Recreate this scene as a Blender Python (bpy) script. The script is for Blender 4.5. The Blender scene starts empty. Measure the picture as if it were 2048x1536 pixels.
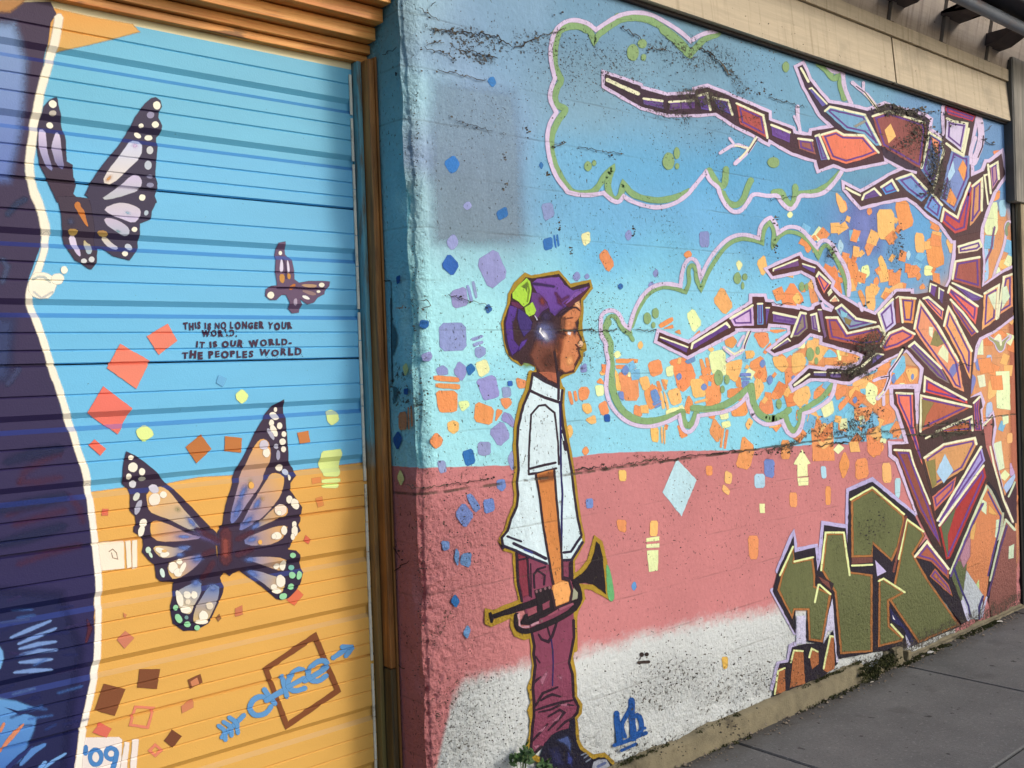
import bpy, math, random
import numpy as np
from mathutils import Vector, Matrix
from mathutils.geometry import tessellate_polygon

random.seed(7)
rng = np.random.default_rng(11)
scene = bpy.context.scene
col = scene.collection

# ------------------------------------------------------------------ camera
CAM = Vector((0.0, -2.76225, 1.55))
YAW, PITCH, ROLL, FPX = 0.713435, -0.014868, -0.035171, 1948.78   # pose solved from the door joints and wall lines
cf = Vector((math.sin(YAW)*math.cos(PITCH), math.cos(YAW)*math.cos(PITCH), math.sin(PITCH)))
r0 = Vector((math.cos(YAW), -math.sin(YAW), 0)); u0 = r0.cross(cf)
cr = math.cos(ROLL)*r0 + math.sin(ROLL)*u0
cu = -math.sin(ROLL)*r0 + math.cos(ROLL)*u0
cd = bpy.data.cameras.new('camera'); cam = bpy.data.objects.new('camera', cd); col.objects.link(cam)
cd.sensor_width = 36.0; cd.lens = FPX/2048*36.0; cd.clip_start = 0.05; cd.clip_end = 500
mw = Matrix((cr, cu, -cf)).transposed().to_4x4(); mw.translation = CAM
cam.matrix_world = mw
scene.camera = cam

# ------------------------------------------------------------------ light
SUN_EL, SUN_AZ = 30.0, 143.0        # azimuth clockwise from +Y
world = bpy.data.worlds.new('World'); scene.world = world; world.use_nodes = True
wn = world.node_tree.nodes; wl = world.node_tree.links
sky = wn.new('ShaderNodeTexSky'); sky.sky_type = 'NISHITA'; sky.sun_disc = False
sky.sun_elevation = math.radians(SUN_EL); sky.sun_rotation = math.radians(SUN_AZ)
sky.air_density = 1.0; sky.dust_density = 2.5; sky.ozone_density = 1.0
bg = wn['Background']; bg.inputs['Strength'].default_value = 0.15
wl.new(sky.outputs[0], bg.inputs['Color'])
sd = bpy.data.lights.new('sun', 'SUN'); sd.energy = 1.2; sd.angle = math.radians(11.0); sd.color = (1.0, 0.95, 0.87)
sun = bpy.data.objects.new('sun', sd); col.objects.link(sun)
el, az = math.radians(SUN_EL), math.radians(SUN_AZ)
sdir = Vector((math.sin(az)*math.cos(el), math.cos(az)*math.cos(el), math.sin(el)))
sun.rotation_euler = sdir.to_track_quat('Z', 'Y').to_euler(); sun.location = sdir*20
scene.view_settings.view_transform = 'Standard'; scene.view_settings.look = 'None'
scene.view_settings.gamma = 1.0; scene.view_settings.use_curve_mapping = False
scene.view_settings.exposure = 0.24
scene.cycles.transparent_max_bounces = 32
scene.cycles.max_bounces = 6
scene.cycles.use_denoising = True

# ------------------------------------------------------------------ survey of the photo: traced points are rectified on the planes they lie on
XR = 1.94           # wall corner / reveal plane
YD = 0.232          # door face plane
def ray(px, py):
    return cf + cr*((px-1024)/FPX) - cu*((py-768)/FPX)
def on_y(px, py, y=0.0):
    d = ray(px, py); t = (y-CAM.y)/d.y
    return (CAM.x+d.x*t, CAM.z+d.z*t)
def on_x(px, py, x=XR):
    d = ray(px, py); t = (x-CAM.x)/d.x
    return (CAM.y+d.y*t, CAM.z+d.z*t)
def proj(x, y, z):
    v = Vector((x, y, z))-CAM; d = v.dot(cf)
    return (1024+FPX*v.dot(cr)/d, 768-FPX*v.dot(cu)/d)

SAT = .96
def lin(c):
    g = .30*c[0]+.59*c[1]+.11*c[2]; c = [g+(v-g)*SAT for v in c[:3]]
    return tuple((v/255/12.92 if v/255 <= 0.04045 else ((v/255+0.055)/1.055)**2.4) for v in c[:3])

# ------------------------------------------------------------------ objects
def tag(o, label=None, cat=None, group=None, kind=None):
    if label: o['label'] = label
    if cat: o['category'] = cat
    if group: o['group'] = group
    if kind or cat: o['kind'] = kind or 'thing'
    return o
def link(name, me, parent=None):
    o = bpy.data.objects.new(name, me); col.objects.link(o)
    if parent: o.parent = parent
    return o
def empty(name, loc=(0, 0, 0)):
    o = bpy.data.objects.new(name, None); col.objects.link(o); o.location = loc; o.empty_display_size = 0.1
    return o
def mesh(name, V, F, mat, parent=None, smooth=False):
    me = bpy.data.meshes.new(name); me.from_pydata(V, [], F); me.update()
    me.materials.append(mat)
    if smooth:
        me.polygons.foreach_set('use_smooth', [True]*len(me.polygons))
    return link(name, me, parent)
class MB:
    def __init__(s): s.V = []; s.F = []
    def add(s, V, F):
        n = len(s.V); s.V += [tuple(v) for v in V]; s.F += [tuple(i+n for i in f) for f in F]
    def box(s, a, b, bev=0.0, skew=None):
        x0, y0, z0 = a; x1, y1, z1 = b; e = bev
        if e <= 0:
            V = [(x, y, z) for x in (x0, x1) for y in (y0, y1) for z in (z0, z1)]
            F = [(0, 1, 3, 2), (4, 6, 7, 5), (0, 4, 5, 1), (2, 3, 7, 6), (0, 2, 6, 4), (1, 5, 7, 3)]
        else:
            V = []; idx = {}
            for i, x in enumerate((x0, x1)):
                for j, y in enumerate((y0, y1)):
                    for k, z in enumerate((z0, z1)):
                        sx, sy, sz = (e if i == 0 else -e), (e if j == 0 else -e), (e if k == 0 else -e)
                        idx[i, j, k, 0] = len(V); V.append((x, y+sy, z+sz))
                        idx[i, j, k, 1] = len(V); V.append((x+sx, y, z+sz))
                        idx[i, j, k, 2] = len(V); V.append((x+sx, y+sy, z))
            F = []
            for i in (0, 1): F.append([idx[i, j, k, 0] for j, k in ((0, 0), (0, 1), (1, 1), (1, 0))])
            for j in (0, 1): F.append([idx[i, j, k, 1] for i, k in ((0, 0), (0, 1), (1, 1), (1, 0))])
            for k in (0, 1): F.append([idx[i, j, k, 2] for i, j in ((0, 0), (0, 1), (1, 1), (1, 0))])
            for i in (0, 1):
                for j in (0, 1): F.append([idx[i, j, 0, 0], idx[i, j, 1, 0], idx[i, j, 1, 1], idx[i, j, 0, 1]])
                for k in (0, 1): F.append([idx[i, 0, k, 0], idx[i, 1, k, 0], idx[i, 1, k, 2], idx[i, 0, k, 2]])
            for j in (0, 1):
                for k in (0, 1): F.append([idx[0, j, k, 1], idx[1, j, k, 1], idx[1, j, k, 2], idx[0, j, k, 2]])
            for i in (0, 1):
                for j in (0, 1):
                    for k in (0, 1): F.append([idx[i, j, k, 0], idx[i, j, k, 1], idx[i, j, k, 2]])
        s.add(V, F)
    def build(s, name, mat, parent=None, smooth=False):
        o = mesh(name, s.V, s.F, mat, parent, smooth)
        import bmesh
        bm = bmesh.new(); bm.from_mesh(o.data); bmesh.ops.recalc_face_normals(bm, faces=bm.faces); bm.to_mesh(o.data); bm.free()
        return o

# ------------------------------------------------------------------ materials
class NT:
    """small helper over a node tree"""
    def __init__(s, tree): s.t = tree; s.n = tree.nodes; s.l = tree.links
    def node(s, kind, **kw):
        n = s.n.new('ShaderNode'+kind)
        for k, v in kw.items(): setattr(n, k, v)
        return n
    def put(s, sock, v):
        if hasattr(v, 'is_linked') or hasattr(v, 'links'): s.l.new(v, sock)
        else: sock.default_value = v
    def math(s, op, a, b=None, c=None, clamp=False):
        n = s.node('Math', operation=op, use_clamp=clamp); s.put(n.inputs[0], a)
        if b is not None: s.put(n.inputs[1], b)
        if c is not None: s.put(n.inputs[2], c)
        return n.outputs[0]
    def noise(s, vec, scale, detail=3, rough=0.5, dist=0.0):
        n = s.node('TexNoise'); n.inputs['Scale'].default_value = scale; n.inputs['Detail'].default_value = detail
        n.inputs['Roughness'].default_value = rough; n.inputs['Distortion'].default_value = dist
        if vec is not None: s.l.new(vec, n.inputs['Vector'])
        return n.outputs['Fac']
    def ramp(s, v, a, b, lo=0.0, hi=1.0):
        n = s.node('MapRange', interpolation_type='SMOOTHSTEP')
        s.put(n.inputs['Value'], v); n.inputs[1].default_value = a; n.inputs[2].default_value = b
        n.inputs[3].default_value = lo; n.inputs[4].default_value = hi
        return n.outputs[0]
    def mix(s, f, a, b, mode='MIX'):
        n = s.node('Mix', data_type='RGBA', blend_type=mode); n.clamp_factor = True
        s.put(n.inputs[0], f)
        for i, v in ((6, a), (7, b)):
            if isinstance(v, tuple): v = (*v[:3], 1.0)
            s.put(n.inputs[i], v)
        return n.outputs[2]
    def scalev(s, vec, sx, sy, sz):
        n = s.node('Mapping'); s.l.new(vec, n.inputs[0]); n.inputs['Scale'].default_value = (sx, sy, sz)
        return n.outputs[0]

def new_mat(name):
    m = bpy.data.materials.new(name); m.use_nodes = True
    return m, NT(m.node_tree), m.node_tree.nodes['Principled BSDF'], m.node_tree.nodes['Material Output']

JOINTS = [2.795, 2.612, 2.428, 2.242, 2.056, 1.874, 1.698, 1.514, 1.335, 1.128, 0.957, 0.771, 0.585, 0.40, 0.21]
# patches where the paint has gone and bare gritty concrete shows: px, py, rx, ry (photo), strength
WEAR = [(930, 75, 95, 26, .62), (945, 108, 60, 10, .75), (1075, 90, 55, 22, .55), (1180, 120, 150, 50, .42), (1395, 105, 110, 42, .55), (1470, 155, 40, 18, .6),
        (1345, 215, 60, 14, .62), (1410, 200, 55, 22, .85), (1500, 232, 40, 16, .55), (1790, 222, 50, 10, .9), (1835, 270, 34, 40, .72), (1862, 330, 22, 48, .8),
        (1880, 380, 30, 26, .8), (1905, 240, 30, 14, .5), (1745, 690, 32, 36, .9), (1700, 742, 60, 16, .85), (1650, 850, 40, 26, .5), (1715, 850, 40, 34, .68),
        (1680, 872, 150, 9, .75), (1560, 892, 60, 7, .8), (1900, 866, 55, 8, .9), (835, 800, 26, 60, .55), (1000, 935, 200, 10, .4), (1300, 915, 160, 7, .45), (1660, 505, 8, 22, .7),
        (1795, 500, 14, 50, .5), (1340, 1370, 110, 60, .50), (1480, 1380, 110, 44, .48), (1260, 1500, 60, 30, .5), (1740, 1060, 40, 50, .42), (920, 1440, 60, 120, .46),
        (875, 1260, 26, 60, .55), (1150, 600, 30, 30, .3), (1160, 700, 22, 60, .5)]
def make_surface_group():
    g = bpy.data.node_groups.new('weathered_concrete', 'ShaderNodeTree')
    g.interface.new_socket('Wear', in_out='OUTPUT', socket_type='NodeSocketFloat')
    g.interface.new_socket('Tone', in_out='OUTPUT', socket_type='NodeSocketFloat')
    g.interface.new_socket('Normal', in_out='OUTPUT', socket_type='NodeSocketVector')
    t = NT(g); out = g.nodes.new('NodeGroupOutput')
    pos = t.node('NewGeometry').outputs['Position']
    sep = t.node('SeparateXYZ'); t.l.new(pos, sep.inputs[0]); X, Y, Z = sep.outputs
    # board marks left by the formwork
    wob = t.math('MULTIPLY', t.math('SUBTRACT', t.noise(pos, 7.0, 4, .6), .5), .016)
    zz = t.math('ADD', Z, wob)
    dist = None
    for j in JOINTS:
        a = t.math('ABSOLUTE', t.math('SUBTRACT', zz, j))
        dist = a if dist is None else t.math('MINIMUM', dist, a)
    gate = t.ramp(t.noise(t.scalev(pos, 2.2, 2.2, 5.0), 1.0, 3, .6), .42, .62)
    line = t.math('MULTIPLY', t.ramp(dist, .0012, .0055, 1, 0), t.math('ADD', t.math('MULTIPLY', gate, .42), .03))
    # heavy crack under the blue
    a = t.math('ABSOLUTE', t.math('SUBTRACT', zz, 1.128))
    crack = t.math('MULTIPLY', t.ramp(a, .002, .008, 1, 0), t.ramp(t.noise(pos, 9.0, 3, .6), .40, .52))
    # regional wear
    nw = t.node('TexNoise'); nw.inputs['Scale'].default_value = 5.0; nw.inputs['Detail'].default_value = 4; t.l.new(pos, nw.inputs['Vector'])
    sw = t.node('SeparateXYZ'); t.l.new(nw.outputs['Color'], sw.inputs[0])
    XW = t.math('ADD', X, t.math('MULTIPLY', t.math('SUBTRACT', sw.outputs[0], .5), .42)); ZW = t.math('ADD', Z, t.math('MULTIPLY', t.math('SUBTRACT', sw.outputs[1], .5), .22))
    wear = None
    for (px, py, rx, ry, s) in WEAR:
        cx, cz = on_y(px, py); ex, _ = on_y(px+rx, py); _, ez = on_y(px, py-ry)
        dx = t.math('MULTIPLY', t.math('SUBTRACT', XW, cx), 1/max(ex-cx, .01)); dz = t.math('MULTIPLY', t.math('SUBTRACT', ZW, cz), 1/max(ez-cz, .008))
        r2 = t.math('ADD', t.math('MULTIPLY', dx, dx), t.math('MULTIPLY', dz, dz))
        f = t.ramp(r2, .15, 1.5, s, 0)
        wear = f if wear is None else t.math('MAXIMUM', wear, f)
    low = t.math('MULTIPLY', t.ramp(Z, .42, .0, 0, .34), t.ramp(t.noise(pos, 3.1, 3), .35, .65, .5, 1))
    foot = t.ramp(t.math('ADD', Z, t.math('MULTIPLY', t.noise(pos, 14, 3), .12)), .04, -.05, 0, .8)
    wear = t.math('MAXIMUM', wear, t.math('MAXIMUM', low, foot))
    wear = t.math('MAXIMUM', wear, t.ramp(t.noise(pos, 1.7, 2), .50, .72, 0, .34))
    n1 = t.noise(t.scalev(pos, 1.0, 1.0, 1.25), 62, 5, .66, .6)
    chip = t.ramp(t.math('ADD', n1, t.math('MULTIPLY', wear, .27)), .70, .745)
    n3 = t.noise(pos, 27, 6, .72, .4)
    chip = t.math('MAXIMUM', chip, t.math('MULTIPLY', t.ramp(t.math('ADD', n3, t.math('MULTIPLY', wear, .24)), .72, .77), .9))
    # pin holes all over
    rot = t.node('Mapping'); t.l.new(pos, rot.inputs[0]); rot.inputs['Rotation'].default_value = (0, .7, 0); rot.inputs['Scale'].default_value = (1, 1, .55)
    n2 = t.noise(rot.outputs[0], 105, 3, .55, .5)
    pore = t.ramp(t.math('ADD', n2, t.math('MULTIPLY', t.noise(pos, 4.5, 3), .22)), .775, .815)
    dark = t.math('MAXIMUM', t.math('MAXIMUM', chip, t.math('MULTIPLY', pore, .85)), t.math('MAXIMUM', t.math('MULTIPLY', line, .62), t.math('MULTIPLY', crack, .9)))
    t.l.new(dark, out.inputs['Wear'])
    tone = t.math('ADD', t.math('MULTIPLY', t.noise(pos, 2.3, 5, .62), .36), t.math('MULTIPLY', t.noise(pos, 38, 4, .7), .26))
    t.l.new(t.math('SUBTRACT', t.math('ADD', tone, .70), t.math('MULTIPLY', t.math('MULTIPLY', wear, t.noise(pos, 11, 5, .7)), .30)), out.inputs['Tone'])
    # relief
    rough = t.math('MAXIMUM', t.math('MAXIMUM', t.ramp(X, 2.05, 1.96, 0, 2.0), t.math('MULTIPLY', t.ramp(X, 2.6, 2.05, 0, 1.3), t.ramp(Z, 1.25, .95, .12, 1))), t.math('MAXIMUM', t.ramp(Z, .5, .1, 0, .8), .09))
    h = t.math('MULTIPLY', t.noise(pos, 48, 6, .68), t.math('ADD', t.math('MULTIPLY', rough, .017), .0016))
    h = t.math('ADD', h, t.math('MULTIPLY', t.noise(pos, 6, 3), .004))
    h = t.math('SUBTRACT', h, t.math('MULTIPLY', dark, .0028))
    b = t.node('Bump'); b.inputs['Strength'].default_value = 1.0; b.inputs['Distance'].default_value = 1.0
    t.l.new(h, b.inputs['Height']); t.l.new(b.outputs[0], out.inputs['Normal'])
    return g
SURF = make_surface_group()
def surf_node(t):
    n = t.n.new('ShaderNodeGroup'); n.node_tree = SURF
    return n

def wall_paint():
    m, t, p, o = new_mat('masonry_paint')
    s = surf_node(t)
    at = t.node('Attribute', attribute_name='pigment'); at2 = t.node('Attribute', attribute_name='pinkline'); at3 = t.node('Attribute', attribute_name='whiteline')
    pos = t.node('NewGeometry').outputs['Position']
    e = t.math('ADD', at2.outputs['Fac'], t.math('MULTIPLY', t.math('SUBTRACT', t.noise(pos, 16, 4), .5), 5.0))
    c = t.mix(t.ramp(e, -1.0, 1.0), at.outputs['Color'], lin((200, 126, 128)))
    w = t.math('ADD', at3.outputs['Fac'], t.math('MULTIPLY', t.math('ADD', t.math('SUBTRACT', t.noise(pos, 34, 6, .72), .5), t.math('MULTIPLY', t.math('SUBTRACT', t.noise(pos, 8, 4, .6), .5), .8)), 52.0))
    c = t.mix(t.ramp(w, -22, 22), c, lin((206, 212, 212)))
    c = t.mix(1.0, c, s.outputs['Tone'], 'MULTIPLY')
    grit = t.mix(t.noise(pos, 20, 3), lin((38, 34, 34)), lin((96, 88, 72)))
    c = t.mix(t.math('MULTIPLY', s.outputs['Wear'], .9), c, grit)
    t.l.new(c, p.inputs['Base Color']); p.inputs['Roughness'].default_value = .82
    p.inputs['Specular IOR Level'].default_value = .25
    t.l.new(s.outputs['Normal'], p.inputs['Normal'])
    return m
def mural_paint(name, door=False):
    m, t, p, o = new_mat(name)
    at = t.node('Attribute', attribute_name='pigment')
    pos = t.node('NewGeometry').outputs['Position']
    a = at.outputs['Alpha']
    a = t.ramp(a, 0.0, 1.0)
    # sprayed edge: break the feathered alpha up into droplets
    band = t.math('MULTIPLY', t.math('MULTIPLY', a, t.math('SUBTRACT', 1.0, a)), 3.2)
    sp = t.math('MULTIPLY', t.math('SUBTRACT', t.noise(pos, 150 if door else 110, 3, .7), .5), band)
    a = t.math('ADD', a, sp, clamp=True)
    c = at.outputs['Color']
    if not door:
        s = surf_node(t)
        c = t.mix(1.0, c, s.outputs['Tone'], 'MULTIPLY')
        st = t.math('ADD', t.math('MULTIPLY', t.noise(t.scalev(pos, 9, 9, 2.2), 3.0, 5, .65, .8), .34), .83)
        c = t.mix(1.0, c, st, 'MULTIPLY')
        grit = t.mix(t.noise(pos, 20, 3), lin((38, 34, 34)), lin((96, 88, 72)))
        c = t.mix(t.math('MULTIPLY', s.outputs['Wear'], .88), c, grit)
        t.l.new(s.outputs['Normal'], p.inputs['Normal'])
        p.inputs['Roughness'].default_value = .75; p.inputs['Specular IOR Level'].default_value = .25
    else:
        tone = t.math('ADD', t.math('MULTIPLY', t.noise(t.scalev(pos, 1, 1, 3), 3.0, 5, .6), .22), .89)
        c = t.mix(1.0, c, tone, 'MULTIPLY')
        b = t.node('Bump'); b.inputs['Strength'].default_value = .25; b.inputs['Distance'].default_value = .002
        t.l.new(t.noise(pos, 240, 3), b.inputs['Height']); t.l.new(b.outputs[0], p.inputs['Normal'])
        p.inputs['Roughness'].default_value = .55; p.inputs['Specular IOR Level'].default_value = .3
    t.l.new(c, p.inputs['Base Color']); t.l.new(a, p.inputs['Alpha'])
    return m
M_WALL = wall_paint()
M_MURAL = mural_paint('mural_paint')
M_DOORART = mural_paint('sprayed_enamel', True)

def timber(name, c1, c2, axis, rough=.55, bump=.5):
    m, t, p, o = new_mat(name)
    tc = t.node('TexCoord').outputs['Object']
    sc = {'x': (1.2, 26, 26), 'z': (26, 26, 1.2)}[axis]
    g = t.noise(t.scalev(tc, *sc), 1.6, 5, .65, 1.2)
    k = t.noise(tc, 3.5, 3)
    c = t.mix(t.ramp(g, .3, .7), lin(c1), lin(c2))
    c = t.mix(t.ramp(k, .35, .75, .0, .5), c, lin(tuple(v*.55 for v in c1)))
    kn = t.noise(t.scalev(tc, *( (3, 12, 12) if axis == 'x' else (12, 12, 3) )), 1.3, 4, .6)
    c = t.mix(t.ramp(kn, .66, .74, 0, .7), c, lin(tuple(v*.36 for v in c1)))
    fg = t.noise(t.scalev(tc, *tuple(v*3 for v in sc)), 2.0, 4, .7)
    c = t.mix(t.ramp(fg, .52, .72, 0, .45), c, lin(tuple(v*.6 for v in c1)))
    t.l.new(c, p.inputs['Base Color']); p.inputs['Roughness'].default_value = rough
    b = t.node('Bump'); b.inputs['Strength'].default_value = bump; b.inputs['Distance'].default_value = .002
    t.l.new(g, b.inputs['Height']); t.l.new(b.outputs[0], p.inputs['Normal'])
    return m
def plain(name, c, rough=.7, var=.25, scale=8, bump=.2, spots=None):
    m, t, p, o = new_mat(name)
    tc = t.node('NewGeometry').outputs['Position']
    n = t.noise(tc, scale, 6, .65)
    base = t.mix(n, lin(tuple(v*(1-var) for v in c)), lin(tuple(min(255, v*(1+var)) for v in c)))
    if spots:
        base = t.mix(t.ramp(t.noise(tc, scale*.5, 5, .7), .52, .72, 0, .8), base, lin(spots))
    t.l.new(base, p.inputs['Base Color']); p.inputs['Roughness'].default_value = rough
    b = t.node('Bump'); b.inputs['Strength'].default_value = bump; b.inputs['Distance'].default_value = .004
    t.l.new(t.noise(tc, scale*9, 5, .7), b.inputs['Height']); t.l.new(b.outputs[0], p.inputs['Normal'])
    return m

# ------------------------------------------------------------------ sprayed and brushed paint, one thin coat per shape
DOOR_Z = []     # profile break lines of the door, filled when it is built
def door_y(z): return YD
def chaikin(P, n, q=.25, closed=True):
    for _ in range(n):
        Q = []
        L = len(P)
        rngi = range(L) if closed else range(L-1)
        if not closed: Q.append(P[0])
        for i in rngi:
            a, b = P[i], P[(i+1) % L]
            Q.append((a[0]+(b[0]-a[0])*q, a[1]+(b[1]-a[1])*q)); Q.append((a[0]+(b[0]-a[0])*(1-q), a[1]+(b[1]-a[1])*(1-q)))
        if not closed: Q.append(P[-1])
        P = Q
    return P
def tr(o, s):
    ox, oy, k = o
    return [(ox+float(a)*k, oy+float(b)*k) for a, b in (q.split(',') for q in s.split())]
def area(P): return sum(P[i-1][0]*P[i][1]-P[i][0]*P[i-1][1] for i in range(len(P)))*.5
def offset(P, d):
    n = len(P); R = []
    for i in range(n):
        a, b, c = P[i-1], P[i], P[(i+1) % n]
        e1 = (b[0]-a[0], b[1]-a[1]); e2 = (c[0]-b[0], c[1]-b[1])
        l1 = math.hypot(*e1) or 1e-6; l2 = math.hypot(*e2) or 1e-6
        n1 = (e1[1]/l1, -e1[0]/l1); n2 = (e2[1]/l2, -e2[0]/l2)
        m = (n1[0]+n2[0], n1[1]+n2[1]); lm = math.hypot(*m)
        if lm < 1e-4: m = n1; lm = 1
        m = (m[0]/lm, m[1]/lm); k = 1/max(.45, m[0]*n1[0]+m[1]*n1[1])
        R.append((b[0]+m[0]*d*k, b[1]+m[1]*d*k))
    return R
hand = random.Random(3)
def wobble(P, step, amp, closed=True):
    R = []
    for i in range(len(P) if closed else len(P)-1):
        a, b = P[i], P[(i+1) % len(P)]; n = max(1, int(math.dist(a, b)/step))
        for k in range(n):
            t = k/n; j = amp*(.35 if k == 0 else 1)
            R.append((a[0]+(b[0]-a[0])*t+hand.gauss(0, j), a[1]+(b[1]-a[1])*t+hand.gauss(0, j)))
    if not closed: R.append(P[-1])
    return R
class Paint:
    def __init__(s, name, parent, surf='wall', level=0, label=None):
        s.name = name; s.parent = parent; s.surf = surf; s.level = level; s.label = label; s.l = 0; s.k = 0; Paint.N = (getattr(Paint, 'N', 0)+1) % 37; s.jog = Paint.N*.0000095
        s.T = []        # triangles: ((px,py)*3, colours*3, layer)
    def tri(s, P, C, b=0): s.T.append((P, C, s.k*4+b))
    def fill(s, P, c, f=1.3, a=1.0, sm=0, q=.25, c2=None, dirn=(0, 1)):
        """filled shape with a feathered edge; c2 makes the colour fade along dirn"""
        s.k += 1
        if sm: P = chaikin(P, sm, q)
        P = [p for i, p in enumerate(P) if math.hypot(p[0]-P[i-1][0], p[1]-P[i-1][1]) > .05]
        if area(P) < 0: P = P[::-1]
        if f < 2.4 and abs(area(P)) > 60: P = wobble(P, 7, .32 if s.surf == 'wall' else .22)
        if f >= 2.4:
            th = 2*area(P)/max(1e-6, sum(math.dist(P[i-1], P[i]) for i in range(len(P))))
            d_ = min(f*.62, th*.62); P = offset(P, -d_); f = f*.75+d_
        c1 = lin(c)
        if c2:
            cc = lin(c2); d = [p[0]*dirn[0]+p[1]*dirn[1] for p in P]; lo, hi = min(d), max(d)
            colr = [tuple(u+(v-u)*((x-lo)/(hi-lo+1e-6)) for u, v in zip(c1, cc)) for x in d]
        else: colr = [c1]*len(P)
        for t in tessellate_polygon([[Vector((p[0], p[1], 0)) for p in P]]):
            s.tri([P[i] for i in t], [(*colr[i], a) for i in t])
        if f > 0:
            Q = offset(P, f); n = len(P)
            for i in range(n):
                j = (i+1) % n
                s.tri([P[i], P[j], Q[j]], [(*colr[i], a), (*colr[j], a), (*colr[j], 0)])
                s.tri([P[i], Q[j], Q[i]], [(*colr[i], a), (*colr[j], 0), (*colr[i], 0)])
        return s
    def line(s, P, w, c, f=1.0, closed=False, sm=0, a=1.0, taper=0.0):
        """stroke of the given width; feathered sides and round-ish ends"""
        s.k += 1
        if sm: P = chaikin(P, sm, .25, closed)
        P = [p for i, p in enumerate(P) if i == 0 or math.hypot(p[0]-P[i-1][0], p[1]-P[i-1][1]) > .05]
        if w > 2.5 and f < 2.4: P = wobble(P, 9, .16, closed)
        n = len(P); cl = lin(c); L = []; R = []; L2 = []; R2 = []
        for i in range(n):
            pa = P[i-1] if (i > 0 or closed) else P[i]; pb = P[(i+1) % n] if (i < n-1 or closed) else P[i]
            b = P[i]
            e1 = (b[0]-pa[0], b[1]-pa[1]); e2 = (pb[0]-b[0], pb[1]-b[1])
            if math.hypot(*e1) < 1e-6: e1 = e2
            if math.hypot(*e2) < 1e-6: e2 = e1
            l1 = math.hypot(*e1) or 1e-6; l2 = math.hypot(*e2) or 1e-6
            n1 = (e1[1]/l1, -e1[0]/l1); n2 = (e2[1]/l2, -e2[0]/l2)
            m = (n1[0]+n2[0], n1[1]+n2[1]); lm = math.hypot(*m)
            if lm < 1e-3: m = n1; lm = 1
            m = (m[0]/lm, m[1]/lm); k = 1/max(.55, m[0]*n1[0]+m[1]*n1[1])
            ww = w*hand.uniform(.44, .55)*(1-taper*abs(2*i/max(n-1, 1)-1)**2) if taper else w*hand.uniform(.44, .55)
            L.append((b[0]+m[0]*ww*k, b[1]+m[1]*ww*k)); R.append((b[0]-m[0]*ww*k, b[1]-m[1]*ww*k))
            L2.append((b[0]+m[0]*(ww+f)*k, b[1]+m[1]*(ww+f)*k)); R2.append((b[0]-m[0]*(ww+f)*k, b[1]-m[1]*(ww+f)*k))
        A = (*cl, a); Z = (*cl, 0)
        for i in range(n if closed else n-1):
            j = (i+1) % n
            b_ = i % 4
            s.tri([L[i], R[i], R[j]], [A]*3, b_); s.tri([L[i], R[j], L[j]], [A]*3, b_)
            s.tri([L2[i], L[i], L[j]], [Z, A, A], b_); s.tri([L2[i], L[j], L2[j]], [Z, A, Z], b_)
            s.tri([R[i], R2[i], R2[j]], [A, Z, Z], b_); s.tri([R[i], R2[j], R[j]], [A, Z, A], b_)
        if not closed:
            for (p, l, r, l2, r2, o) in ((P[0], L[0], R[0], L2[0], R2[0], P[1]), (P[-1], L[-1], R[-1], L2[-1], R2[-1], P[-2])):
                d = (p[0]-o[0], p[1]-o[1]); ld = math.hypot(*d) or 1; d = (d[0]/ld, d[1]/ld); h = w*.38
                ml = ((p[0]+l[0])/2+d[0]*h, (p[1]+l[1])/2+d[1]*h); mr = ((p[0]+r[0])/2+d[0]*h, (p[1]+r[1])/2+d[1]*h)
                ol = (ml[0]+d[0]*f, ml[1]+d[1]*f); orr = (mr[0]+d[0]*f, mr[1]+d[1]*f)
                s.tri([l, ml, mr], [A]*3); s.tri([l, mr, r], [A]*3)
                s.tri([ml, ol, orr], [A, Z, Z]); s.tri([ml, orr, mr], [A, Z, A])
                s.tri([l2, ol, ml], [Z, Z, A]); s.tri([l2, ml, l], [Z, A, A])
                s.tri([r2, orr, mr], [Z, Z, A]); s.tri([r2, mr, r], [Z, A, A])
        return s
    def oval(s, cx, cy, rx, ry, c, ang=0, f=1.0, a=1.0, n=14):
        ca, sa = math.cos(math.radians(ang)), math.sin(math.radians(ang)); P = []
        if f >= 2.5:
            s.k += 1; cl = lin(c); n = 18; rings = [(.2, a*.86), (.45, a*.6), (.72, a*.34), (1.0, a*.14), (1.35, 0)]
            def pt(k, i):
                t = 2*math.pi*i/n; x, y = rx*k*math.cos(t), ry*k*math.sin(t); return (cx+x*ca-y*sa, cy+x*sa+y*ca)
            for i in range(n):
                s.tri([(cx, cy), pt(.2, i), pt(.2, i+1)], [(*cl, a)]+[(*cl, rings[0][1])]*2)
                for (k0, a0), (k1, a1) in zip(rings[:-1], rings[1:]):
                    s.tri([pt(k0, i), pt(k1, i), pt(k1, i+1)], [(*cl, a0), (*cl, a1), (*cl, a1)]); s.tri([pt(k0, i), pt(k1, i+1), pt(k0, i+1)], [(*cl, a0), (*cl, a1), (*cl, a0)])
            return s
        for i in range(n):
            t = 2*math.pi*i/n; k = 1+random.uniform(-.05, .05)
            x, y = rx*k*math.cos(t), ry*k*math.sin(t)
            P.append((cx+x*ca-y*sa, cy+x*sa+y*ca))
        return s.fill(P, c, f, a)
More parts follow.
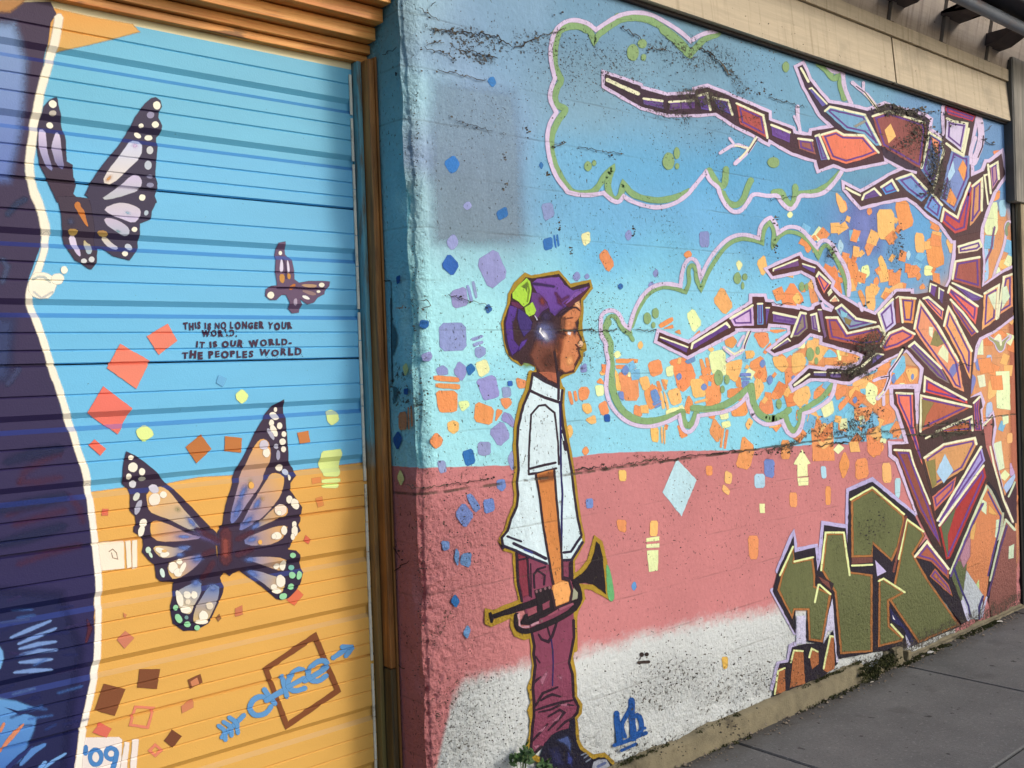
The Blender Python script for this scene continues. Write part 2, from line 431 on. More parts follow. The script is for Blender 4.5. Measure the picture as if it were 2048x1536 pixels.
    def done(s):
        V = []; F = []; C = []
        for P, K, l in s.T:
            off = .0004+s.level*.0005+l*.000006+s.jog
            if s.surf == 'wall':
                W = [on_y(*p) for p in P]; polys = [([(x, -off, z) for x, z in W], K)]
            elif s.surf == 'reveal':
                W = [on_x(*p) for p in P]; polys = [([(XR-off-.003, y, z) for y, z in W], K)]
            else:
                W = [on_y(*p, YD) for p in P]; polys = []
                zs = [w[1] for w in W]; lo, hi = min(zs), max(zs)
                cuts = [z for z in DOOR_Z if lo < z < hi]
                pieces = [[(x, z, k) for (x, z), k in zip(W, K)]]
                for zc in cuts:
                    nxt = []
                    for pc in pieces:
                        up = []; dn = []
                        for i in range(len(pc)):
                            a, b = pc[i], pc[(i+1) % len(pc)]
                            (up if a[1] >= zc else dn).append(a)
                            if (a[1] >= zc) != (b[1] >= zc):
                                t = (zc-a[1])/(b[1]-a[1])
                                q = (a[0]+(b[0]-a[0])*t, zc, tuple(u+(v-u)*t for u, v in zip(a[2], b[2])))
                                up.append(q); dn.append(q)
                        nxt += [g for g in (up, dn) if len(g) > 2]
                    pieces = nxt
                for pc in pieces:
                    zm = sum(q[1] for q in pc)/len(pc)
                    kk = [q[2] for q in pc]
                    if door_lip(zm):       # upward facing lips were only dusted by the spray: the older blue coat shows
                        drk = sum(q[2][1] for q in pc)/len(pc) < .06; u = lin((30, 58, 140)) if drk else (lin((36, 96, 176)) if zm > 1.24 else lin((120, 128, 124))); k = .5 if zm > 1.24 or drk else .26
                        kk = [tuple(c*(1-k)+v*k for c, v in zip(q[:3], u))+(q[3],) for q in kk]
                    polys.append(([(q[0], door_y(q[1], zm)-off, q[1]) for q in pc], kk))
            for vs, kk in polys:
                n = len(V); V += vs; F.append(tuple(range(n, n+len(vs)))); C += kk
        me = bpy.data.meshes.new(s.name); me.from_pydata(V, [], F); me.update()
        at = me.color_attributes.new('pigment', 'FLOAT_COLOR', 'CORNER')
        at.data.foreach_set('color', np.array(C, dtype=np.float32).ravel())
        me.materials.append(M_DOORART if s.surf == 'door' else M_MURAL)
        o = link(s.name, me, s.parent)
        if s.label: o['label'] = s.label
        return o

# ================================================================== ground
GZ = -0.18
m_street = plain('asphalt', (62, 62, 64), .9, .25, 14, .5)
st = MB(); st.add([(-60, -80, GZ-.06), (60, -80, GZ-.06), (60, 40, GZ-.06), (-60, 40, GZ-.06)], [(0, 1, 2, 3)])
tag(st.build('street', m_street), kind='structure')
def slab_mat():
    m, t, p, o = new_mat('worn_concrete_paving')
    pos = t.node('NewGeometry').outputs['Position']
    c = t.mix(t.noise(pos, 2.2, 6, .65), lin((60, 62, 63)), lin((118, 118, 117)))
    c = t.mix(t.ramp(t.noise(pos, 130, 4, .7), .45, .75, 0, .55), c, lin((58, 58, 62)))
    c = t.mix(t.ramp(t.noise(pos, 11, 2, .5), .70, .74, 0, .85), c, lin((30, 29, 30)))
    c = t.mix(t.ramp(t.noise(pos, 23, 2, .5), .71, .74, 0, .9), c, lin((26, 25, 26)))
    c = t.mix(t.ramp(t.noise(pos, 60, 5, .75), .56, .66, 0, .4), c, lin((140, 142, 142)))
    c = t.mix(t.ramp(t.noise(pos, 4.1, 3, .5), .64, .72, 0, .3), c, lin((50, 48, 48)))
    sep = t.node('SeparateXYZ'); t.l.new(pos, sep.inputs[0])
    near = t.ramp(t.math('ADD', sep.outputs[1], t.math('MULTIPLY', t.noise(pos, 9, 4, .7), .22)), -.10, .10, 0, .75)
    c = t.mix(near, c, lin((52, 44, 34)))
    t.l.new(c, p.inputs['Base Color']); p.inputs['Roughness'].default_value = .85
    b = t.node('Bump'); b.inputs['Strength'].default_value = .6; b.inputs['Distance'].default_value = .003
    t.l.new(t.noise(pos, 90, 6, .7), b.inputs['Height']); t.l.new(b.outputs[0], p.inputs['Normal'])
    return m
M_SLAB = slab_mat()
bed = MB(); bed.box((-7, -4.2, GZ-.14), (14, .3, GZ-.028))
pave = tag(bed.build('pavement', plain('joint_dirt', (44, 40, 36), .95, .3, 20, .5)), kind='structure')
for i in range(-4, 6):
    for ya, yb in ((-.98, .02), (-2.5, -.992), (-4.1, -2.512)):
        x1 = 5.16+1.55*(i); x0 = x1-1.55
        s = MB(); s.box((x0+.006, ya, GZ-.09), (x1-.006, yb, GZ+random.uniform(-.002, .002)), .006)
        s.build('paving_slab', M_SLAB, pave)

# ================================================================== painted concrete wall
# colours of the sky part of the mural, sampled over the wall (photo x, y, colour)
SKY = [(845, 40, 158, 200, 218), (845, 200, 160, 215, 232), (850, 420, 165, 228, 238), (900, 50, 128, 168, 208), (1000, 30, 124, 168, 204), (900, 110, 135, 172, 210), (1010, 110, 122, 168, 206),
       (930, 200, 134, 168, 212), (1010, 230, 128, 170, 212), (900, 300, 138, 164, 206), (1000, 330, 132, 160, 200), (900, 400, 138, 162, 192), (1010, 420, 128, 152, 182), (900, 470, 142, 165, 188), (1020, 470, 126, 146, 168),
       (885, 250, 150, 186, 214), (1075, 430, 108, 182, 230), (1080, 350, 112, 178, 220), (1100, 180, 120, 165, 196), (1200, 60, 110, 160, 196), (1200, 160, 122, 168, 196), (1150, 240, 128, 178, 208), (1150, 310, 100, 182, 232), (1300, 240, 118, 172, 206), (1300, 310, 92, 176, 228),
       (1400, 250, 112, 164, 198), (1420, 330, 84, 170, 224), (1420, 150, 112, 160, 190), (1500, 180, 112, 168, 206), (1600, 200, 112, 172, 208), (1620, 320, 88, 166, 216), (1700, 180, 112, 170, 206), (1680, 330, 96, 160, 196), (1890, 220, 108, 158, 210), (1980, 270, 104, 152, 208), (1990, 380, 90, 158, 218),
       (1130, 440, 108, 186, 236), (1250, 440, 104, 182, 234), (1400, 440, 102, 182, 236), (1520, 430, 92, 172, 226), (1620, 450, 80, 160, 214), (1720, 450, 108, 138, 206), (1720, 520, 112, 156, 210), (1800, 520, 106, 166, 214), (1850, 470, 96, 166, 220), (1560, 520, 100, 176, 226), (1680, 600, 116, 184, 226),
       (850, 520, 168, 232, 242), (950, 510, 158, 226, 240), (1080, 520, 146, 220, 240), (1200, 510, 112, 194, 238), (1330, 520, 118, 200, 238), (1300, 580, 142, 216, 240), (1450, 560, 134, 206, 238), (1560, 590, 128, 206, 238), (900, 650, 165, 232, 242), (1180, 620, 148, 220, 238), (1300, 660, 146, 218, 238), (1500, 660, 140, 214, 238),
       (860, 780, 160, 228, 240), (960, 800, 150, 222, 240), (1200, 780, 142, 212, 236), (1300, 880, 142, 216, 240), (900, 890, 160, 228, 240), (1450, 870, 138, 214, 238), (1600, 860, 122, 204, 234), (1720, 840, 112, 188, 226), (1900, 650, 214, 160, 118), (2000, 600, 220, 156, 110), (2010, 800, 216, 160, 110), (2000, 1000, 216, 160, 112), (1860, 800, 206, 160, 120), (1990, 480, 214, 156, 112)]
PINK = [(700, 928), (838, 936), (900, 934), (1024, 931), (1090, 921), (1149, 914), (1210, 906), (1300, 903), (1450, 901), (1536, 896), (1600, 891), (1750, 882), (1830, 874), (2200, 850)]
WHITE = [(600, 2300), (850, 1640), (872, 1536), (902, 1410), (930, 1362), (1020, 1336), (1150, 1308), (1290, 1268), (1400, 1244), (1536, 1222), (1700, 1190), (1900, 1150), (1930, 1500), (2300, 1900)]
NJ = rng.normal(size=(64, 4))
def vnoise(x, y, f, seed=0):
    """cheap smooth value noise on arrays"""
    x = np.asarray(x)*f+seed*17.3; y = np.asarray(y)*f+seed*9.1
    xi = np.floor(x).astype(int); yi = np.floor(y).astype(int); u = x-xi; v = y-yi
    u = u*u*(3-2*u); v = v*v*(3-2*v)
    def h(a, b):
        k = (a*374761393+b*668265263+seed*1442695) & 0xffffffff
        k = ((k ^ (k >> 13))*1274126177) & 0xffffffff
        return ((k ^ (k >> 16)) & 0xffff)/65535.0
    return (h(xi, yi)*(1-u)+h(xi+1, yi)*u)*(1-v)+(h(xi, yi+1)*(1-u)+h(xi+1, yi+1)*u)*v
def fbm(x, y, f, o=4, seed=0):
    s = 0; a = .5
    for k in range(o): s = s+a*vnoise(x, y, f*2**k, seed+k); a *= .5
    return s
ZB, ZT = -0.24, 3.11
us = np.concatenate([np.linspace(-.40, -.06, 18), np.linspace(-.055, -.012, 10), np.linspace(-.009, .12, 44), np.linspace(.125, .6, 96), np.linspace(.61, 1.0, 30), np.linspace(1.02, 5.02, 120)])
zs = np.linspace(ZB, ZT, 600)
U, Z = np.meshgrid(us, zs)
X = np.where(U < 0, XR, XR+U); Y = np.where(U < 0, -U, 0.0)
# chipped and crumbling arris: bite inwards near the corner, deeper where the photo shows it broken
near = np.exp(-(U/.050)**2)
bite = np.clip(fbm(U*1.0+Z*.0, Z, 6, 5, 3)-.42, 0, 1)
band = .35+.9*np.exp(-((Z-2.25)/.22)**2)+.5*np.exp(-((Z-1.05)/.3)**2)+.8*np.exp(-((Z-.55)/.35)**2)+.5*np.exp(-((Z-1.7)/.2)**2)
chipd = near*bite*band*.10
fine = (fbm(U, Z, 34, 4, 8)-.47)*(np.exp(-(np.maximum(U-.03, 0)/.10)**2)*np.where(U < -.02, .15, 1))*np.clip(.35+.9*np.exp(-((Z-.5)/.5)**2)+.5*np.exp(-((Z-2.2)/.3)**2), 0, 1.2)*.022
Y = Y+np.where(U >= 0, chipd+np.maximum(fine+.004*near, -.0), np.where(U > -.06, chipd*.5, 0))
X = X+np.where(U < .06, chipd*.75*np.where(U < 0, 1, 1-U/.06), 0)+np.where(U < .02, (fbm(Z, U*0, 9, 3, 5)-.45)*.016*np.exp(-(U/.04)**2), 0)
# ragged rendered foot
foot = np.clip((.16-Z)/.2, 0, 1)*np.clip(fbm(U, Z, 12, 4, 21)-.35, 0, 1)
Y = Y+np.where(U > 0, foot*.035, 0)
# spalled strip beside the arris: an uneven shallow break with a crumbly bed
sw_ = .016+.046*np.clip(fbm(Z*0+3.1, Z, 3.2, 4, 31)-.22, 0, 1)*np.where(Z > 1.2, 1.35, .9)+.02*np.clip(fbm(Z*0+1.1, Z, 24, 3, 33)-.4, 0, 1)
inside = np.clip((sw_-U)/.006, 0, 1)*(U > -.004)
bed = .0065+.013*np.clip(fbm(U, Z, 38, 3, 41)-.35, 0, 1)+.007*(fbm(U, Z, 120, 3, 43)-.45)
Y = Y+inside*np.clip(bed, 0, .02)
# crumbly stucco low on the left
rgh = np.clip((2.42-(XR+U))/.42, 0, 1)*np.clip((1.16-Z)/.25, 0, 1)*(U > 0)
rgh = np.maximum(rgh, np.clip((.42-Z)/.4, 0, .45)*(U > 0)*np.clip((1.7-U)/1.0, .25, 1))
Y = Y+rgh*np.clip(.010*np.clip(fbm(U, Z, 22, 3, 51)-.30, 0, 1)+.013*(fbm(U, Z, 70, 3, 53)-.30), 0, .02)
V = np.stack([X, Y, Z], -1).reshape(-1, 3)
nz, nu = U.shape
ii = np.arange((nz-1)*(nu-1)); r_, c_ = ii//(nu-1), ii % (nu-1)
F = np.stack([r_*nu+c_, r_*nu+c_+1, (r_+1)*nu+c_+1, (r_+1)*nu+c_], -1)
me = bpy.data.meshes.new('concrete_wall')
me.from_pydata(V.tolist(), [], F.tolist())
me.update(); me.polygons.foreach_set('use_smooth', [True]*len(me.polygons))
# solid behind the front: top, far end and back
me.update(); me.materials.append(M_WALL)
me.polygons.foreach_set('use_smooth', ((us[c_] > .10) | (us[c_] < -.008)).tolist())
v = V-np.array(CAM); d = v@np.array(cf)
PX = 1024+FPX*(v@np.array(cr))/d; PY = 768-FPX*(v@np.array(cu))/d
S = np.array(SKY, dtype=float); Lc = np.array([lin(tuple(.30*s[2]+.59*s[3]+.11*s[4]+(v-(.30*s[2]+.59*s[3]+.11*s[4]))*(.86 if s[1] < 470 else .97) for v in s[2:])) for s in SKY])
d2 = (PX[:, None]-S[None, :, 0])**2+(1.15*(PY[:, None]-S[None, :, 1]))**2
w = np.exp(-d2/(2*44.0**2))+1e-3/(1+d2/90.0**2)**2
colr = (w@Lc)/w.sum(1, keepdims=True)
wx, wz = V[:, 0], V[:, 2]
rev = (V[:, 1] > .03) | (U.ravel() < 0)
colr[rev] = lin((140, 212, 230))
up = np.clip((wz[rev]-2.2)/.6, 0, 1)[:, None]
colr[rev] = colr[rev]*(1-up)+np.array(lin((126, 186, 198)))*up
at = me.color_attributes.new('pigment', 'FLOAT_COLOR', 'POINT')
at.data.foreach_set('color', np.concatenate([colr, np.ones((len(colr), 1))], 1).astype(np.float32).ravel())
pk = PY-np.interp(PX, [p[0] for p in PINK], [p[1] for p in PINK])
wh = PY-np.interp(PX, [p[0] for p in WHITE], [p[1] for p in WHITE])
wh[(U.ravel() < .01)] = np.minimum(wh[(U.ravel() < .01)], -60)
pk[rev] = (1.222-wz[rev])*560
for nm, arr in (('pinkline', pk), ('whiteline', wh)):
    a_ = me.attributes.new(nm, 'FLOAT', 'POINT'); a_.data.foreach_set('value', np.clip(arr, -300, 300).astype(np.float32))
WALL = link('concrete_wall', me)
tag(WALL, 'long mural wall of rough concrete painted with sky, pink band, child and tree', 'wall')
core = MB(); core.box((XR+.06, .07, ZB), (6.95, .40, ZT-.01))
core.build('wall_core', plain('bare_concrete', (120, 116, 108), .9, .2, 12, .5), WALL)

# footing, a rough concrete ledge under the paint
fV = []; fF = []; fx = np.linspace(1.95, 6.9, 260)
for k, x in enumerate(fx):
    n1 = float(fbm(np.array([x]), np.array([.3]), 5, 4, 2)[0]); n2 = float(fbm(np.array([x]), np.array([.7]), 22, 3, 4)[0])
    top = -.088-.06*max(0, (x-4.75)/2.1)+(n1-.47)*.03+(n2-.45)*.014
    gone = 1.0 if x < 4.78 else (0.55 if 5.05 < x < 5.22 else .12)
    out = (.012+.024*gone)+(n2-.45)*.012
    top = top if gone > .2 else GZ+.006+n2*.012
    for (y, z) in ((.08, top+.012), (.002, top+.006), (-out*.75, top-.002), (-out, top-.012), (-out-.004, GZ+.012), (-out-.012*(1+n2), GZ-.004), (-out-.01, GZ-.06)):
        fV.append((x, y, z))
for k in range(len(fx)-1):
    for j in range(6):
        fF.append((k*7+j, k*7+j+1, (k+1)*7+j+1, (k+1)*7+j))
foot_m = plain('raw_footing', (108, 100, 78), .92, .42, 11, 1.0, (50, 43, 30))
tag(mesh('wall_footing', fV, fF, foot_m, WALL, True), 'bare tan concrete ledge along the foot of the wall')

# ================================================================== roller panels of the door
SEC = [2.676, 2.143, 1.610, 1.077, .544, .011]
RIB = .012
def sec_lines(k):
    if k == 4: return [('v', .075), ('v', .13), ('r', .182), ('v', .285), ('v', .335), ('r', .385), ('v', .47)]
    return [('v', .09), ('r', .142), ('v', .238), ('v', .29), ('r', .343), ('v', .441), ('v', .492)]
PROF = []      # (z, depth) top to bottom
LIPS = []
SLATS = []     # (z top, z bottom)
for k in range(5):
    j = SEC[k]; edges = [j-.002]
    PROF += [(j-.0021, .010), (j-.006, 0)]
    if k == 0: PROF.append((2.640, 0))
    for kind, o in sec_lines(k):
        z = j-o
        if kind == 'v':
            PROF += [(z+.0035, 0), (z, .0045), (z-.0035, 0)]; edges.append(z)
        else:
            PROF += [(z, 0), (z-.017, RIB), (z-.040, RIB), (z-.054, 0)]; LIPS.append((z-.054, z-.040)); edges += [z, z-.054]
    PROF += [(SEC[k+1]+.005, 0), (SEC[k+1]+.0021, .010)]; edges.append(SEC[k+1]+.002)
    SLATS += [(edges[i], edges[i+1]) for i in range(len(edges)-1)]
PZ = np.array([p[0] for p in PROF])[::-1]; PD = np.array([p[1] for p in PROF])[::-1]
DOOR_Z[:] = sorted(set(PZ.tolist()))
def door_y(z, zm=None):
    if zm is not None: z = z+(zm-z)*1e-4
    return YD+float(np.interp(z, PZ, PD))
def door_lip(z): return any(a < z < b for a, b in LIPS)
def door_mat():
    m, t, p, o = new_mat('door_enamel')
    pos = t.node('NewGeometry').outputs['Position']
    sep = t.node('SeparateXYZ'); t.l.new(pos, sep.inputs[0])
    at = t.node('Attribute', attribute_name='pigment')
    c = t.mix(1.0, at.outputs['Color'], t.math('ADD', t.math('MULTIPLY', t.noise(t.scalev(pos, 1, 1, 3), 2.4, 5, .6), .24), .88), 'MULTIPLY')
    c = t.mix(t.ramp(t.noise(pos, 90, 3, .6), .70, .76, 0, .5), c, lin((60, 80, 90)))
    t.l.new(c, p.inputs['Base Color']); p.inputs['Roughness'].default_value = .5; p.inputs['Specular IOR Level'].default_value = .35
    b = t.node('Bump'); b.inputs['Strength'].default_value = .25; b.inputs['Distance'].default_value = .002
    t.l.new(t.noise(pos, 240, 3), b.inputs['Height']); t.l.new(b.outputs[0], p.inputs['Normal'])
    return m
M_DOOR = door_mat()
DX0, DX1 = -1.10, 1.885
DOOR = empty('garage_door', (.4, YD, 0))
tag(DOOR, 'sectional garage door of ribbed slats painted blue and yellow with butterflies', 'door')
DOOR_ROOT = DOOR
def keep(o, parent):
    o.parent = parent; o.matrix_parent_inverse = parent.matrix_world.inverted(); return o
DOOR.location = (0, 0, 0)
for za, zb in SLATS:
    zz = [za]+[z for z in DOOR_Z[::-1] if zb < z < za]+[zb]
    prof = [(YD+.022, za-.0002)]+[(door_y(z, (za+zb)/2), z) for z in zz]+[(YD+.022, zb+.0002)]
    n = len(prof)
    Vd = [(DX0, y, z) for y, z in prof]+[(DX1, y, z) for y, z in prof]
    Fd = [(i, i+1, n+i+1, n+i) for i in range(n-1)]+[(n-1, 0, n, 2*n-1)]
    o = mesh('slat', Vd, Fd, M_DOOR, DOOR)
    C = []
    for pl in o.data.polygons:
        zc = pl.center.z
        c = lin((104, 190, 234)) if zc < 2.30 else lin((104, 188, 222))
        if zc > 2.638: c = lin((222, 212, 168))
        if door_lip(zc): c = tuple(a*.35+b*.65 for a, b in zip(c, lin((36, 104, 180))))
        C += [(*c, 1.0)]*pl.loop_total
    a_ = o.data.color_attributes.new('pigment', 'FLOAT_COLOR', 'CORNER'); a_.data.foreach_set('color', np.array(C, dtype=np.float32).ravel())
bk = MB(); bk.box((DX0, YD+.024, 0.0), (DX1, YD+.05, 2.72)); bk.build('backing_panel', plain('shadow_black', (20, 20, 22), .9, .1, 5, 0), DOOR)
M_STRIP = plain('white_weatherstrip', (232, 226, 204), .7, .15, 30, .3, (150, 146, 124))
zt = 2.62
while zt > .02:                                   # cracked vinyl strip down the edge, in lengths
    L_ = random.uniform(.06, .19); s = MB(); s.box((1.8715+random.uniform(-.001, .001), YD-.007, max(.0, zt-L_)), (1.880, YD-.001, zt)); s.build('weather_strip', M_STRIP, DOOR); zt -= L_+random.choice((.002, .003, .003, .003, .012))

# ================================================================== timber frame round the door
FRAME = tag(empty('door_frame'), 'stained timber frame with stepped header boards around the garage door', 'door frame')
M_HEAD = timber('stained_header', (222, 132, 48), (248, 178, 88), 'x')
M_JAMB = timber('stained_jamb', (122, 78, 34), (190, 126, 58), 'z')
M_JAMBLOW = timber('dirty_jamb', (62, 54, 36), (110, 92, 52), 'z')
def strip_mat():
    m, t, p, o = new_mat('overpainted_jamb')
    pos = t.node('NewGeometry').outputs['Position']; sep = t.node('SeparateXYZ'); t.l.new(pos, sep.inputs[0]); Z_ = sep.outputs[2]
    n = t.math('MULTIPLY', t.math('SUBTRACT', t.noise(pos, 6, 4), .5), .25); zz = t.math('ADD', Z_, n)
    c = t.mix(t.ramp(zz, 1.22, 1.30), lin((150, 112, 58)), lin((98, 160, 172)))
    c = t.mix(t.ramp(zz, .9, .3), c, lin((112, 100, 52)))
    c = t.mix(t.ramp(t.noise(t.scalev(pos, 30, 30, 3), 2.0, 5, .7), .46, .66, 0, .75), c, lin((112, 84, 50)))
    t.l.new(c, p.inputs['Base Color']); p.inputs['Roughness'].default_value = .65
    return m
M_OVER = strip_mat()
def fbox(name, a, b, mat, parent, bev=.003):
    q = MB(); q.box(a, b, bev); return q.build(name, mat, parent)
# stop against the door, stained jamb, bead, outer casing
fbox('door_stop', (1.8865, .196, GZ), (1.9045, .262, 2.664), M_OVER, FRAME)
fbox('jamb', (1.9050, .150, .50), (1.9285, .262, 2.664), M_JAMB, FRAME, .004)
fbox('jamb', (1.9050, .150, GZ), (1.9285, .262, .497), M_JAMBLOW, FRAME, .004)
fbox('bead', (1.9290, .143, GZ), (1.9360, .200, 2.672), M_JAMB, FRAME, .002)
fbox('casing', (1.9365, .163, GZ), (1.9480, .262, 2.69), M_OVER, FRAME, .003)
fbox('door_stop', (DX0-.03, .196, GZ), (DX0-.002, .262, 2.664), M_OVER, FRAME)
fbox('jamb', (DX0-.14, .150, GZ), (DX0-.031, .262, 2.664), M_JAMB, FRAME, .004)
hdr = [(.205, 2.664, 2.690), (.186, 2.6925, 2.7235), (.139, 2.727, 2.772), (.088, 2.776, 2.823), (.036, 2.827, 2.872), (-.012, 2.876, 2.925), (-.06, 2.929, 3.09)]
for i, (yf, z0, z1) in enumerate(hdr):
    fbox('header_board', (DX0-.14, yf, z0), (1.938-(.006 if i > 1 else 0), .30, z1), M_HEAD, FRAME, .0018)

# wall on the far side of the door, out of frame
pier = MB(); pier.box((DX0-2.4, 0, GZ), (DX0-.15, .4, 3.09))
tag(pier.build('wall_pier', plain('pier_paint', (96, 170, 205), .8, .15, 6, .4)), 'blue painted pier on the far side of the garage door', 'wall')

# ================================================================== timber fascia and flared boards over the wall
M_CREAM = plain('weathered_cream_paint', (198, 180, 152), .75, .16, 5, .35, (150, 128, 96))
M_CREAM2 = plain('weathered_soffit_paint', (182, 166, 148), .75, .18, 5, .35, (120, 102, 84))
def boards(name, c, st):
    m, t, p, o = new_mat(name)
    pos = t.node('NewGeometry').outputs['Position']
    g = t.noise(t.scalev(pos, 1.3, 8, 22), 2.0, 6, .7, .6); run = t.noise(t.scalev(pos, 16, 4, .8), 1.6, 5, .65, .4); bl = t.noise(pos, 2.6, 5, .65)
    k = t.mix(g, lin(tuple(v*.84 for v in c)), lin(tuple(min(255, v*1.1) for v in c)))
    k = t.mix(t.ramp(run, .50, .72, 0, .6), k, lin(st)); k = t.mix(t.ramp(bl, .52, .74, 0, .55), k, lin(tuple(v*.74 for v in c)))
    k = t.mix(t.ramp(t.noise(pos, 34, 3, .6), .69, .75, 0, .8), k, lin((70, 60, 54)))
    t.l.new(k, p.inputs['Base Color']); p.inputs['Roughness'].default_value = .8
    b = t.node('Bump'); b.inputs['Strength'].default_value = .5; b.inputs['Distance'].default_value = .003
    t.l.new(g, b.inputs['Height']); t.l.new(b.outputs[0], p.inputs['Normal'])
    return m
M_CREAM = boards('weathered_cream_boards', (198, 182, 154), (150, 132, 104)); M_CREAM2 = boards('weathered_eave_boards', (178, 164, 150), (112, 98, 92))
M_DARKT = plain('dark_gap', (52, 46, 44), .9, .2, 9, .3)
EAVE = tag(empty('timber_fascia'), 'cream painted timber fascia boards and flared upper boarding above the wall', 'fascia')
def prism(name, x0, x1, prof, mat, parent):
    n = len(prof); Vp = [(x0, y, z) for y, z in prof]+[(x1, y, z) for y, z in prof]
    q = MB(); q.add(Vp, [(i, (i+1) % n, n+(i+1) % n, n+i) for i in range(n)]+[tuple(range(n)), tuple(range(2*n-1, n-1, -1))])
    return q.build(name, mat, parent)
for x0, x1 in ((-1.2, 1.93), (1.934, 5.288), (5.305, 6.84)):
    prism('fascia_board', x0, x1, [(-.046, 3.090), (-.024, 3.352), (.06, 3.352), (.06, 3.090)], M_CREAM, EAVE)
prism('dark_batten', 5.2885, 5.3045, [(-.030, 3.088), (-.012, 3.352), (.06, 3.352), (.06, 3.088)], M_DARKT, EAVE)
prism('fascia_shade_line', 1.95, 6.84, [(-.020, 3.074), (-.020, 3.088), (.06, 3.088), (.06, 3.074)], M_DARKT, EAVE)  # dark strip standing in for the shadow line under the fascia
for x0, x1 in ((-1.2, 4.4), (4.403, 6.84)):
    prism('rail', x0, x1, [(-.040, 3.356), (-.040, 3.432), (.05, 3.432), (.05, 3.356)], M_CREAM, EAVE)
bx = [-1.2, -.55, .10, .75, 1.40, 2.05, 2.70, 3.35, 4.0, 4.62, 5.25, 5.88, 6.50, 7.13, 7.76]
def flare(x0, x1, z0, z1, off, mat, name):
    y0 = -.026; k = .18
    return prism(name, x0, x1, [(y0-k*(z0-3.43)-off, z0), (y0-k*(z1-3.43)-off, z1), (.08-k*(z1-3.43), z1), (.08-k*(z0-3.43), z0)], mat, EAVE)
for a, b in zip(bx[:-1], bx[1:]):
    flare(a+.011, b-.011, 3.433, 3.98, 0, M_CREAM2, 'flared_board')
    flare(b-.0105, b+.0105, 3.435, 3.98, -.012, M_DARKT, 'dark_batten')
    flare(b+.012, b+.055, 3.436, 3.98, .012, M_CREAM2, 'cover_strip')
ROOF = tag(empty('eave_roof'), 'dark roof eave with metal gutter over the right end of the wall', 'roof')
M_ROOF = plain('shaded_roof_boards', (44, 46, 54), .8, .25, 6, .3)  # dark colour carries the shade of the roof overhang
q = MB(); q.add([(-1.6, -.44, 3.995), (7.9, -.44, 3.995), (7.9, .5, 3.995), (-1.6, .5, 3.995), (-1.6, -.44, 4.05), (7.9, -.44, 4.05), (7.9, .5, 4.30), (-1.6, .5, 4.30)],
               [(0, 1, 2, 3), (4, 5, 6, 7), (0, 1, 5, 4), (2, 3, 7, 6), (0, 3, 7, 4), (1, 2, 6, 5)])
q.build('soffit', M_ROOF, ROOF)
def tube(name, P, r, mat, parent, n=10):
    Vt = []; Ft = []
    for i, p in enumerate(P):
        a = Vector(P[max(i-1, 0)]); b = Vector(P[min(i+1, len(P)-1)]); d_ = (b-a).normalized()
        u_ = d_.cross(Vector((0, .3, 1))).normalized(); w_ = d_.cross(u_)
        for k in range(n):
            t_ = 2*math.pi*k/n; Vt.append(tuple(Vector(p)+(u_*math.cos(t_)+w_*math.sin(t_))*r))
    for i in range(len(P)-1):
        for k in range(n): Ft.append((i*n+k, i*n+(k+1) % n, (i+1)*n+(k+1) % n, (i+1)*n+k))
    Ft += [tuple(range(n)), tuple(range((len(P)-1)*n, len(P)*n))]
    return mesh(name, Vt, Ft, mat, parent, True)
M_GUT = plain('dull_gutter_metal', (98, 108, 122), .5, .2, 8, .2, (110, 74, 58))
# gutter: placed on the sight line found in the photo, 0.30 m out from the wall
gy = -.30; gz = None
d_ = ray(1995, 32); t_ = (gy-CAM.y)/d_.y; gz = CAM.z+d_.z*t_
tube('gutter', [(-1.5, gy, gz), (2, gy, gz), (5, gy, gz), (7.8, gy, gz)], .035, M_GUT, ROOF, 12)
M_RAFT = plain('shaded_rafter', (74, 66, 66), .9, .35, 14, .5)
for (pa, pb) in (((1906, 6), (1944, 38)), ((1996, 46), (2026, 94)), ((1800, -24), (1838, 4))):       # rafter tails behind the gutter, their shadow put into the dark colour
    xa, za = on_y(*pa, -.13); xb, zb = on_y(*pb, -.13)
    zt_ = gz+.05; zb_ = min(za, zb)
    prism('rafter_tail', xa, xb, [(-.285, zt_), (-.285, zt_-.035), (-.20, zb_+.04), (-.12, zb_), (-.02, zb_-.01), (-.02, zt_)], M_RAFT, ROOF)
s = MB(); s.box((-1.5, -.43, gz+.055), (7.9, -.27, gz+.12), .006); s.build('roof_edge', M_ROOF, ROOF)  # dark box added to deepen the shaded overhang above the gutter
for bxx in (5.86, 6.50, 7.12):
    pass; 0 and tube('gutter_strap', [(bxx+.02, -.07, gz-.06), (bxx+.02, -.2, gz-.075), (bxx+.02, gy-.03, gz-.045)], .008, plain('rust', (150, 84, 58), .8, .3, 20, .3), ROOF, 6)

# corner post and boards at the right end
POST = tag(empty('corner_post'), 'grey timber post at the right end of the wall with boards below', 'post')
M_POST = timber('grey_post', (120, 116, 108), (158, 152, 140), 'z', .8)
M_POST_SHADE = plain('post_side_shade', (84, 84, 82), .85, .2, 6, .3)
fbox('upper_post', (6.85, -.062, 2.555), (7.05, .10, 3.52), M_POST, POST, .004)
fbox('shaded_side', (6.832, -.058, 2.56), (6.8495, .10, 3.50), M_POST_SHADE, POST, .002)  # left side of the post, its shade put into a darker colour
fbox('gap_board', (6.90, -.012, GZ), (6.955, .10, 2.553), plain('gap_black', (16, 15, 16), .9, .2, 9, .1), POST, .002)
fbox('lower_board', (6.957, -.045, GZ), (7.10, .10, 2.553), timber('pale_board', (120, 104, 76), (188, 172, 138), 'z', .8), POST, .003)
fbox('lower_board', (7.104, -.03, GZ), (7.5, .10, 3.52), timber('brown_board', (110, 84, 60), (150, 122, 92), 'z', .8), POST, .003)

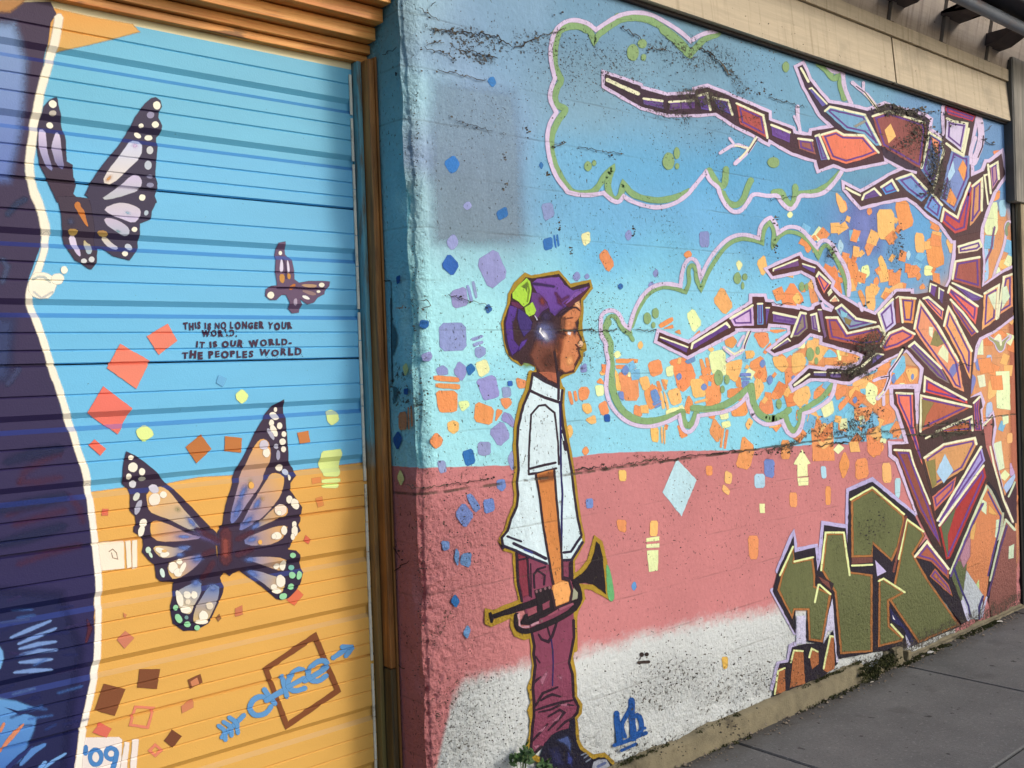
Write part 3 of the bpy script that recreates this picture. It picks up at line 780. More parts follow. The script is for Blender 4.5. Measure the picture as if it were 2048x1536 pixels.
# ================================================================== paintings on the door
A = (0, 0, .25); B = (512, 0, .25); C_ = (0, 384, .25); D = (512, 384, .25); E_ = (0, 768, .25); F_ = (512, 768, .25); G = (0, 1152, .25); H = (512, 1152, .25)
b1 = (50, 180, .14648); b1b = (50, 350, .14648); b2 = (230, 790, .1953); b3 = (230, 1000, .1953)
INK = (52, 42, 70); CREAM = (246, 242, 222)

p = Paint('painted_ground', DOOR, 'door', 0, 'golden yellow lower field of the door painting')
top = [(-420, 1010), (0, 1000), (182, 985), (250, 976), (335, 968), (400, 955), (475, 951), (530, 947), (592, 942), (652, 935), (700, 929), (760, 922)]
p.fill(top+[(790, 1680), (-420, 1720)], (232, 174, 84), 3.5, c2=(216, 168, 82)).done()
p = Paint('painted_sun_patch', DOOR, 'door', 1, 'orange patch at the top of the door')
p.fill(tr(A, '400,60 700,130 1060,195 1115,255 900,312 700,362 500,402 380,430'), (236, 166, 74), 4, c2=(222, 176, 96)).done()
# dark figure along the left edge
edge = tr(A, '400,20 445,110 400,180 385,300 335,560 295,760 252,960 215,1160 190,1370 240,1530')+tr(C_, '300,160 340,290 325,420 270,560 222,700 205,790 230,880 262,970 302,1090 350,1290 400,1430')+tr(E_, '432,0 490,230 545,350 590,500 640,640 670,790 695,940 712,1090 732,1200 757,1400')+tr(G, '766,0 760,150 745,330 755,500 745,690 720,820 690,960 650,1130 625,1250 605,1400 590,1580')
p = Paint('painted_dark_figure', DOOR, 'door', 2, 'dark purple and navy figure at the left edge of the door')
p.fill([(-420, 10)]+edge+[(-420, 1640)], (62, 46, 74), 2.3, c2=(26, 30, 88))
p.l = 1
p.fill([(-420, 60), (26, 50), (50, 120), (40, 260), (16, 360), (-420, 380)], (128, 158, 205), 22, c2=(96, 120, 190))
p.fill([(-420, -20), (52, 0), (20, 24), (-420, 26)], (196, 140, 80), 8, .8)
p.fill([(-420, 1160), (120, 1190), (160, 1300), (140, 1420), (120, 1600), (-420, 1620)], (24, 30, 78), 26)
p.fill([(-420, 560), (28, 640), (18, 760), (-420, 800)], (48, 62, 110), 22, .8)
p.l = 2
for s, w, c in (('20,540 60,600 20,720', 5, (66, 78, 118)), ('60,180 140,90 200,60', 6, (40, 56, 96)), ('150,1420 60,1536', 6, (58, 66, 110))):
    p.line(tr(C_, s), w, c, 8, a=.7)
for s in ('150,790 200,700 330,620 480,560', '60,1050 200,980 330,960', '480,750 320,780 160,790', '120,1130 300,1070 520,1010', '150,1440 400,1350 640,1290', '560,900 640,1000 660,1100'):
    p.line(tr(E_, s), 6, (92, 44, 74), 12, a=.4, taper=.5)
for s in ('0,1280 200,1230 500,1140', '0,1010 240,960 520,900', '60,620 260,560 480,520'):
    p.line(tr(E_, s), 12, (30, 40, 84), 14, a=.6, taper=.5)
p.l = 3
for s in ('90,490 230,430 400,360', '150,540 300,480 440,420', '160,580 300,545 440,525', '170,625 300,600 450,590', '160,690 280,680 410,665', '120,770 260,755 410,750', '700,360 720,420 690,520'):
    c = (118, 152, 214) if not s.startswith('700') else (80, 30, 52)
    p.line(tr(G, s), 6, c, 4, a=.85, taper=.75)
p.fill(tr(G, '-300,980 0,980 130,1000 285,1055 150,1090 290,1130 270,1230 210,1370 160,1480 40,1536 -300,1620'), (92, 152, 214), 5, c2=(60, 110, 190))
p.fill(tr(G, '-10,560 20,600 28,660 0,740 -60,740 -60,560'), (110, 168, 226), 4)
for _ in range(26):
    x, y = hand.uniform(-20, 130), hand.uniform(1200, 1536); a_ = hand.uniform(-.5, .1); l_ = hand.uniform(20, 60)
    p.line([(x, y), (x+l_*math.cos(a_), y+l_*math.sin(a_))], hand.uniform(1.5, 5), hand.choice([(44, 74, 150), (70, 116, 196), (34, 44, 110), (60, 52, 110)]), 5, a=.45, taper=.6)
p.l = 4
p.line(tr(G, '0,1400 60,1320 180,1190'), 7, (206, 130, 96), 2, taper=.7); p.line(tr(G, '0,1240 30,1180'), 4, (206, 130, 96), 2)
p.fill(tr(G, '40,1050 150,1085 285,1060 160,1110'), (28, 36, 90), 3); p.line(tr(G, '60,1536 160,1440 260,1370'), 5, (30, 40, 100), 4)
p.line(tr(G, '170,1500 260,1400 350,1350'), 9, (80, 130, 200), 4, taper=.6); p.line(tr(G, '360,1530 420,1480 520,1420'), 4, (110, 160, 220), 3, taper=.6); p.line(tr(G, '300,1560 360,1490'), 5, (110, 160, 220), 3)
p.done()
p = Paint('painted_white_line', DOOR, 'door', 3, 'wavering cream outline between the dark figure and the sky')
wl_ = tr(A, '470,140 462,200 440,330 400,480 348,640 315,770 285,960 255,1130 228,1330 255,1480')+tr(C_, '268,0 320,120 352,240 372,340 362,430 330,550 282,680 240,760 226,850 255,940 295,1050 340,1170 390,1330 430,1470')+tr(E_, '460,0 520,200 580,380 630,560 680,680 705,820 722,960 738,1090 752,1200 770,1400')+tr(G, '788,0 790,160 785,330 782,500 775,690 755,800 725,950 690,1100 660,1230 640,1400 620,1590')
k = 14
p.line(wl_[:k], 13, (248, 240, 218), 5, sm=1); p.line(wl_[k-1:k+16], 10.5, (250, 242, 222), 4, sm=1); p.line(wl_[k+15:], 10, (248, 242, 230), 3.5, sm=1)
p.l = 1
p.oval(84, 571, 28, 27, (250, 243, 222), 0, 2.4, n=22); p.oval(115, 558, 13, 11, (250, 243, 222), 0, 2.4); p.oval(128, 540, 6, 7, (250, 246, 226), 0, 2)
p.l = 2; p.line(tr(C_, '262,700 300,680 350,680 400,720'), 2, (190, 205, 205), 3, a=.6); p.line(tr(C_, '270,800 330,850 420,800'), 2, (190, 200, 210), 3, a=.5)
p.done()

def dots(p, o, L, c, f=.9):
    for q in L:
        cc = q[5] if len(q) > 5 else c
        p.oval(o[0]+q[0]*o[2], o[1]+q[1]*o[2], q[2]*o[2], q[3]*o[2], cc, q[4] if len(q) > 4 else 0, f)
# ---- butterfly beside the white line
p = Paint('painted_butterfly', DOOR, 'door', 4, 'large butterfly high on the blue of the door')
ink = (54, 46, 76)
p.fill(tr(b1, '400,110 430,105 445,200 480,330 500,480 545,680 560,980 640,1030 650,1190 690,1280 650,1420 720,1500 440,1530 300,1220 200,1020 165,780 180,540 235,330 260,230 330,150'), ink, 2.3, c2=(60, 40, 62))
p.fill(tr(b1b, '440,300 640,300 760,310 900,330 960,420 1000,600 1000,760 980,1000 970,1200 900,1285 860,1270 760,1200 680,1160 600,1040 550,950 510,740 500,560 470,420'), (58, 44, 66), 2)
p.fill(tr(b1, '1780,105 1840,150 1860,230 1820,300 1810,380 1865,490 1840,600 1800,640 1805,740 1790,880 1780,1000 1770,1160 1800,1280 1780,1350 1760,1450 1790,1536 950,1536 820,1430 900,1260 1000,1110 1130,940 1250,800 1400,600 1500,380 1640,190 1720,120'), ink, 2)
p.fill(tr(b1b, '1790,90 1800,200 1750,280 1785,360 1750,440 1720,500 1710,600 1560,660 1560,800 1545,920 1550,990 1420,1160 1200,1100 1050,1000 970,1000 950,700 900,400 850,260 900,100 1000,0'), ink, 2)
p.l = 1
for s, c, c2 in (('190,540 265,540 285,700 295,840 330,960 380,1110 290,1050 215,870 185,740', (222, 208, 238), (120, 124, 176)), ('430,565 470,640 480,740 500,900 530,1100 420,1010 385,880 360,790 385,680', (220, 210, 238), (104, 104, 156)),
                 ('1440,690 1590,710 1580,910 1400,1080 1180,1290 1050,1260 1150,1080 1250,960 1350,820', (206, 214, 240), (224, 214, 204)), ('1590,1250 1560,1190 1500,1165 1430,1190 1330,1290 1180,1400 1030,1500 1250,1470 1450,1400 1500,1390 1570,1330', (206, 194, 226), (184, 190, 196))):
    p.fill(tr(b1, s), c, 2, sm=1, c2=c2)
for s, c, c2 in (('1070,460 1250,385 1380,390 1500,430 1575,480 1560,580 1480,660 1300,590 1150,530', (206, 198, 208), (204, 196, 226)), ('1075,590 1200,600 1330,660 1420,740 1410,820 1340,830 1200,740 1110,680', (200, 186, 210), (176, 186, 206)),
                 ('610,830 690,830 720,960 755,1090 740,1110 690,1060 640,960', (222, 212, 232), (206, 192, 228)), ('820,880 860,930 910,950 905,1070 840,1080 820,960', (196, 176, 120), (170, 196, 214)), ('1050,850 1120,850 1200,930 1290,990 1230,1025 1120,950', (214, 204, 180), (196, 196, 222)),
                 ('580,740 720,745 700,820 620,820', (166, 128, 56), (190, 160, 90)), ('970,770 1090,760 1140,830 1040,840', (170, 124, 66), (190, 160, 90))):
    p.fill(tr(b1b, s), c, 1.6, sm=1, c2=c2)
p.l = 2
p.oval(50+1140*.14648, 180+1210*.14648, 11, 6, (214, 152, 84), -45, 7, .8); p.oval(50+1500*.14648, 180+760*.14648, 9, 8, (214, 184, 222), 0, 6, .7); p.oval(50+1400*.14648, 350+520*.14648, 9, 5, (150, 190, 212), 20, 5, .7); p.oval(50+1270*.14648, 350+770*.14648, 8, 4, (120, 170, 180), 20, 4, .7)
p.oval(50+620*.14648, 350+640*.14648, 12, 12, (64, 70, 104), 0, 9, .8)
p.fill(tr(b1b, '700,365 745,380 755,440 805,490 830,620 862,705 830,690 760,580 720,500 665,420'), (196, 118, 50), 1.2, sm=1)
dots(p, b1, [(375, 195, 55, 48, 30), (375, 320, 48, 36, 0, (190, 182, 170)), (350, 475, 45, 38, 30), (1795, 215, 48, 55, -15), (1710, 345, 48, 45, 0, (150, 146, 178)), (1775, 475, 45, 42), (1580, 490, 32, 28), (1550, 612, 50, 30, 30), (1700, 645, 52, 35), (1700, 825, 44, 52, 0, (206, 210, 212)), (1675, 1030, 46, 58, 0, (190, 200, 214)), (1700, 1185, 40, 25, 0, (128, 128, 160)), (1705, 1300, 48, 30, 0, (138, 138, 170))], CREAM)
dots(p, b1b, [(1595, 310, 42, 42), (1650, 520, 26, 35, 20, (180, 196, 210)), (1490, 745, 36, 32), (1425, 980, 52, 40, 40, (196, 204, 218)), (1360, 1075, 38, 35), (800, 1175, 38, 30, 0, (214, 216, 218)), (905, 1155, 38, 38, 0, (214, 216, 218))], CREAM)
p.done()
# ---- small butterfly over the lettering
p = Paint('painted_butterfly', DOOR, 'door', 4, 'small purple butterfly above the black lettering')
p.fill(tr(D, '180,410 230,400 240,500 280,540 300,640 300,700 340,730 420,715 530,715 585,720 580,750 545,790 540,815 490,840 460,880 410,895 340,850 365,900 350,960 300,965 270,930 270,880 240,820 200,820 160,860 110,860 75,830 80,780 120,755 170,750 155,640 160,520'), (100, 76, 108), 2)
p.l = 1
for s, c in (('195,540 210,540 215,640 185,640', (220, 212, 234)), ('245,545 258,560 268,640 250,645', (220, 212, 234)), ('185,660 225,660 222,730 190,720', (200, 142, 62)), ('250,650 275,660 270,700 250,690', (200, 142, 62)), ('365,830 400,830 430,855 415,860 380,850', (240, 240, 236)), ('350,740 480,740 480,762 400,762', (186, 150, 116)), ('350,785 430,790 490,820 440,830', (150, 120, 120)), ('260,760 310,730 310,760 270,790', (200, 116, 40)), ('300,860 325,850 325,910 300,900', (176, 160, 186))):
    p.fill(tr(D, s), c, 1, sm=1)
p.line(tr(D, '215,540 235,600 240,690'), 2.5, (70, 48, 84), 1.5); p.line(tr(D, '170,770 300,765 400,775 540,770'), 2.5, (70, 48, 84), 2, a=.7)
dots(p, D, [(115, 825, 26, 26), (522, 745, 22, 17), (497, 797, 14, 9), (205, 485, 12, 16)], CREAM)
p.done()
# ---- big butterfly across the blue and yellow
p = Paint('painted_butterfly', DOOR, 'door', 4, 'biggest butterfly straddling the blue and yellow fields')
ink = (58, 42, 68)
p.fill(tr(b2, '115,580 200,620 300,690 420,790 520,900 640,1010 760,1130 900,1280 1040,1420 1045,1536 300,1536 280,1450 190,1400 190,1350 215,1330 205,1240 150,1180 155,1050 145,960 85,910 78,830 85,720 100,640'), ink, 1.5)
p.fill(tr(b2, '1725,50 1735,200 1755,400 1770,600 1770,680 1830,750 1850,820 1790,900 1790,980 1840,1050 1890,1120 1910,1150 1890,1290 1870,1330 1895,1390 1830,1440 1800,1520 1780,1560 1050,1560 1050,1400 1100,1320 1130,1130 1180,980 1210,870 1250,740 1310,640 1360,540 1430,390 1530,220 1620,110'), ink, 1.5)
p.fill(tr(b3, '280,380 1000,300 1050,650 1100,690 1110,760 1085,800 1110,880 1095,960 1040,1080 990,1190 950,1260 830,1330 700,1335 590,1260 570,1150 565,1080 600,950 610,840 460,830 420,790 405,660 340,610 275,530 290,460'), ink, 1.5, c2=(40, 30, 62))
p.fill(tr(b3, '1050,330 1800,300 1760,480 1770,510 1850,520 1890,560 1900,650 1920,740 1890,860 1850,920 1770,1000 1700,1020 1650,1010 1500,880 1350,770 1280,720 1220,750 1185,780 1150,750 1100,740 1050,680'), ink, 1.5, c2=(40, 30, 62))
p.l = 1
OG, BL = (240, 186, 104), (168, 168, 168)
for o, s, c, c2, dr in ((b2, '320,1000 460,940 520,960 600,1050 700,1180 820,1310 890,1400 800,1390 690,1340 560,1270 440,1230 350,1190 330,1100', OG, BL, (1, 1.3)), (b2, '360,1330 400,1285 500,1310 640,1370 760,1430 900,1460 700,1490 450,1500 370,1440', (234, 178, 96), (140, 128, 172), (1, .2)),
                       (b2, '1500,450 1560,470 1580,540 1590,620 1560,740 1510,860 1450,970 1380,1060 1300,1180 1220,1300 1180,1310 1190,1200 1230,1050 1260,930 1310,790 1350,680 1400,580 1450,490', (234, 176, 92), (112, 124, 188), (-.3, 1)), (b2, '1640,800 1720,820 1725,900 1690,1030 1600,1150 1480,1270 1370,1340 1270,1390 1290,1330 1400,1120 1480,990 1540,890 1590,830', (234, 178, 92), (112, 122, 184), (-1, .8)),
                       (b2, '1700,1120 1760,1150 1760,1220 1680,1260 1550,1310 1420,1370 1500,1290 1600,1180', (234, 178, 96), (160, 150, 150), (-1, .2)), (b2, '1760,1340 1740,1400 1700,1480 1560,1536 1340,1536 1320,1470 1500,1400 1640,1350', (234, 178, 92), (120, 124, 170), (-1, .2)),
                       (b3, '390,480 480,470 640,500 780,460 700,520 590,580 470,590 410,530', (232, 198, 130), (110, 124, 176), (1, 0)), (b3, '530,660 640,610 760,580 900,560 860,640 760,730 640,800 570,800', (226, 184, 112), (110, 110, 170), (1, -.5)),
                       (b3, '640,950 760,880 900,830 870,960 800,1080 770,1160 720,1160 640,1080', (96, 128, 184), (226, 206, 158), (-.3, 1)), (b3, '940,910 1060,860 1055,980 1020,1080 960,1200 920,1270 810,1260 800,1200 830,1090 890,1000', (84, 124, 190), (214, 182, 112), (0, 1)),
                       (b3, '1330,600 1500,580 1750,600 1750,680 1720,730 1600,690 1450,640', (120, 130, 180), (226, 176, 104), (1, 0)), (b3, '1350,720 1500,740 1640,790 1730,800 1730,880 1700,950 1640,950 1560,880 1450,800', (70, 110, 190), (220, 186, 120), (1, .3))):
    p.fill(tr(o, s), c, 2, sm=1, c2=c2, dirn=dr)
p.l = 2
for x, y, rx, ry, c in ((640, 1170, 10, 8, (158, 156, 110)), (1380, 900, 7, 14, (196, 168, 84)), (1330, 980, 8, 16, (116, 124, 164)), (1260, 1130, 9, 18, (110, 120, 186)), (1460, 1130, 9, 12, (120, 134, 180)), (1500, 1060, 8, 8, (206, 168, 92)), (960, 1480, 60, 8, (110, 100, 160))):
    p.oval(230+x*.1953, 790+y*.1953, rx, ry, c, 20, 8, .6)
BU = (96, 124, 196)
for o, x, y, rx, ry, a in ((b2, 780, 1300, 16, 7, 45), (b2, 850, 1390, 12, 6, 30), (b2, 1250, 1180, 8, 22, 20), (b2, 1300, 1010, 7, 20, 20), (b2, 1360, 1290, 8, 18, 35), (b2, 1450, 1110, 7, 15, 30), (b2, 1440, 1340, 14, 6, -30), (b2, 1400, 1480, 14, 7, -15), (b2, 700, 1450, 18, 5, 0), (b3, 700, 490, 14, 6, 0), (b3, 840, 600, 13, 9, -20), (b3, 840, 850, 10, 8, -30), (b3, 1000, 900, 11, 8, 0), (b3, 1380, 610, 13, 6, 0), (b3, 1420, 760, 15, 7, 25), (b3, 660, 560, 10, 6, 0)):
    p.oval(o[0]+x*.1953, o[1]+y*.1953, rx*1.25, ry*1.25, BU, a, 5, .85)
for s, w, c in (('1130,330 1135,450 1130,620', 16, (96, 46, 58)), ('1125,420 1130,560', 6, (146, 70, 64))):
    p.line(tr(b3, s), w, c, 8, a=.75)
for s in ('840,300 950,360 1050,420', '900,560 1000,520', '1000,640 900,800', '1250,400 1400,330', '1250,560 1400,500'):
    p.line(tr(b3, s), 7, (92, 46, 66), 6, a=.55)
p.l = 3
W_ = (246, 238, 220); MN = (150, 216, 166); GY = (176, 176, 196)
dots(p, b2, [(160, 640, 25, 22), (180, 740, 46, 46), (272, 785, 30, 34), (138, 835, 25, 28), (280, 860, 35, 20, 0, (170, 170, 160)), (190, 915, 34, 36, 0, (214, 214, 220)), (215, 1040, 26, 44, 30, (212, 216, 206)), (285, 1310, 34, 40, 20), (265, 1390, 28, 58, 15), (232, 1150, 26, 76, 20, GY),
             (1655, 150, 14, 22), (1632, 215, 34, 42, -50), (1597, 285, 22, 30), (1622, 365, 28, 62, -25), (1680, 315, 24, 32), (1725, 400, 22, 25), (1710, 478, 30, 30), (1720, 555, 22, 27), (1590, 400, 18, 62, -30, GY), (1645, 525, 20, 24, 0, GY), (1665, 615, 17, 48, 0, (160, 160, 186)), (1690, 745, 34, 32), (1752, 790, 30, 26, 40, (190, 200, 226)), (1780, 845, 10, 26), (1780, 1070, 30, 36), (1840, 1115, 36, 54, -20), (1830, 1325, 20, 32), (1835, 1390, 28, 52), (1815, 1450, 18, 30),
             (400, 1070, 56, 66, 20, (248, 232, 214)), (490, 1020, 33, 32), (400, 960, 46, 40, 0, (214, 210, 226)), (1545, 590, 34, 44), (1520, 510, 44, 46, 0, (206, 200, 214)), (1390, 925, 25, 32, 0, (238, 178, 88))], W_, 1.4)
dots(p, b3, [(335, 510, 24, 30, 0, (200, 226, 206)), (360, 560, 12, 30, -25, (200, 226, 206)), (480, 745, 20, 46, -15, (206, 228, 220)), (470, 520, 64, 26, 20), (505, 555, 46, 26, -15), (590, 690, 46, 54), (640, 740, 40, 40), (690, 690, 22, 56, 25), (655, 630, 28, 26), (658, 1010, 32, 82, -10), (735, 970, 36, 34), (805, 970, 30, 36), (740, 1040, 26, 26, 0, (232, 220, 196)), (720, 1120, 52, 36), (965, 1080, 34, 36, 0, (226, 214, 192)), (900, 1185, 44, 52), (880, 1245, 62, 22), (1660, 680, 28, 28), (1725, 670, 30, 52), (1690, 830, 44, 60), (1620, 890, 30, 28), (1650, 930, 44, 24), (1725, 310, 28, 44), (1650, 365, 46, 36), (1620, 370, 22, 26), (1480, 430, 18, 22, 0, (238, 176, 86)), (1690, 100, 60, 56, 0, (240, 222, 204)), (1675, 130, 22, 22), (500, 520, 24, 12, 0, (226, 180, 110))], W_, 1.3)
dots(p, b3, [(1815, 565, 28, 25), (1815, 695, 28, 25, 0, (120, 190, 176)), (1810, 770, 30, 32, 30), (1880, 770, 24, 42, 15), (1795, 885, 28, 32, 30), (1715, 985, 38, 30, -20), (615, 1100, 25, 28), (645, 1210, 30, 48, -30), (735, 1270, 32, 28), (835, 1305, 28, 25), (725, 1200, 18, 18, 0, (110, 150, 150))], MN)
p.done()

# ---- squares and diamonds on the door
def square(P, c, label=None, f=1.0, parent=None, surf='door', lvl=3, sm=0):
    q = Paint('painted_square', parent or DOOR, surf, lvl, label)
    q.fill(P, c, f, sm=sm, q=.16); return q.done()
SAL = (240, 132, 108); LIM = (228, 246, 152); BRO = (128, 74, 44)
for o, s, c, sm, lb in ((C_, '1340,1055 1415,1190 1270,1300 1175,1155', SAL, 0, 'salmon square left of the lettering'), ((0, 0, 1), '240,688 299,722 272,777 214,736', SAL, 0, 'larger salmon diamond below left of the lettering'), (E_, '825,20 1055,195 940,400 700,230', (238, 116, 100), 0, 'biggest salmon diamond beside the white line'),
                        (E_, '755,445 845,520 800,570 710,490', (236, 112, 92), 0, None), (E_, '820,1000 866,1000 860,1050 812,1050', (222, 112, 84), 0, None), (E_, '1155,325 1215,370 1228,410 1150,465 1100,420 1085,370', LIM, 1, None), (E_, '1935,40 1985,90 1970,130 1930,158 1890,120 1885,80', LIM, 1, None),
                        (F_, '560,225 610,205 650,225 662,290 605,332 570,300', LIM, 1, None), (F_, '525,540 600,530 688,520 668,720 650,740 540,738 530,700 508,640', LIM, 1, 'tall lime block on the blue and yellow border'), (F_, '525,765 670,752 672,785 525,792', LIM, 1, None), (F_, '525,805 662,795 650,832 530,830', LIM, 1, None),
                        (E_, '1605,405 1688,520 1570,632 1485,505', (192, 116, 56), 0, None), (E_, '1800,418 1932,435 1925,547 1797,535', (194, 118, 58), 0, None), (F_, '330,392 415,375 430,462 350,477', (206, 126, 66), 0, None),
                        (F_, '445,755 515,745 520,785 450,800', (228, 142, 76), 0, None), (F_, '475,915 525,900 540,970 495,985', (224, 140, 74), 0, None), (F_, '395,1210 435,1245 415,1280 380,1250', (224, 108, 78), 0, None), (H, '320,100 375,150 305,235 245,190', (224, 112, 76), 0, None),
                        (G, '1000,440 1070,495 995,578 935,510', (206, 124, 96), 0, None), (G, '1880,260 1935,235 1940,305 1880,325', (204, 120, 84), 0, None), (G, '1750,305 1768,335 1745,362 1727,335', (146, 98, 60), 0, None), (G, '830,862 1000,905 915,1115 757,1070', BRO, 0, 'biggest brown square low on the yellow'), (G, '1115,745 1277,745 1252,900 1097,890', BRO, 0, None),
                        (G, '1500,830 1600,785 1617,850 1520,900', BRO, 0, None), (G, '1375,1230 1452,1280 1380,1370 1312,1315', (116, 66, 42), 0, None), (G, '1450,1040 1545,985 1543,1050 1455,1095', (206, 128, 88), 0, None), (G, '800,1175 890,1220 850,1290 740,1250', (222, 108, 90), 0, None), (G, '985,295 1010,310 1000,335 990,325', (206, 130, 84), 0, None), (E_, '1750,-70 1810,-40 1780,20 1730,-10', (104, 180, 228), 0, None)):
    square(tr(o, s), c, lb, 1.0, sm=sm)
square(tr(G, '1522,845 1575,812 1590,860 1537,888'), (206, 130, 88), None, .8, lvl=4)
for s, w in (('1080,1045 1225,1055 1180,1210 1040,1190', 4.5), ('1240,1350 1290,1392 1240,1436 1195,1395', 5)):
    q = Paint('painted_square', DOOR, 'door', 3, 'hollow pink square outline on the yellow'); q.line(tr(G, s), w, (224, 130, 100), 1, closed=True); q.done()
p = Paint('painted_white_block', DOOR, 'door', 3, 'cream block with two bars beside the white line')
for s in ('770,1275 985,1260 990,1470 800,1490', '1005,1262 1038,1256 1046,1460 1020,1470', '1060,1256 1090,1252 1092,1468 1062,1475'): p.fill(tr(E_, s), (250, 234, 212), 2.2)
p.line(tr(E_, '870,1340 900,1320 930,1350 940,1400 900,1390 890,1350'), 1, (140, 110, 80), 1, a=.6); p.done()
p = Paint('painted_white_block', DOOR, 'door', 3, 'white block with bars and a blue date in the bottom corner')
for s in ('640,1295 950,1290 972,1310 965,1480 950,1560 590,1560', '1000,1332 1030,1335 1008,1560 960,1560', '1062,1310 1105,1310 1083,1560 1040,1560'): p.fill(tr(G, s), (236, 226, 220), 2.0)
p.l = 1
TB = (70, 132, 198)
p.line(tr(G, '685,1365 682,1420'), 8, TB, 1.5)
p.line([(191+11.5*math.cos(t), 1514+15*math.sin(t)) for t in np.linspace(0, 2*math.pi, 18)[:-1]], 7.5, TB, 1.5, closed=True)
p.line([(222+11*math.cos(t), 1507+11*math.sin(t)) for t in np.linspace(0, 2*math.pi, 16)[:-1]], 7.5, TB, 1.5, closed=True)
p.line([(233, 1503), (231, 1520), (222, 1545)], 8, TB, 1.5, sm=1); p.done()
# ---- tag with arrow through a brown diamond
p = Paint('painted_diamond_outline', DOOR, 'door', 4, 'brown diamond outline behind the blue tag')
p.line([(531, 1338), (629, 1272), (675, 1381), (573, 1451)], 10, (128, 72, 38), 1.2, closed=True); p.done()
p = Paint('painted_tag', DOOR, 'door', 5, 'light blue sprayed tag lettered CHEE on an arrow')
TG = (92, 152, 208)
for s in ('1770,1290 1850,1210 1950,1110', '1745,1195 1800,1235 1800,1310', '1785,1165 1850,1205 1850,1275', '1830,1130 1895,1170 1900,1255'): p.line(tr(G, s), 7, TG, 2.2, sm=1)
p.line([(532, 1395), (520, 1392), (508, 1397), (500, 1408), (499, 1420), (508, 1430), (522, 1430), (534, 1424), (542, 1412)], 9, TG, 1.6, sm=1)
for s, w in (('62,905 100,960 150,1020', 9), ('80,995 150,950 235,905', 10), ('205,800 225,880 245,965', 9), ('375,748 330,742 285,780 250,850 255,895 310,922 390,895', 9), ('252,885 320,850 385,815', 8), ('385,840 470,790 555,740 570,700 540,672 480,685 425,740 410,795 440,835 500,842 560,795', 9), ('612,655 680,610 760,565', 8), ('685,565 730,568 772,566 745,600 715,640', 8)):
    p.line(tr(H, s), w, TG, 1.6, sm=1)
p.done()
# ---- stencilled lettering
def letters(name, text, x0, y0, x1, y1, h, c, parent, surf, lvl, label=None, wear=()):
    """stencil capitals cut one by one, each a little off"""
    G_ = []; adv = 0.0
    for ch in text:
        if ch == ' ': adv += .42; continue
        cu_ = bpy.data.curves.new('lettering', 'FONT'); cu_.body = ch; cu_.size = 1.0; cu_.offset = hand.uniform(.035, .075); cu_.resolution_u = 3
        ob = bpy.data.objects.new('lettering', cu_); m_ = ob.to_mesh(); co = [(v.co.x, v.co.y) for v in m_.vertices]; m_.calc_loop_triangles()
        T_ = [tuple(t.vertices) for t in m_.loop_triangles]; xs = [q[0] for q in co]; ob.to_mesh_clear(); bpy.data.objects.remove(ob); bpy.data.curves.remove(cu_)
        w_ = max(xs)-min(xs); an = hand.gauss(0, .07); sy = hand.uniform(.88, 1.1); dy = hand.gauss(0, .05); cx_ = (max(xs)+min(xs))/2
        co = [(adv-min(xs)+(x-cx_)*math.cos(an)-(y-.35)*math.sin(an)+cx_, ((y-.35)*math.cos(an)+(x-cx_)*math.sin(an))*sy+.35+dy) for x, y in co]
        G_.append((co, T_)); adv += w_+hand.uniform(.14, .22)
    q = Paint(name, parent, surf, lvl, label); cl = (*lin(c), 1.0)
    mp = lambda a: (x0+(x1-x0)*a[0]/adv, y0+(y1-y0)*a[0]/adv-a[1]/.70*h)
    for co, T_ in G_:
        q.k += 1
        for t in T_: q.tri([mp(co[i]) for i in t], [cl]*3)
    for (wx0, wy0, rx, ry) in wear: q.oval(wx0, wy0, rx, ry, (104, 190, 234), 0, 1.2)
    for _ in range(10): q.oval(hand.uniform(x0, x1), hand.uniform(y0-h*1.1, y0), hand.uniform(.5, 1.1), hand.uniform(.5, 1), c, 0, .7, .6, 6)
    return q.done()
for i, a in enumerate((('THIS IS NO LONGER YOUR', 366, 658.5, 586, 657, 12.5, []), ('WORLD.', 403, 674, 476, 671.5, 12, [(448, 668, 3, 5), (457, 667, 3, 3)]), ('IT IS OUR WORLD-', 392, 696, 586, 689.5, 12, []), ('THE PEOPLES WORLD', 364, 718, 606, 709, 13, []))):
    letters('painted_lettering', *a[:6], (62, 34, 66), DOOR, 'door', 3, 'black stencilled line reading '+a[0].rstrip('.-'), a[6])

# ================================================================== mural on the wall: background blocks
I = (1024, 0, .25); J = (1536, 0, .25); K = (1024, 384, .25); L = (1536, 384, .25); M = (1024, 768, .25); N = (1536, 768, .25); O = (1024, 1152, .25); Q = (1536, 1152, .25)
cl = (1160, 640, .1953); br = (1420, 500, .1953); md = (1500, 640, .17578); tt = (1680, 200, .1797); tm = (1680, 560, .1797); sq = (820, 640, .13672)
ra = (1848, 380, .1953); rb = (1848, 680, .1953); rc = (1848, 960, .1953); hd = (980, 530, 1/6); sh = (980, 740, .23445); lg = (980, 1240, .19266); tp = (960, 1060, .15625)
LAV = (146, 154, 208); BLU = (44, 108, 182); ORA = (236, 152, 94); YEL = (246, 192, 114); LIME = (234, 244, 176); BL2 = (112, 144, 206); SKYB = (178, 216, 236); PINKL = (212, 192, 226); GREEN = (134, 172, 116)

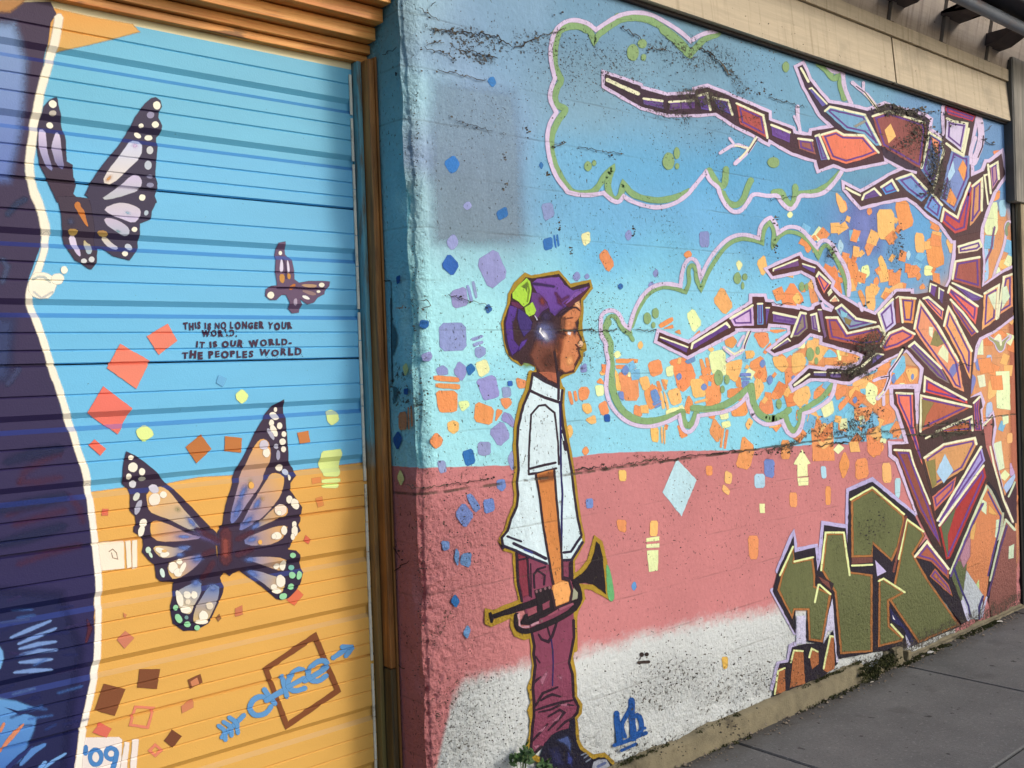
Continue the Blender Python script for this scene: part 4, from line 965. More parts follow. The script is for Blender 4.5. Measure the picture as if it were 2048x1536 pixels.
p = Paint('painted_haze_patch', WALL, 'wall', 0, 'lavender cloud of spray among the orange squares')
p.fill(tr(L, '690,110 860,130 880,300 860,440 700,430 660,260'), (122, 136, 204), 40, .8); p.done()
p = Paint('painted_grey_patch', WALL, 'wall', 0, 'grey blue rolled patch covering old paint near the corner')
p.fill([(866, 160), (950, 172), (1030, 185), (1042, 300), (1046, 480), (960, 492), (868, 486), (862, 320)], (140, 170, 194), 24, .6, c2=(134, 156, 174)); p.done()
p = Paint('painted_orange_field', WALL, 'wall', 0, 'dense orange field behind the branches of the painted tree')
p.fill(tr(md, '700,240 900,300 1200,420 1540,480 1900,540 1950,640 1930,780 1640,780 1600,960 1480,1100 1300,960 1180,900 960,830 880,700 760,660 640,700 560,700 600,500 500,380'), (228, 150, 96), 6)
p.done(); p = Paint('painted_orange_field', WALL, 'wall', 0, 'soft orange strip between the painted trunk and the post')
p.fill([(1960, 420), (2028, 425), (2036, 900), (2036, 1180), (1990, 1130), (1950, 900), (1936, 700), (1950, 560)], (222, 154, 104), 10, sm=1)
p.fill([(2018, 620), (2036, 620), (2040, 1010), (2022, 1000)], (190, 112, 88), 8, .8); p.done()

R_ = {}
def sqs(o, c, items, sm=1, lvl=1):
    for s in items.split(';'):
        square(tr(o, s.strip()), tuple(min(255, v+random.randint(-6, 6)) for v in c), None, 1.1, WALL, 'wall', lvl, sm)
def ovs(o, c, items, lvl=2):
    for (x, y, rx, ry) in items:
        q = Paint('painted_square', WALL, 'wall', lvl); q.fill(chaikin([(o[0]+(x-rx)*o[2], o[1]+y*o[2]), (o[0]+(x+rx*.2)*o[2], o[1]+(y-ry)*o[2]), (o[0]+(x+rx)*o[2], o[1]+(y+.1*ry)*o[2]), (o[0]+(x-.1*rx)*o[2], o[1]+(y+ry)*o[2])], 2, .22), c, 1.2); q.done()
sqs(sq, LAV, '425,45 810,45 825,440 440,455; 890,270 1050,220 1070,245 920,310; 915,350 1060,305 1070,335 930,395; 950,410 1050,385 1100,420 1105,500 1010,560 950,520; 160,510 290,460 325,520 290,600 190,600; 380,710 480,660 550,720 550,800 400,800; 710,600 820,690 815,800 750,900 630,760; 1340,985 1460,980 1480,1110 1360,1140; 1380,1330 1520,1536 1330,1470')
sqs(sq, LAV, '960,880 1240,795 1310,1100 1240,1140 1080,1180 1030,1050')
sqs(sq, BLU, '150,0 270,10 265,95 215,130 130,90; 890,630 960,720 860,820 810,700; 1425,895 1490,890 1495,960 1430,965', lvl=2)
sqs(sq, LIME, '950,630 1110,570 1170,750 1020,845; 700,1195 840,1180 870,1250 760,1345')
sqs(sq, ORA, '345,810 700,840 725,890 690,910 350,880; 375,925 720,940 730,1000 690,1015 380,985; 375,1035 690,1040 690,1320 620,1345 440,1350 400,1250; 1320,1150 1460,1140 1490,1220 1400,1310 1340,1230; 1545,840 1700,890 1690,990 1580,1000; 960,1190 1230,1290 1190,1536 930,1480; 1265,1300 1360,1330 1240,1500')
sqs(F_, YEL, '1530,310 1580,290 1620,310 1620,370 1580,400 1535,370'); sqs(F_, ORA, '1385,460 1440,385 1495,440 1480,490 1435,520')
sqs(F_, LAV, '1860,380 1970,290 2035,420 1945,505; 1960,260 2000,220 2070,330 2050,350; 2010,230 2040,250 2090,330 2070,340; 1775,465 1875,465 1875,560 1820,575 1775,560; 1450,615 1510,615 1525,700 1470,715; 2010,600 2048,530 2060,560 2060,680 2045,690')
sqs(F_, BLU, '1645,545 1730,515 1755,630 1680,660')
sqs(F_, BL2, '1925,770 1985,760 2000,820 1970,860 1925,830; 1590,1040 1660,945 1745,1050 1670,1155; 1680,890 1720,875 1800,990 1750,1030; 1815,930 1895,910 1910,1010 1830,1040; 1480,1255 1545,1260 1545,1320 1500,1335; 1600,1310 1625,1350 1615,1460 1585,1400; 1645,1360 1725,1345 1710,1470 1630,1440')
sqs(H, BLU, '1590,145 1630,200 1600,255 1555,200'); sqs(H, (110, 154, 214), '1690,390 1715,430 1690,505 1655,460')
sqs(D, BLU, '1540,490 1625,580 1570,675 1480,590; 1860,895 1890,940 1850,975 1830,920; 1920,160 2000,115 2015,190 1940,230', lvl=2)
sqs(D, LAV, '1760,550 1920,450 2015,670 1865,785; 1550,800 1675,755 1700,900 1580,935; 1680,750 1700,745 1735,870 1715,880; 1725,720 1745,715 1770,840 1755,850')
ovs(D, (150, 160, 214), [(1570, 400, 55, 75), (1690, 110, 40, 40)], 1)
sqs(B, (56, 122, 200), '1870,620 1900,615 1920,665 1890,700 1850,650; 1500,1300 1580,1240 1630,1310 1600,1370 1555,1390')
sqs(K, (136, 148, 206), '230,100 320,85 340,190 260,235; 1495,320 1575,315 1575,440 1505,440; 1085,750 1110,715 1140,735 1110,765')
ovs(K, (136, 148, 206), [(930, 345, 32, 50), (515, 675, 35, 45), (597, 675, 22, 25), (1148, 650, 25, 38)], 1)
ovs(K, BLU, [(865, 755, 24, 28)]); sqs(I, BLU, '232,1295 250,1320 234,1355 214,1325')
sqs(K, (44, 116, 192), '245,380 320,360 325,450 260,470; 330,350 340,345 355,440 345,445; 355,345 365,340 378,430 366,435')
sqs(K, LIME, '550,340 620,315 625,400 575,435; 1790,570 1815,545 1845,580 1815,635; 1395,980 1450,930 1520,1050 1450,1130'); ovs(K, LIME, [(840, 1300, 35, 35)], 1)
sqs(K, ORA, '690,510 750,450 820,580 765,645; 1170,1060 1280,1000 1290,1030 1190,1090; 1205,1095 1285,1060 1290,1090; 1300,1120 1340,1100 1350,1140; 1440,1165 1500,1105 1505,1130'); ovs(K, ORA, [(1405, 500, 38, 36)], 1); ovs(K, YEL, [(1025, 1225, 25, 38)], 1)
sqs(K, YEL, '1955,560 2020,500 2045,620 2000,675'); sqs(K, (240, 172, 102), '1680,750 1770,910 1700,985 1605,870')
sqs(cl, ORA, '365,400 590,400 585,440 370,440; 365,460 570,465 570,500 370,500; 370,540 590,540 600,825 440,820; 690,440 820,400 850,540 730,585; 910,420 1060,380 1130,430 1190,590 1060,740 1000,700 950,500; 1220,405 1250,400 1300,550 1260,560; 1280,390 1310,385 1340,550 1310,560; 650,710 780,660 840,860 700,925; 780,630 810,625 840,720 810,740; 830,610 850,610 890,700 870,720; 1075,860 1110,765 1160,850 1120,940; 555,865 640,900 630,990 550,970; 1510,710 1720,680 1650,780 1510,800; 1540,900 1690,800 1720,970 1560,990; 1830,860 1950,780 1980,930 1930,965 1850,960; 1725,440 1860,370 1910,560 1900,640 1800,620; 1780,140 1910,130 1940,220 1860,300; 1870,330 1950,230 1955,260 1900,350; 1480,200 1560,160 1610,220 1560,290 1490,260; 1590,600 1640,580 1650,690 1600,680; 1990,690 2048,680 2048,800 2000,810; 0,690 70,685 95,740 70,810 0,825; 165,640 210,590 250,660; 185,870 265,820 300,950 220,980; 990,1060 1110,1180 1030,1215; 1370,1000 1460,1120 1410,1265 1320,1150; 1430,1300 1455,1110 1475,1115 1450,1310; 1470,1310 1495,1120 1520,1130 1490,1320; 1665,1180 1790,1300 1730,1536 1590,1500 1640,1330')
sqs(cl, ORA, '1215,570 1370,560 1440,700 1440,850 1290,880 1280,700 1240,650')
ovs(cl, ORA, [(55, 1340, 40, 52)], 1)
sqs(cl, YEL, '355,500 390,560 420,720 370,720; 1490,440 1650,400 1660,450 1600,640 1500,580; 595,600 690,570 720,680 650,730; 890,730 1010,690 1045,840 940,880; 810,720 840,760 870,900 840,910; 850,720 880,780 910,900 890,920; 1780,640 1830,560 1890,700 1790,830; 50,1020 150,970 165,1050 110,1065; 720,1100 800,1100 800,1250 735,1240; 825,1095 840,1095 845,1260 835,1260; 855,1095 870,1095 870,1260 860,1270; 1690,1070 1730,1000 1770,1040 1720,1130; 1170,840 1300,800 1305,825 1180,855', lvl=2)
sqs(cl, YEL, '1120,605 1260,600 1290,780 1160,800', lvl=2); ovs(cl, YEL, [(230, 540, 35, 30), (75, 905, 48, 60), (1760, 350, 30, 42), (1340, 300, 34, 26)])
ovs(cl, BL2, [(460, 515, 45, 60), (1010, 580, 32, 42), (1265, 685, 35, 42), (1865, 445, 32, 50), (1940, 615, 32, 55)], 3)
sqs(cl, BL2, '390,735 440,735 445,825 400,800; 1070,420 1170,370 1175,420 1100,450; 715,730 780,705 820,810 750,850; 740,850 820,820 830,840 750,880; 760,890 830,850 825,875 770,905; 1640,545 1745,545 1745,575 1640,575; 1650,590 1740,590 1740,610 1650,615; 1655,625 1740,625 1670,720', lvl=3)
sqs(cl, LIME, '875,490 950,460 955,570 890,580; 1310,330 1480,300 1510,560 1360,580; 880,920 1060,880 1010,960 880,980; 150,670 240,670 240,770 170,780; 1425,950 1510,930 1520,1010 1440,1020; 1445,1050 1530,1030 1540,1090 1460,1110', lvl=2)
sqs(cl, (30, 92, 170), '245,970 300,965 305,1040 250,1040', lvl=2); sqs(cl, (140, 148, 206), '0,480 60,440 70,530 10,540')
sqs(M, YEL, '560,160 620,155 640,220 600,240 565,210; 850,690 910,690 910,775 860,775; 1105,1095 1165,1095 1160,1215 1100,1215; 1705,690 1760,720 1750,800 1700,790; 1690,800 1740,850 1730,890 1680,850', lvl=2)
sqs(M, ORA, '445,60 470,60 490,160 470,165; 490,60 510,55 525,130 505,140; 530,40 600,25 620,60 600,120 540,130; 1550,655 1600,655 1600,730 1555,730; 835,1085 915,1090 910,1190 850,1170; 1885,1215 1970,1215 1965,1400 1900,1400'); ovs(M, YEL, [(455, 380, 38, 66)], 1)
square(tr(M, '1320,605 1472,770 1355,1055 1205,865'), (188, 226, 238), 'big pale blue diamond alone on the pink band', 1.2, WALL, 'wall', 1)
sqs(M, BL2, '590,920 645,915 645,990 595,995; 2015,600 2100,608 2092,752 2020,735'); sqs(M, SKYB, '1940,720 2020,720 2020,830 1940,830')
sqs(M, LIME, '1980,960 2020,960 2020,1030 1985,1030; 1075,1235 1175,1220 1175,1250 1075,1260; 1075,1285 1175,1275 1175,1305 1075,1310; 1080,1335 1168,1330 1165,1490 1095,1500', sm=0)
sqs(N, ORA, '105,450 170,450 175,600 105,600; 610,530 655,640 600,770 565,650; 700,605 790,590 805,740 700,770; 170,870 230,870 230,985 175,980; 460,820 500,820 500,965 460,965; 790,420 900,420 930,520 830,600')
square(tr(N, '340,255 510,260 530,610 360,615'), ORA, 'tall orange block crossing onto the pink band', 1.2, WALL, 'wall', 1); sqs(N, YEL, '450,290 520,450 440,530 390,440; 910,635 978,630 985,785 920,790', lvl=2)
sqs(N, SKYB, '420,660 460,660 465,750 430,755; 1015,755 1060,755 1050,915 1015,890', lvl=2)
p = Paint('painted_arrow', WALL, 'wall', 2, 'pale lime arrow pointing up on the pink band')
for s in ('270,525 335,635 310,642 315,735 235,740 235,645 205,640', '235,752 320,748 318,775 238,780', '240,787 320,782 318,808 245,812'): p.fill(tr(N, s), (236, 242, 180), 1)
p.done()
sqs(md, ORA, '1180,1000 1400,990 1340,1160 1180,1130; 1440,930 1620,880 1660,1150 1480,1210; 1010,1160 1080,1140 1120,1290 1060,1400 1000,1250; 1320,1250 1480,1200 1500,1536 1340,1536; 960,820 1080,740 1100,830 990,920; 1000,970 1110,860 1140,900 1020,1040; 720,810 860,700 890,740 780,890; 30,150 200,140 210,230 130,330; 0,480 140,400 200,640 150,690 60,640; 265,790 350,770 370,860 290,900; 100,930 240,860 270,1060 140,1070; 850,430 990,430 1000,510 850,520; 1080,360 1200,360 1290,400 1100,480; 1450,510 1590,450 1570,560 1450,580; 1620,650 1720,570 1800,760 1660,770; 1450,780 1600,760 1580,950 1450,1000; 1110,690 1340,690 1300,780 1130,800; 390,460 470,390 640,600 520,820 440,980 400,700; 530,1020 560,1030 565,1160 520,1130; 1600,1210 1655,1200 1660,1330 1600,1340')
sqs(md, YEL, '1110,830 1210,740 1280,900 1180,970; 480,900 520,800 660,740 690,880 560,1000; 470,390 590,370 640,470 600,560 480,620; 250,420 390,410 440,520 370,600 280,530; 90,630 160,760 100,880 50,930; 630,240 800,220 900,300 780,480 690,500; 1100,720 1300,640 1350,690 1200,760; 1760,560 1900,550 1900,640 1820,720; 1200,440 1260,400 1290,420 1220,470', lvl=2)
sqs(md, LIME, '1310,780 1350,700 1455,770 1420,980 1320,900; 800,990 930,900 955,1050 880,1100 840,1110; 530,280 620,240 620,320 540,320; 980,330 1040,340 1030,470 1010,470; 430,750 480,740 500,820 450,830; 1700,720 1755,720 1760,760 1700,755', lvl=2)
sqs(md, (124, 196, 230), '830,400 900,330 960,370 990,420 840,425; 590,430 660,420 660,510 610,520; 1250,790 1310,780 1310,850 1270,850; 1060,1080 1180,960 1180,1180 1310,1330 1120,1380; 1350,1200 1420,1060 1470,1190 1400,1220; 1490,1230 1640,1170 1590,1340 1500,1350; 1590,470 1750,390 1770,560 1650,700; 1290,580 1450,530 1440,590 1300,640; 670,820 740,770 720,920 690,900', lvl=2)
ovs(md, BL2, [(140, 495, 35, 50), (222, 680, 38, 60), (1190, 910, 28, 45), (1630, 670, 30, 65), (1845, 645, 18, 40), (490, 655, 26, 30)], 3); ovs(md, (206, 226, 238), [(1285, 1160, 22, 40), (1600, 100, 12, 24)], 3)
sqs(L, YEL, '540,0 590,50 630,140 580,170 550,80; 870,140 1005,140 1010,385 880,375; 1175,325 1245,335 1250,485 1180,480; 875,540 905,500 955,620 930,690; 775,755 850,755 855,950 790,930; 920,800 1070,715 1080,790 960,870', lvl=2)
sqs(L, ORA, '1010,90 1110,60 1170,260 1060,315; 770,430 860,340 880,370 800,525; 1255,395 1370,325 1415,570 1340,610 1280,580; 630,515 720,580 710,770 660,750; 480,640 540,580 600,840 510,810; 990,680 1065,605 1060,650 1000,720; 1170,640 1190,605 1225,670 1195,715; 715,800 740,780 775,850 770,930; 105,850 190,710 290,860 240,910 120,910; 315,730 345,715 410,890 350,910; 1210,760 1240,730 1260,770 1220,780; 0,1105 100,1100 150,1105 60,1130', lvl=1)
sqs(L, YEL, '190,850 235,800 265,860 230,905', lvl=2); ovs(L, ORA, [(810, 155, 24, 36), (320, 435, 34, 62), (865, 715, 26, 42)], 1)
sqs(L, LIME, '745,600 800,580 815,660 750,720; 710,640 735,620 745,730 725,735; 1250,590 1330,590 1330,660 1250,670', lvl=1); ovs(L, LIME, [(175, 182, 26, 30)], 1); sqs(L, SKYB, '555,430 575,375 605,430 575,510; 1105,500 1125,465 1140,500 1120,550')
sqs(tt, ORA, '1010,1290 1040,1380 1000,1370; 0,1100 60,1130 80,1220 20,1260; 1700,570 1780,560 1770,610 1720,620; 1690,1050 1780,1000 1770,1100 1700,1130; 1330,700 1400,690 1410,880 1330,850')
sqs(ra, (228, 242, 190), '690,130 750,125 750,460 620,455 625,270; 720,860 760,780 790,860 710,910', lvl=2); sqs(ra, (166, 208, 240), '765,110 830,100 835,270 775,270; 600,560 650,540 660,900 600,960', lvl=2); sqs(ra, YEL, '740,740 880,690 890,790 790,810; 220,520 280,470 300,560 270,660', lvl=2)
sqs(rb, (228, 242, 200), '735,325 870,320 880,715 745,695; 545,370 615,355 630,470 570,485; 530,20 600,0 605,150 530,150; 695,1070 785,1035 820,1310 745,1350; 800,770 860,770 860,850 810,870', lvl=2, sm=0); sqs(rb, (176, 202, 236), '640,155 690,155 690,280 640,275; 640,650 690,630 700,740 630,830; 810,1500 925,1370 930,1410 850,1580', lvl=2); sqs(rb, (122, 138, 204), '520,200 600,190 610,310 540,310; 490,350 530,390 500,500 480,560', lvl=2); sqs(rb, YEL, '660,420 730,360 740,560 650,620; 850,960 900,950 900,1050 850,1060', lvl=2); sqs(rb, (200, 168, 214), '880,1240 930,1370 880,1400', lvl=2)
ovs(O, (96, 152, 212), [(975, 80, 23, 42)], 1); sqs(O, (232, 184, 84), '1675,650 1725,645 1722,735 1690,745'); sqs(O, (96, 140, 200), '700,-30 720,-20 715,30 695,25')
for s, c in (('1040,420 1062,428 1072,520 1086,570 1080,690 1086,780 1062,832 1050,800', (18, 16, 18)), ('1040,205 1060,200 1050,230 1040,240', (20, 20, 22)), ('1108,20 1135,30 1142,70 1118,150 1106,160', (62, 112, 128))):
    q = Paint('surface_hole', WALL, 'reveal', 1); q.fill(tr(F_, s), c, .8); q.done()
for s, c in (('948,915 965,918 977,958 958,1000 950,1050', (20, 16, 18)), ('946,700 954,710 950,740', (24, 20, 20)), ('1122,580 1134,584 1130,608 1124,606', (22, 24, 30))):
    q = Paint('surface_hole', WALL, 'reveal', 1); q.fill(tr(B, s), c, .8); q.done()
q = Paint('surface_hole', WALL, 'reveal', 1); q.fill(tr(D, '1092,1040 1118,1090 1135,1170 1128,1230 1105,1310 1098,1200'), (62, 112, 128), .8); q.done()
q = Paint('painted_batten', WALL, 'reveal', 1); q.fill(tr(D, '1002,712 1084,712 1092,1536 1030,1536'), (116, 186, 208), .8); q.line(tr(D, '1002,716 1080,710'), 1.4, (30, 40, 44), .6); q.line(tr(D, '1086,850 1096,1536'), 1.2, (40, 70, 84), .6); q.done()
# squares that run round the corner onto the reveal
for s, c in (('1150,230 1210,220 1212,360 1152,368', (206, 138, 96)), ('1220,190 1230,185 1236,360 1226,362', (206, 138, 96)), ('1242,180 1254,175 1262,330 1250,340', (206, 138, 96)), ('1145,372 1177,440 1140,532 1100,445', (28, 92, 170)), ('1190,40 1225,35 1220,85 1192,80', (28, 92, 170)), ('1162,682 1195,760 1166,815 1136,745', (226, 232, 160))):
    square(tr(F_, s), c, None, 1.1, WALL, 'reveal', 1, 1)
square(tr(D, '1130,680 1160,665 1158,720 1135,738'), (24, 92, 170), None, 1.1, WALL, 'reveal', 1, 1); square(tr(D, '1180,1400 1210,1365 1225,1420 1200,1475'), (214, 226, 150), None, 1.1, WALL, 'reveal', 1, 1)

q = Paint('painted_confetti', WALL, 'wall', 1, 'dense small orange and yellow flecks between the larger squares')
def inpoly(x, y, P):
    c = False
    for (x0, y0), (x1, y1) in zip(P, P[1:]+P[:1]):
        if (y0 > y) != (y1 > y) and x < (x1-x0)*(y-y0)/(y1-y0)+x0: c = not c
    return c
for P, n, lo, hi in (([(1610, 440), (1720, 430), (1880, 450), (1880, 560), (1820, 590), (1700, 610), (1570, 640), (1550, 570)], 60, 5, 14), ([(1540, 690), (1680, 660), (1800, 760), (1810, 880), (1700, 905), (1600, 885), (1530, 840)], 60, 6, 15), ([(1200, 730), (1560, 690), (1560, 870), (1240, 850)], 40, 4, 11), ([(1940, 480), (2025, 470), (2030, 1000), (1960, 900)], 40, 6, 16)):
    k = 0
    while k < n:
        x, y = hand.uniform(min(p[0] for p in P), max(p[0] for p in P)), hand.uniform(min(p[1] for p in P), max(p[1] for p in P))
        if not inpoly(x, y, P): continue
        k += 1; q.k = k % 36; a = hand.gauss(.25, .35); r = hand.uniform(lo, hi); rw = r*hand.uniform(.5, .9)
        ca, sa = math.cos(a), math.sin(a); pts = [(-rw, -r), (rw, -r*hand.uniform(.7, 1.1)), (rw*hand.uniform(.8, 1.2), r), (-rw, r*hand.uniform(.7, 1.1))]
        q.fill([(x+u*ca-v*sa, y+u*sa+v*ca) for u, v in pts], hand.choice([(236, 150, 92), (236, 150, 92), (230, 138, 84), (244, 186, 110), (244, 186, 110), (232, 240, 184), (120, 186, 226)]), 1)
tag(q.done(), kind='stuff')

# ================================================================== clouds
def cloud(label, pink, green, leaves, wp=7, wg=11, lobes=()):
    q = Paint('painted_cloud', WALL, 'wall', 3, label)
    for P in green: q.line(P, wg, GREEN, 1.6, sm=2)
    for (P, w) in lobes: q.line(P, w, GREEN, 1.6, sm=2)
    for P in pink: q.line(P, wp, (216, 198, 230), 1.6, sm=2)
    for (o, L_) in leaves:
        for (x, y, rx, ry) in L_: q.oval(o[0]+x*o[2], o[1]+y*o[2], rx*o[2], ry*o[2], (140, 172, 116), 0, 1.4)
    return q.done()
cloud('upper cloud outline in pink and green beneath the fascia',
      [tr(I, '1640,248 1520,270 1428,328')+tr(I, '1428,328 1340,250 1230,180 1120,118 1000,97 870,115 770,170 668,240')+tr(I, '668,240 600,182 480,155 390,190 335,260 305,370 305,470 330,590 342,625')+tr(I, '342,625 305,720 298,800 352,900')+tr(I, '352,900 290,1000 275,1130 300,1290 350,1420 440,1530')+tr(K, '440,0 520,22 620,28 730,8')+tr(K, '730,8 790,65 850,88 890,35')+tr(K, '890,35 960,80 1090,120 1200,125 1320,85 1420,5')+tr(I, '1420,1536 1480,1460 1548,1378')+tr(I, '1548,1378 1580,1450 1650,1500 1655,1540 1690,1620 1740,1680 1785,1702 1840,1680 1890,1610 1925,1545')+tr(J, '0,1572 75,1558 100,1620 180,1690 235,1620 250,1560 350,1570 450,1545 540,1450 600,1350'),
       tr(J, '470,525 520,580 590,562 598,600 605,690 640,780 665,835')],
      [tr(I, '1650,270 1540,310 1490,360 1425,430')+tr(I, '1425,430 1340,320 1200,215 1100,165 1000,142 870,152 790,205 690,275 655,330')+tr(I, '655,330 620,240 550,210 470,190 400,215 360,280 345,370 335,470 350,560 400,650 355,700 335,800 365,850 440,870 370,960')+tr(I, '370,960 320,1060 305,1150 330,1300 400,1440 470,1530')+tr(K, '470,0 560,15 650,0 700,-60 740,-130 800,-190')+tr(I, '800,1350 770,1430 760,1500 800,1600 860,1590 890,1470')+tr(I, '890,1470 960,1560 1100,1600 1200,1605 1320,1575 1420,1530'),
       tr(I, '1575,1360 1640,1480 1700,1500 1710,1350'), tr(I, '1680,1540 1720,1620 1790,1650 1850,1600 1880,1500 1910,1440'), tr(J, '40,1540 110,1530 130,1600 185,1650 220,1580 215,1490'), tr(J, '400,510 470,560 520,640 575,600 580,700 610,790'), tr(J, '250,1550 380,1540 500,1470 580,1380')],
      [(I, [(965, 420, 45, 65), (1040, 350, 35, 35), (1050, 460, 18, 25), (605, 1330, 28, 38), (655, 1305, 14, 22), (1250, 1290, 45, 66), (1315, 1225, 22, 45), (1318, 1330, 14, 22)]), (J, [(140, 535, 25, 40), (40, 1300, 46, 40)])], 7, 11, [(tr(I, '340,270 420,215 520,200 600,240'), 14), (tr(I, '1200,230 1320,330 1420,440'), 15), (tr(I, '840,130 1000,130 1120,160'), 12)])
cloud('lower cloud outline in pink and green around the orange squares',
      [tr(md, '970,700 930,880 830,960 700,1040 610,1062')+tr(md, '610,1062 590,1200 540,1290 490,1325 430,1290 390,1220 362,1150')+tr(md, '362,1150 280,1180 170,1195 60,1130 0,1040')+tr(cl, '1790,1000 1722,880 1705,775')+tr(cl, '1705,775 1640,860 1500,940 1340,962 1212,980')+tr(cl, '1212,980 1180,1090 1105,1162 1040,1110 1012,980')+tr(cl, '1012,980 880,1050 700,1100 520,1070 390,980 300,860 260,720 272,560 292,430 255,300 270,245 215,170 205,60 215,0')+tr(K, '705,1010 730,960 800,940 860,980 890,1060 935,1092')+tr(K, '935,1092 970,960 1030,840 1110,760 1220,728 1345,752')+tr(K, '1345,752 1360,620 1400,540 1450,530 1490,580 1505,692')+tr(K, '1505,692 1560,560 1640,450 1740,360 1850,335 1970,370')+tr(K, '1970,370 1985,260 2060,200')+tr(L, '30,215 62,260 78,328')+tr(L, '78,328 160,272 260,290 330,370 388,442')+tr(L, '388,442 420,390 470,385 520,430 562,512 620,600 650,720 642,830')],
      [tr(K, '745,1110 750,1030 790,985 830,1000 870,1080 930,1120 965,1185'), tr(K, '955,1080 1010,930 1070,835 1130,785 1220,755 1310,775 1385,800')+tr(K, '1385,800 1420,720 1405,620 1440,575 1470,620 1470,700 1510,780')+tr(K, '1510,780 1560,650 1640,520 1730,410 1830,370 1940,385 2000,410')+tr(K, '2000,410 2010,300 2060,240'), tr(L, '0,240 50,300 35,440')+tr(L, '35,440 70,370 140,315 230,325 300,370 350,420 400,520')+tr(L, '400,520 430,440 475,420 505,470 555,560 610,680 635,830')],
      [(K, [(1080, 1010, 28, 45), (1145, 970, 25, 40), (1128, 1065, 14, 22), (1800, 690, 28, 45), (1860, 680, 18, 25), (1843, 750, 10, 28)]), (br, [(935, 375, 25, 45), (985, 380, 15, 35)]), (md, [(680, 390, 42, 75), (765, 350, 22, 45), (750, 465, 18, 38), (325, 955, 28, 54)]), (cl, [(1415, 590, 45, 75), (1500, 610, 25, 45), (1455, 710, 20, 35)])], 6.5, 6.5,
      [(tr(cl, '290,20 245,90 265,160 310,240 300,350 320,450 310,560 325,700 375,850 450,950 560,1020 700,1042 880,1010 1050,940'), 12.5), (tr(cl, '1045,960 1060,1050 1105,1090 1155,1050 1190,950'), 11), (tr(cl, '1150,900 1330,920 1500,865 1640,770 1755,670'), 12), (tr(cl, '1750,680 1760,820 1810,940 1900,1010 2060,1015')+tr(md, '150,1120 250,1125 370,1085 440,1020'), 12), (tr(md, '395,1090 420,1190 490,1275 550,1230 580,1150 565,1050'), 11), (tr(md, '570,1040 700,960 830,880 950,720'), 9), (tr(K, '850,1010 880,1090 940,1130'), 11)])
p = Paint('painted_cloud', WALL, 'wall', 3, 'small green cloud with a pale heart at the far right')
p.fill(tr(tm, '1635,610 1700,650 1780,690 1835,650 1900,600 1905,650 1840,690 1830,770 1780,815 1735,770 1715,700 1650,660'), (216, 198, 230), 1.5, sm=1); p.fill(tr(tm, '1645,620 1710,670 1785,705 1835,660 1890,620 1830,690 1815,770 1780,795 1745,755 1720,690 1665,660'), (160, 166, 116), 1, sm=1)
p.done(); p = Paint('painted_heart', WALL, 'wall', 4)
p.fill(tr(tm, '1705,655 1780,580 1800,720 1780,740 1765,670 1720,670'), (236, 240, 206), 1, sm=1)
p.done(); p = Paint('painted_cloud', WALL, 'wall', 3, 'thin pink and green cloud edge beside the trunk at the far right')
p.line(tr(ra, '900,330 850,320 825,380 840,440 810,600 740,780 705,900'), 4, (212, 194, 222), 1.5, sm=2); p.line(tr(ra, '860,340 835,390 845,460'), 4, (128, 150, 120), 1.5, sm=1); p.done(); p = Paint('painted_twig', WALL, 'wall', 3)
p.line(tr(ra, '720,380 700,480 690,600 640,700 610,770'), 3, (120, 84, 130), 1, sm=1); p.done()

# ================================================================== olive letter-like blocks at the foot of the tree
BLK = tag(Paint('painted_block', WALL, 'wall', 4, 'olive green angular blocks with black shadows at the foot of the painted tree').line(tr(N, '75,1500 200,1190 212,1330 375,1300 388,1480 412,1400 440,1115 615,1140 632,1250 640,850 830,765 1165,1045'), 9, (184, 176, 222), 1.2).done())
for s_, w_ in (('30,110 215,455', 8), ('215,540 180,560 160,680 80,700 30,900', 8), ('545,650 530,440', 5)):
    q = Paint('block_line', BLK, 'wall', 4); q.line(tr(Q, s_), w_, (190, 182, 222), 1.2); q.done()
def blk(name, P, c, f=1.1, lvl=5, label=None, **k):
    q = Paint(name, BLK, 'wall', lvl, label); q.fill(P, c, f, **k); return q
DK = (34, 26, 42)
blk('block_shadow', tr(N, '830,785 1165,1050 1250,1215 1160,1370 1190,1460')+tr(Q, '1530,400 1190,545 1080,575 860,605 570,660 545,620 510,180 450,400 440,545 300,520 310,270 215,270 215,460 35,120')+tr(N, '75,1505 200,1220 207,1350 370,1310 390,1500 422,1400 446,1130 615,1155 632,1300 646,860'), DK).done()
OLV, RIM, CRL = (100, 106, 66), (168, 108, 58), (228, 238, 168)
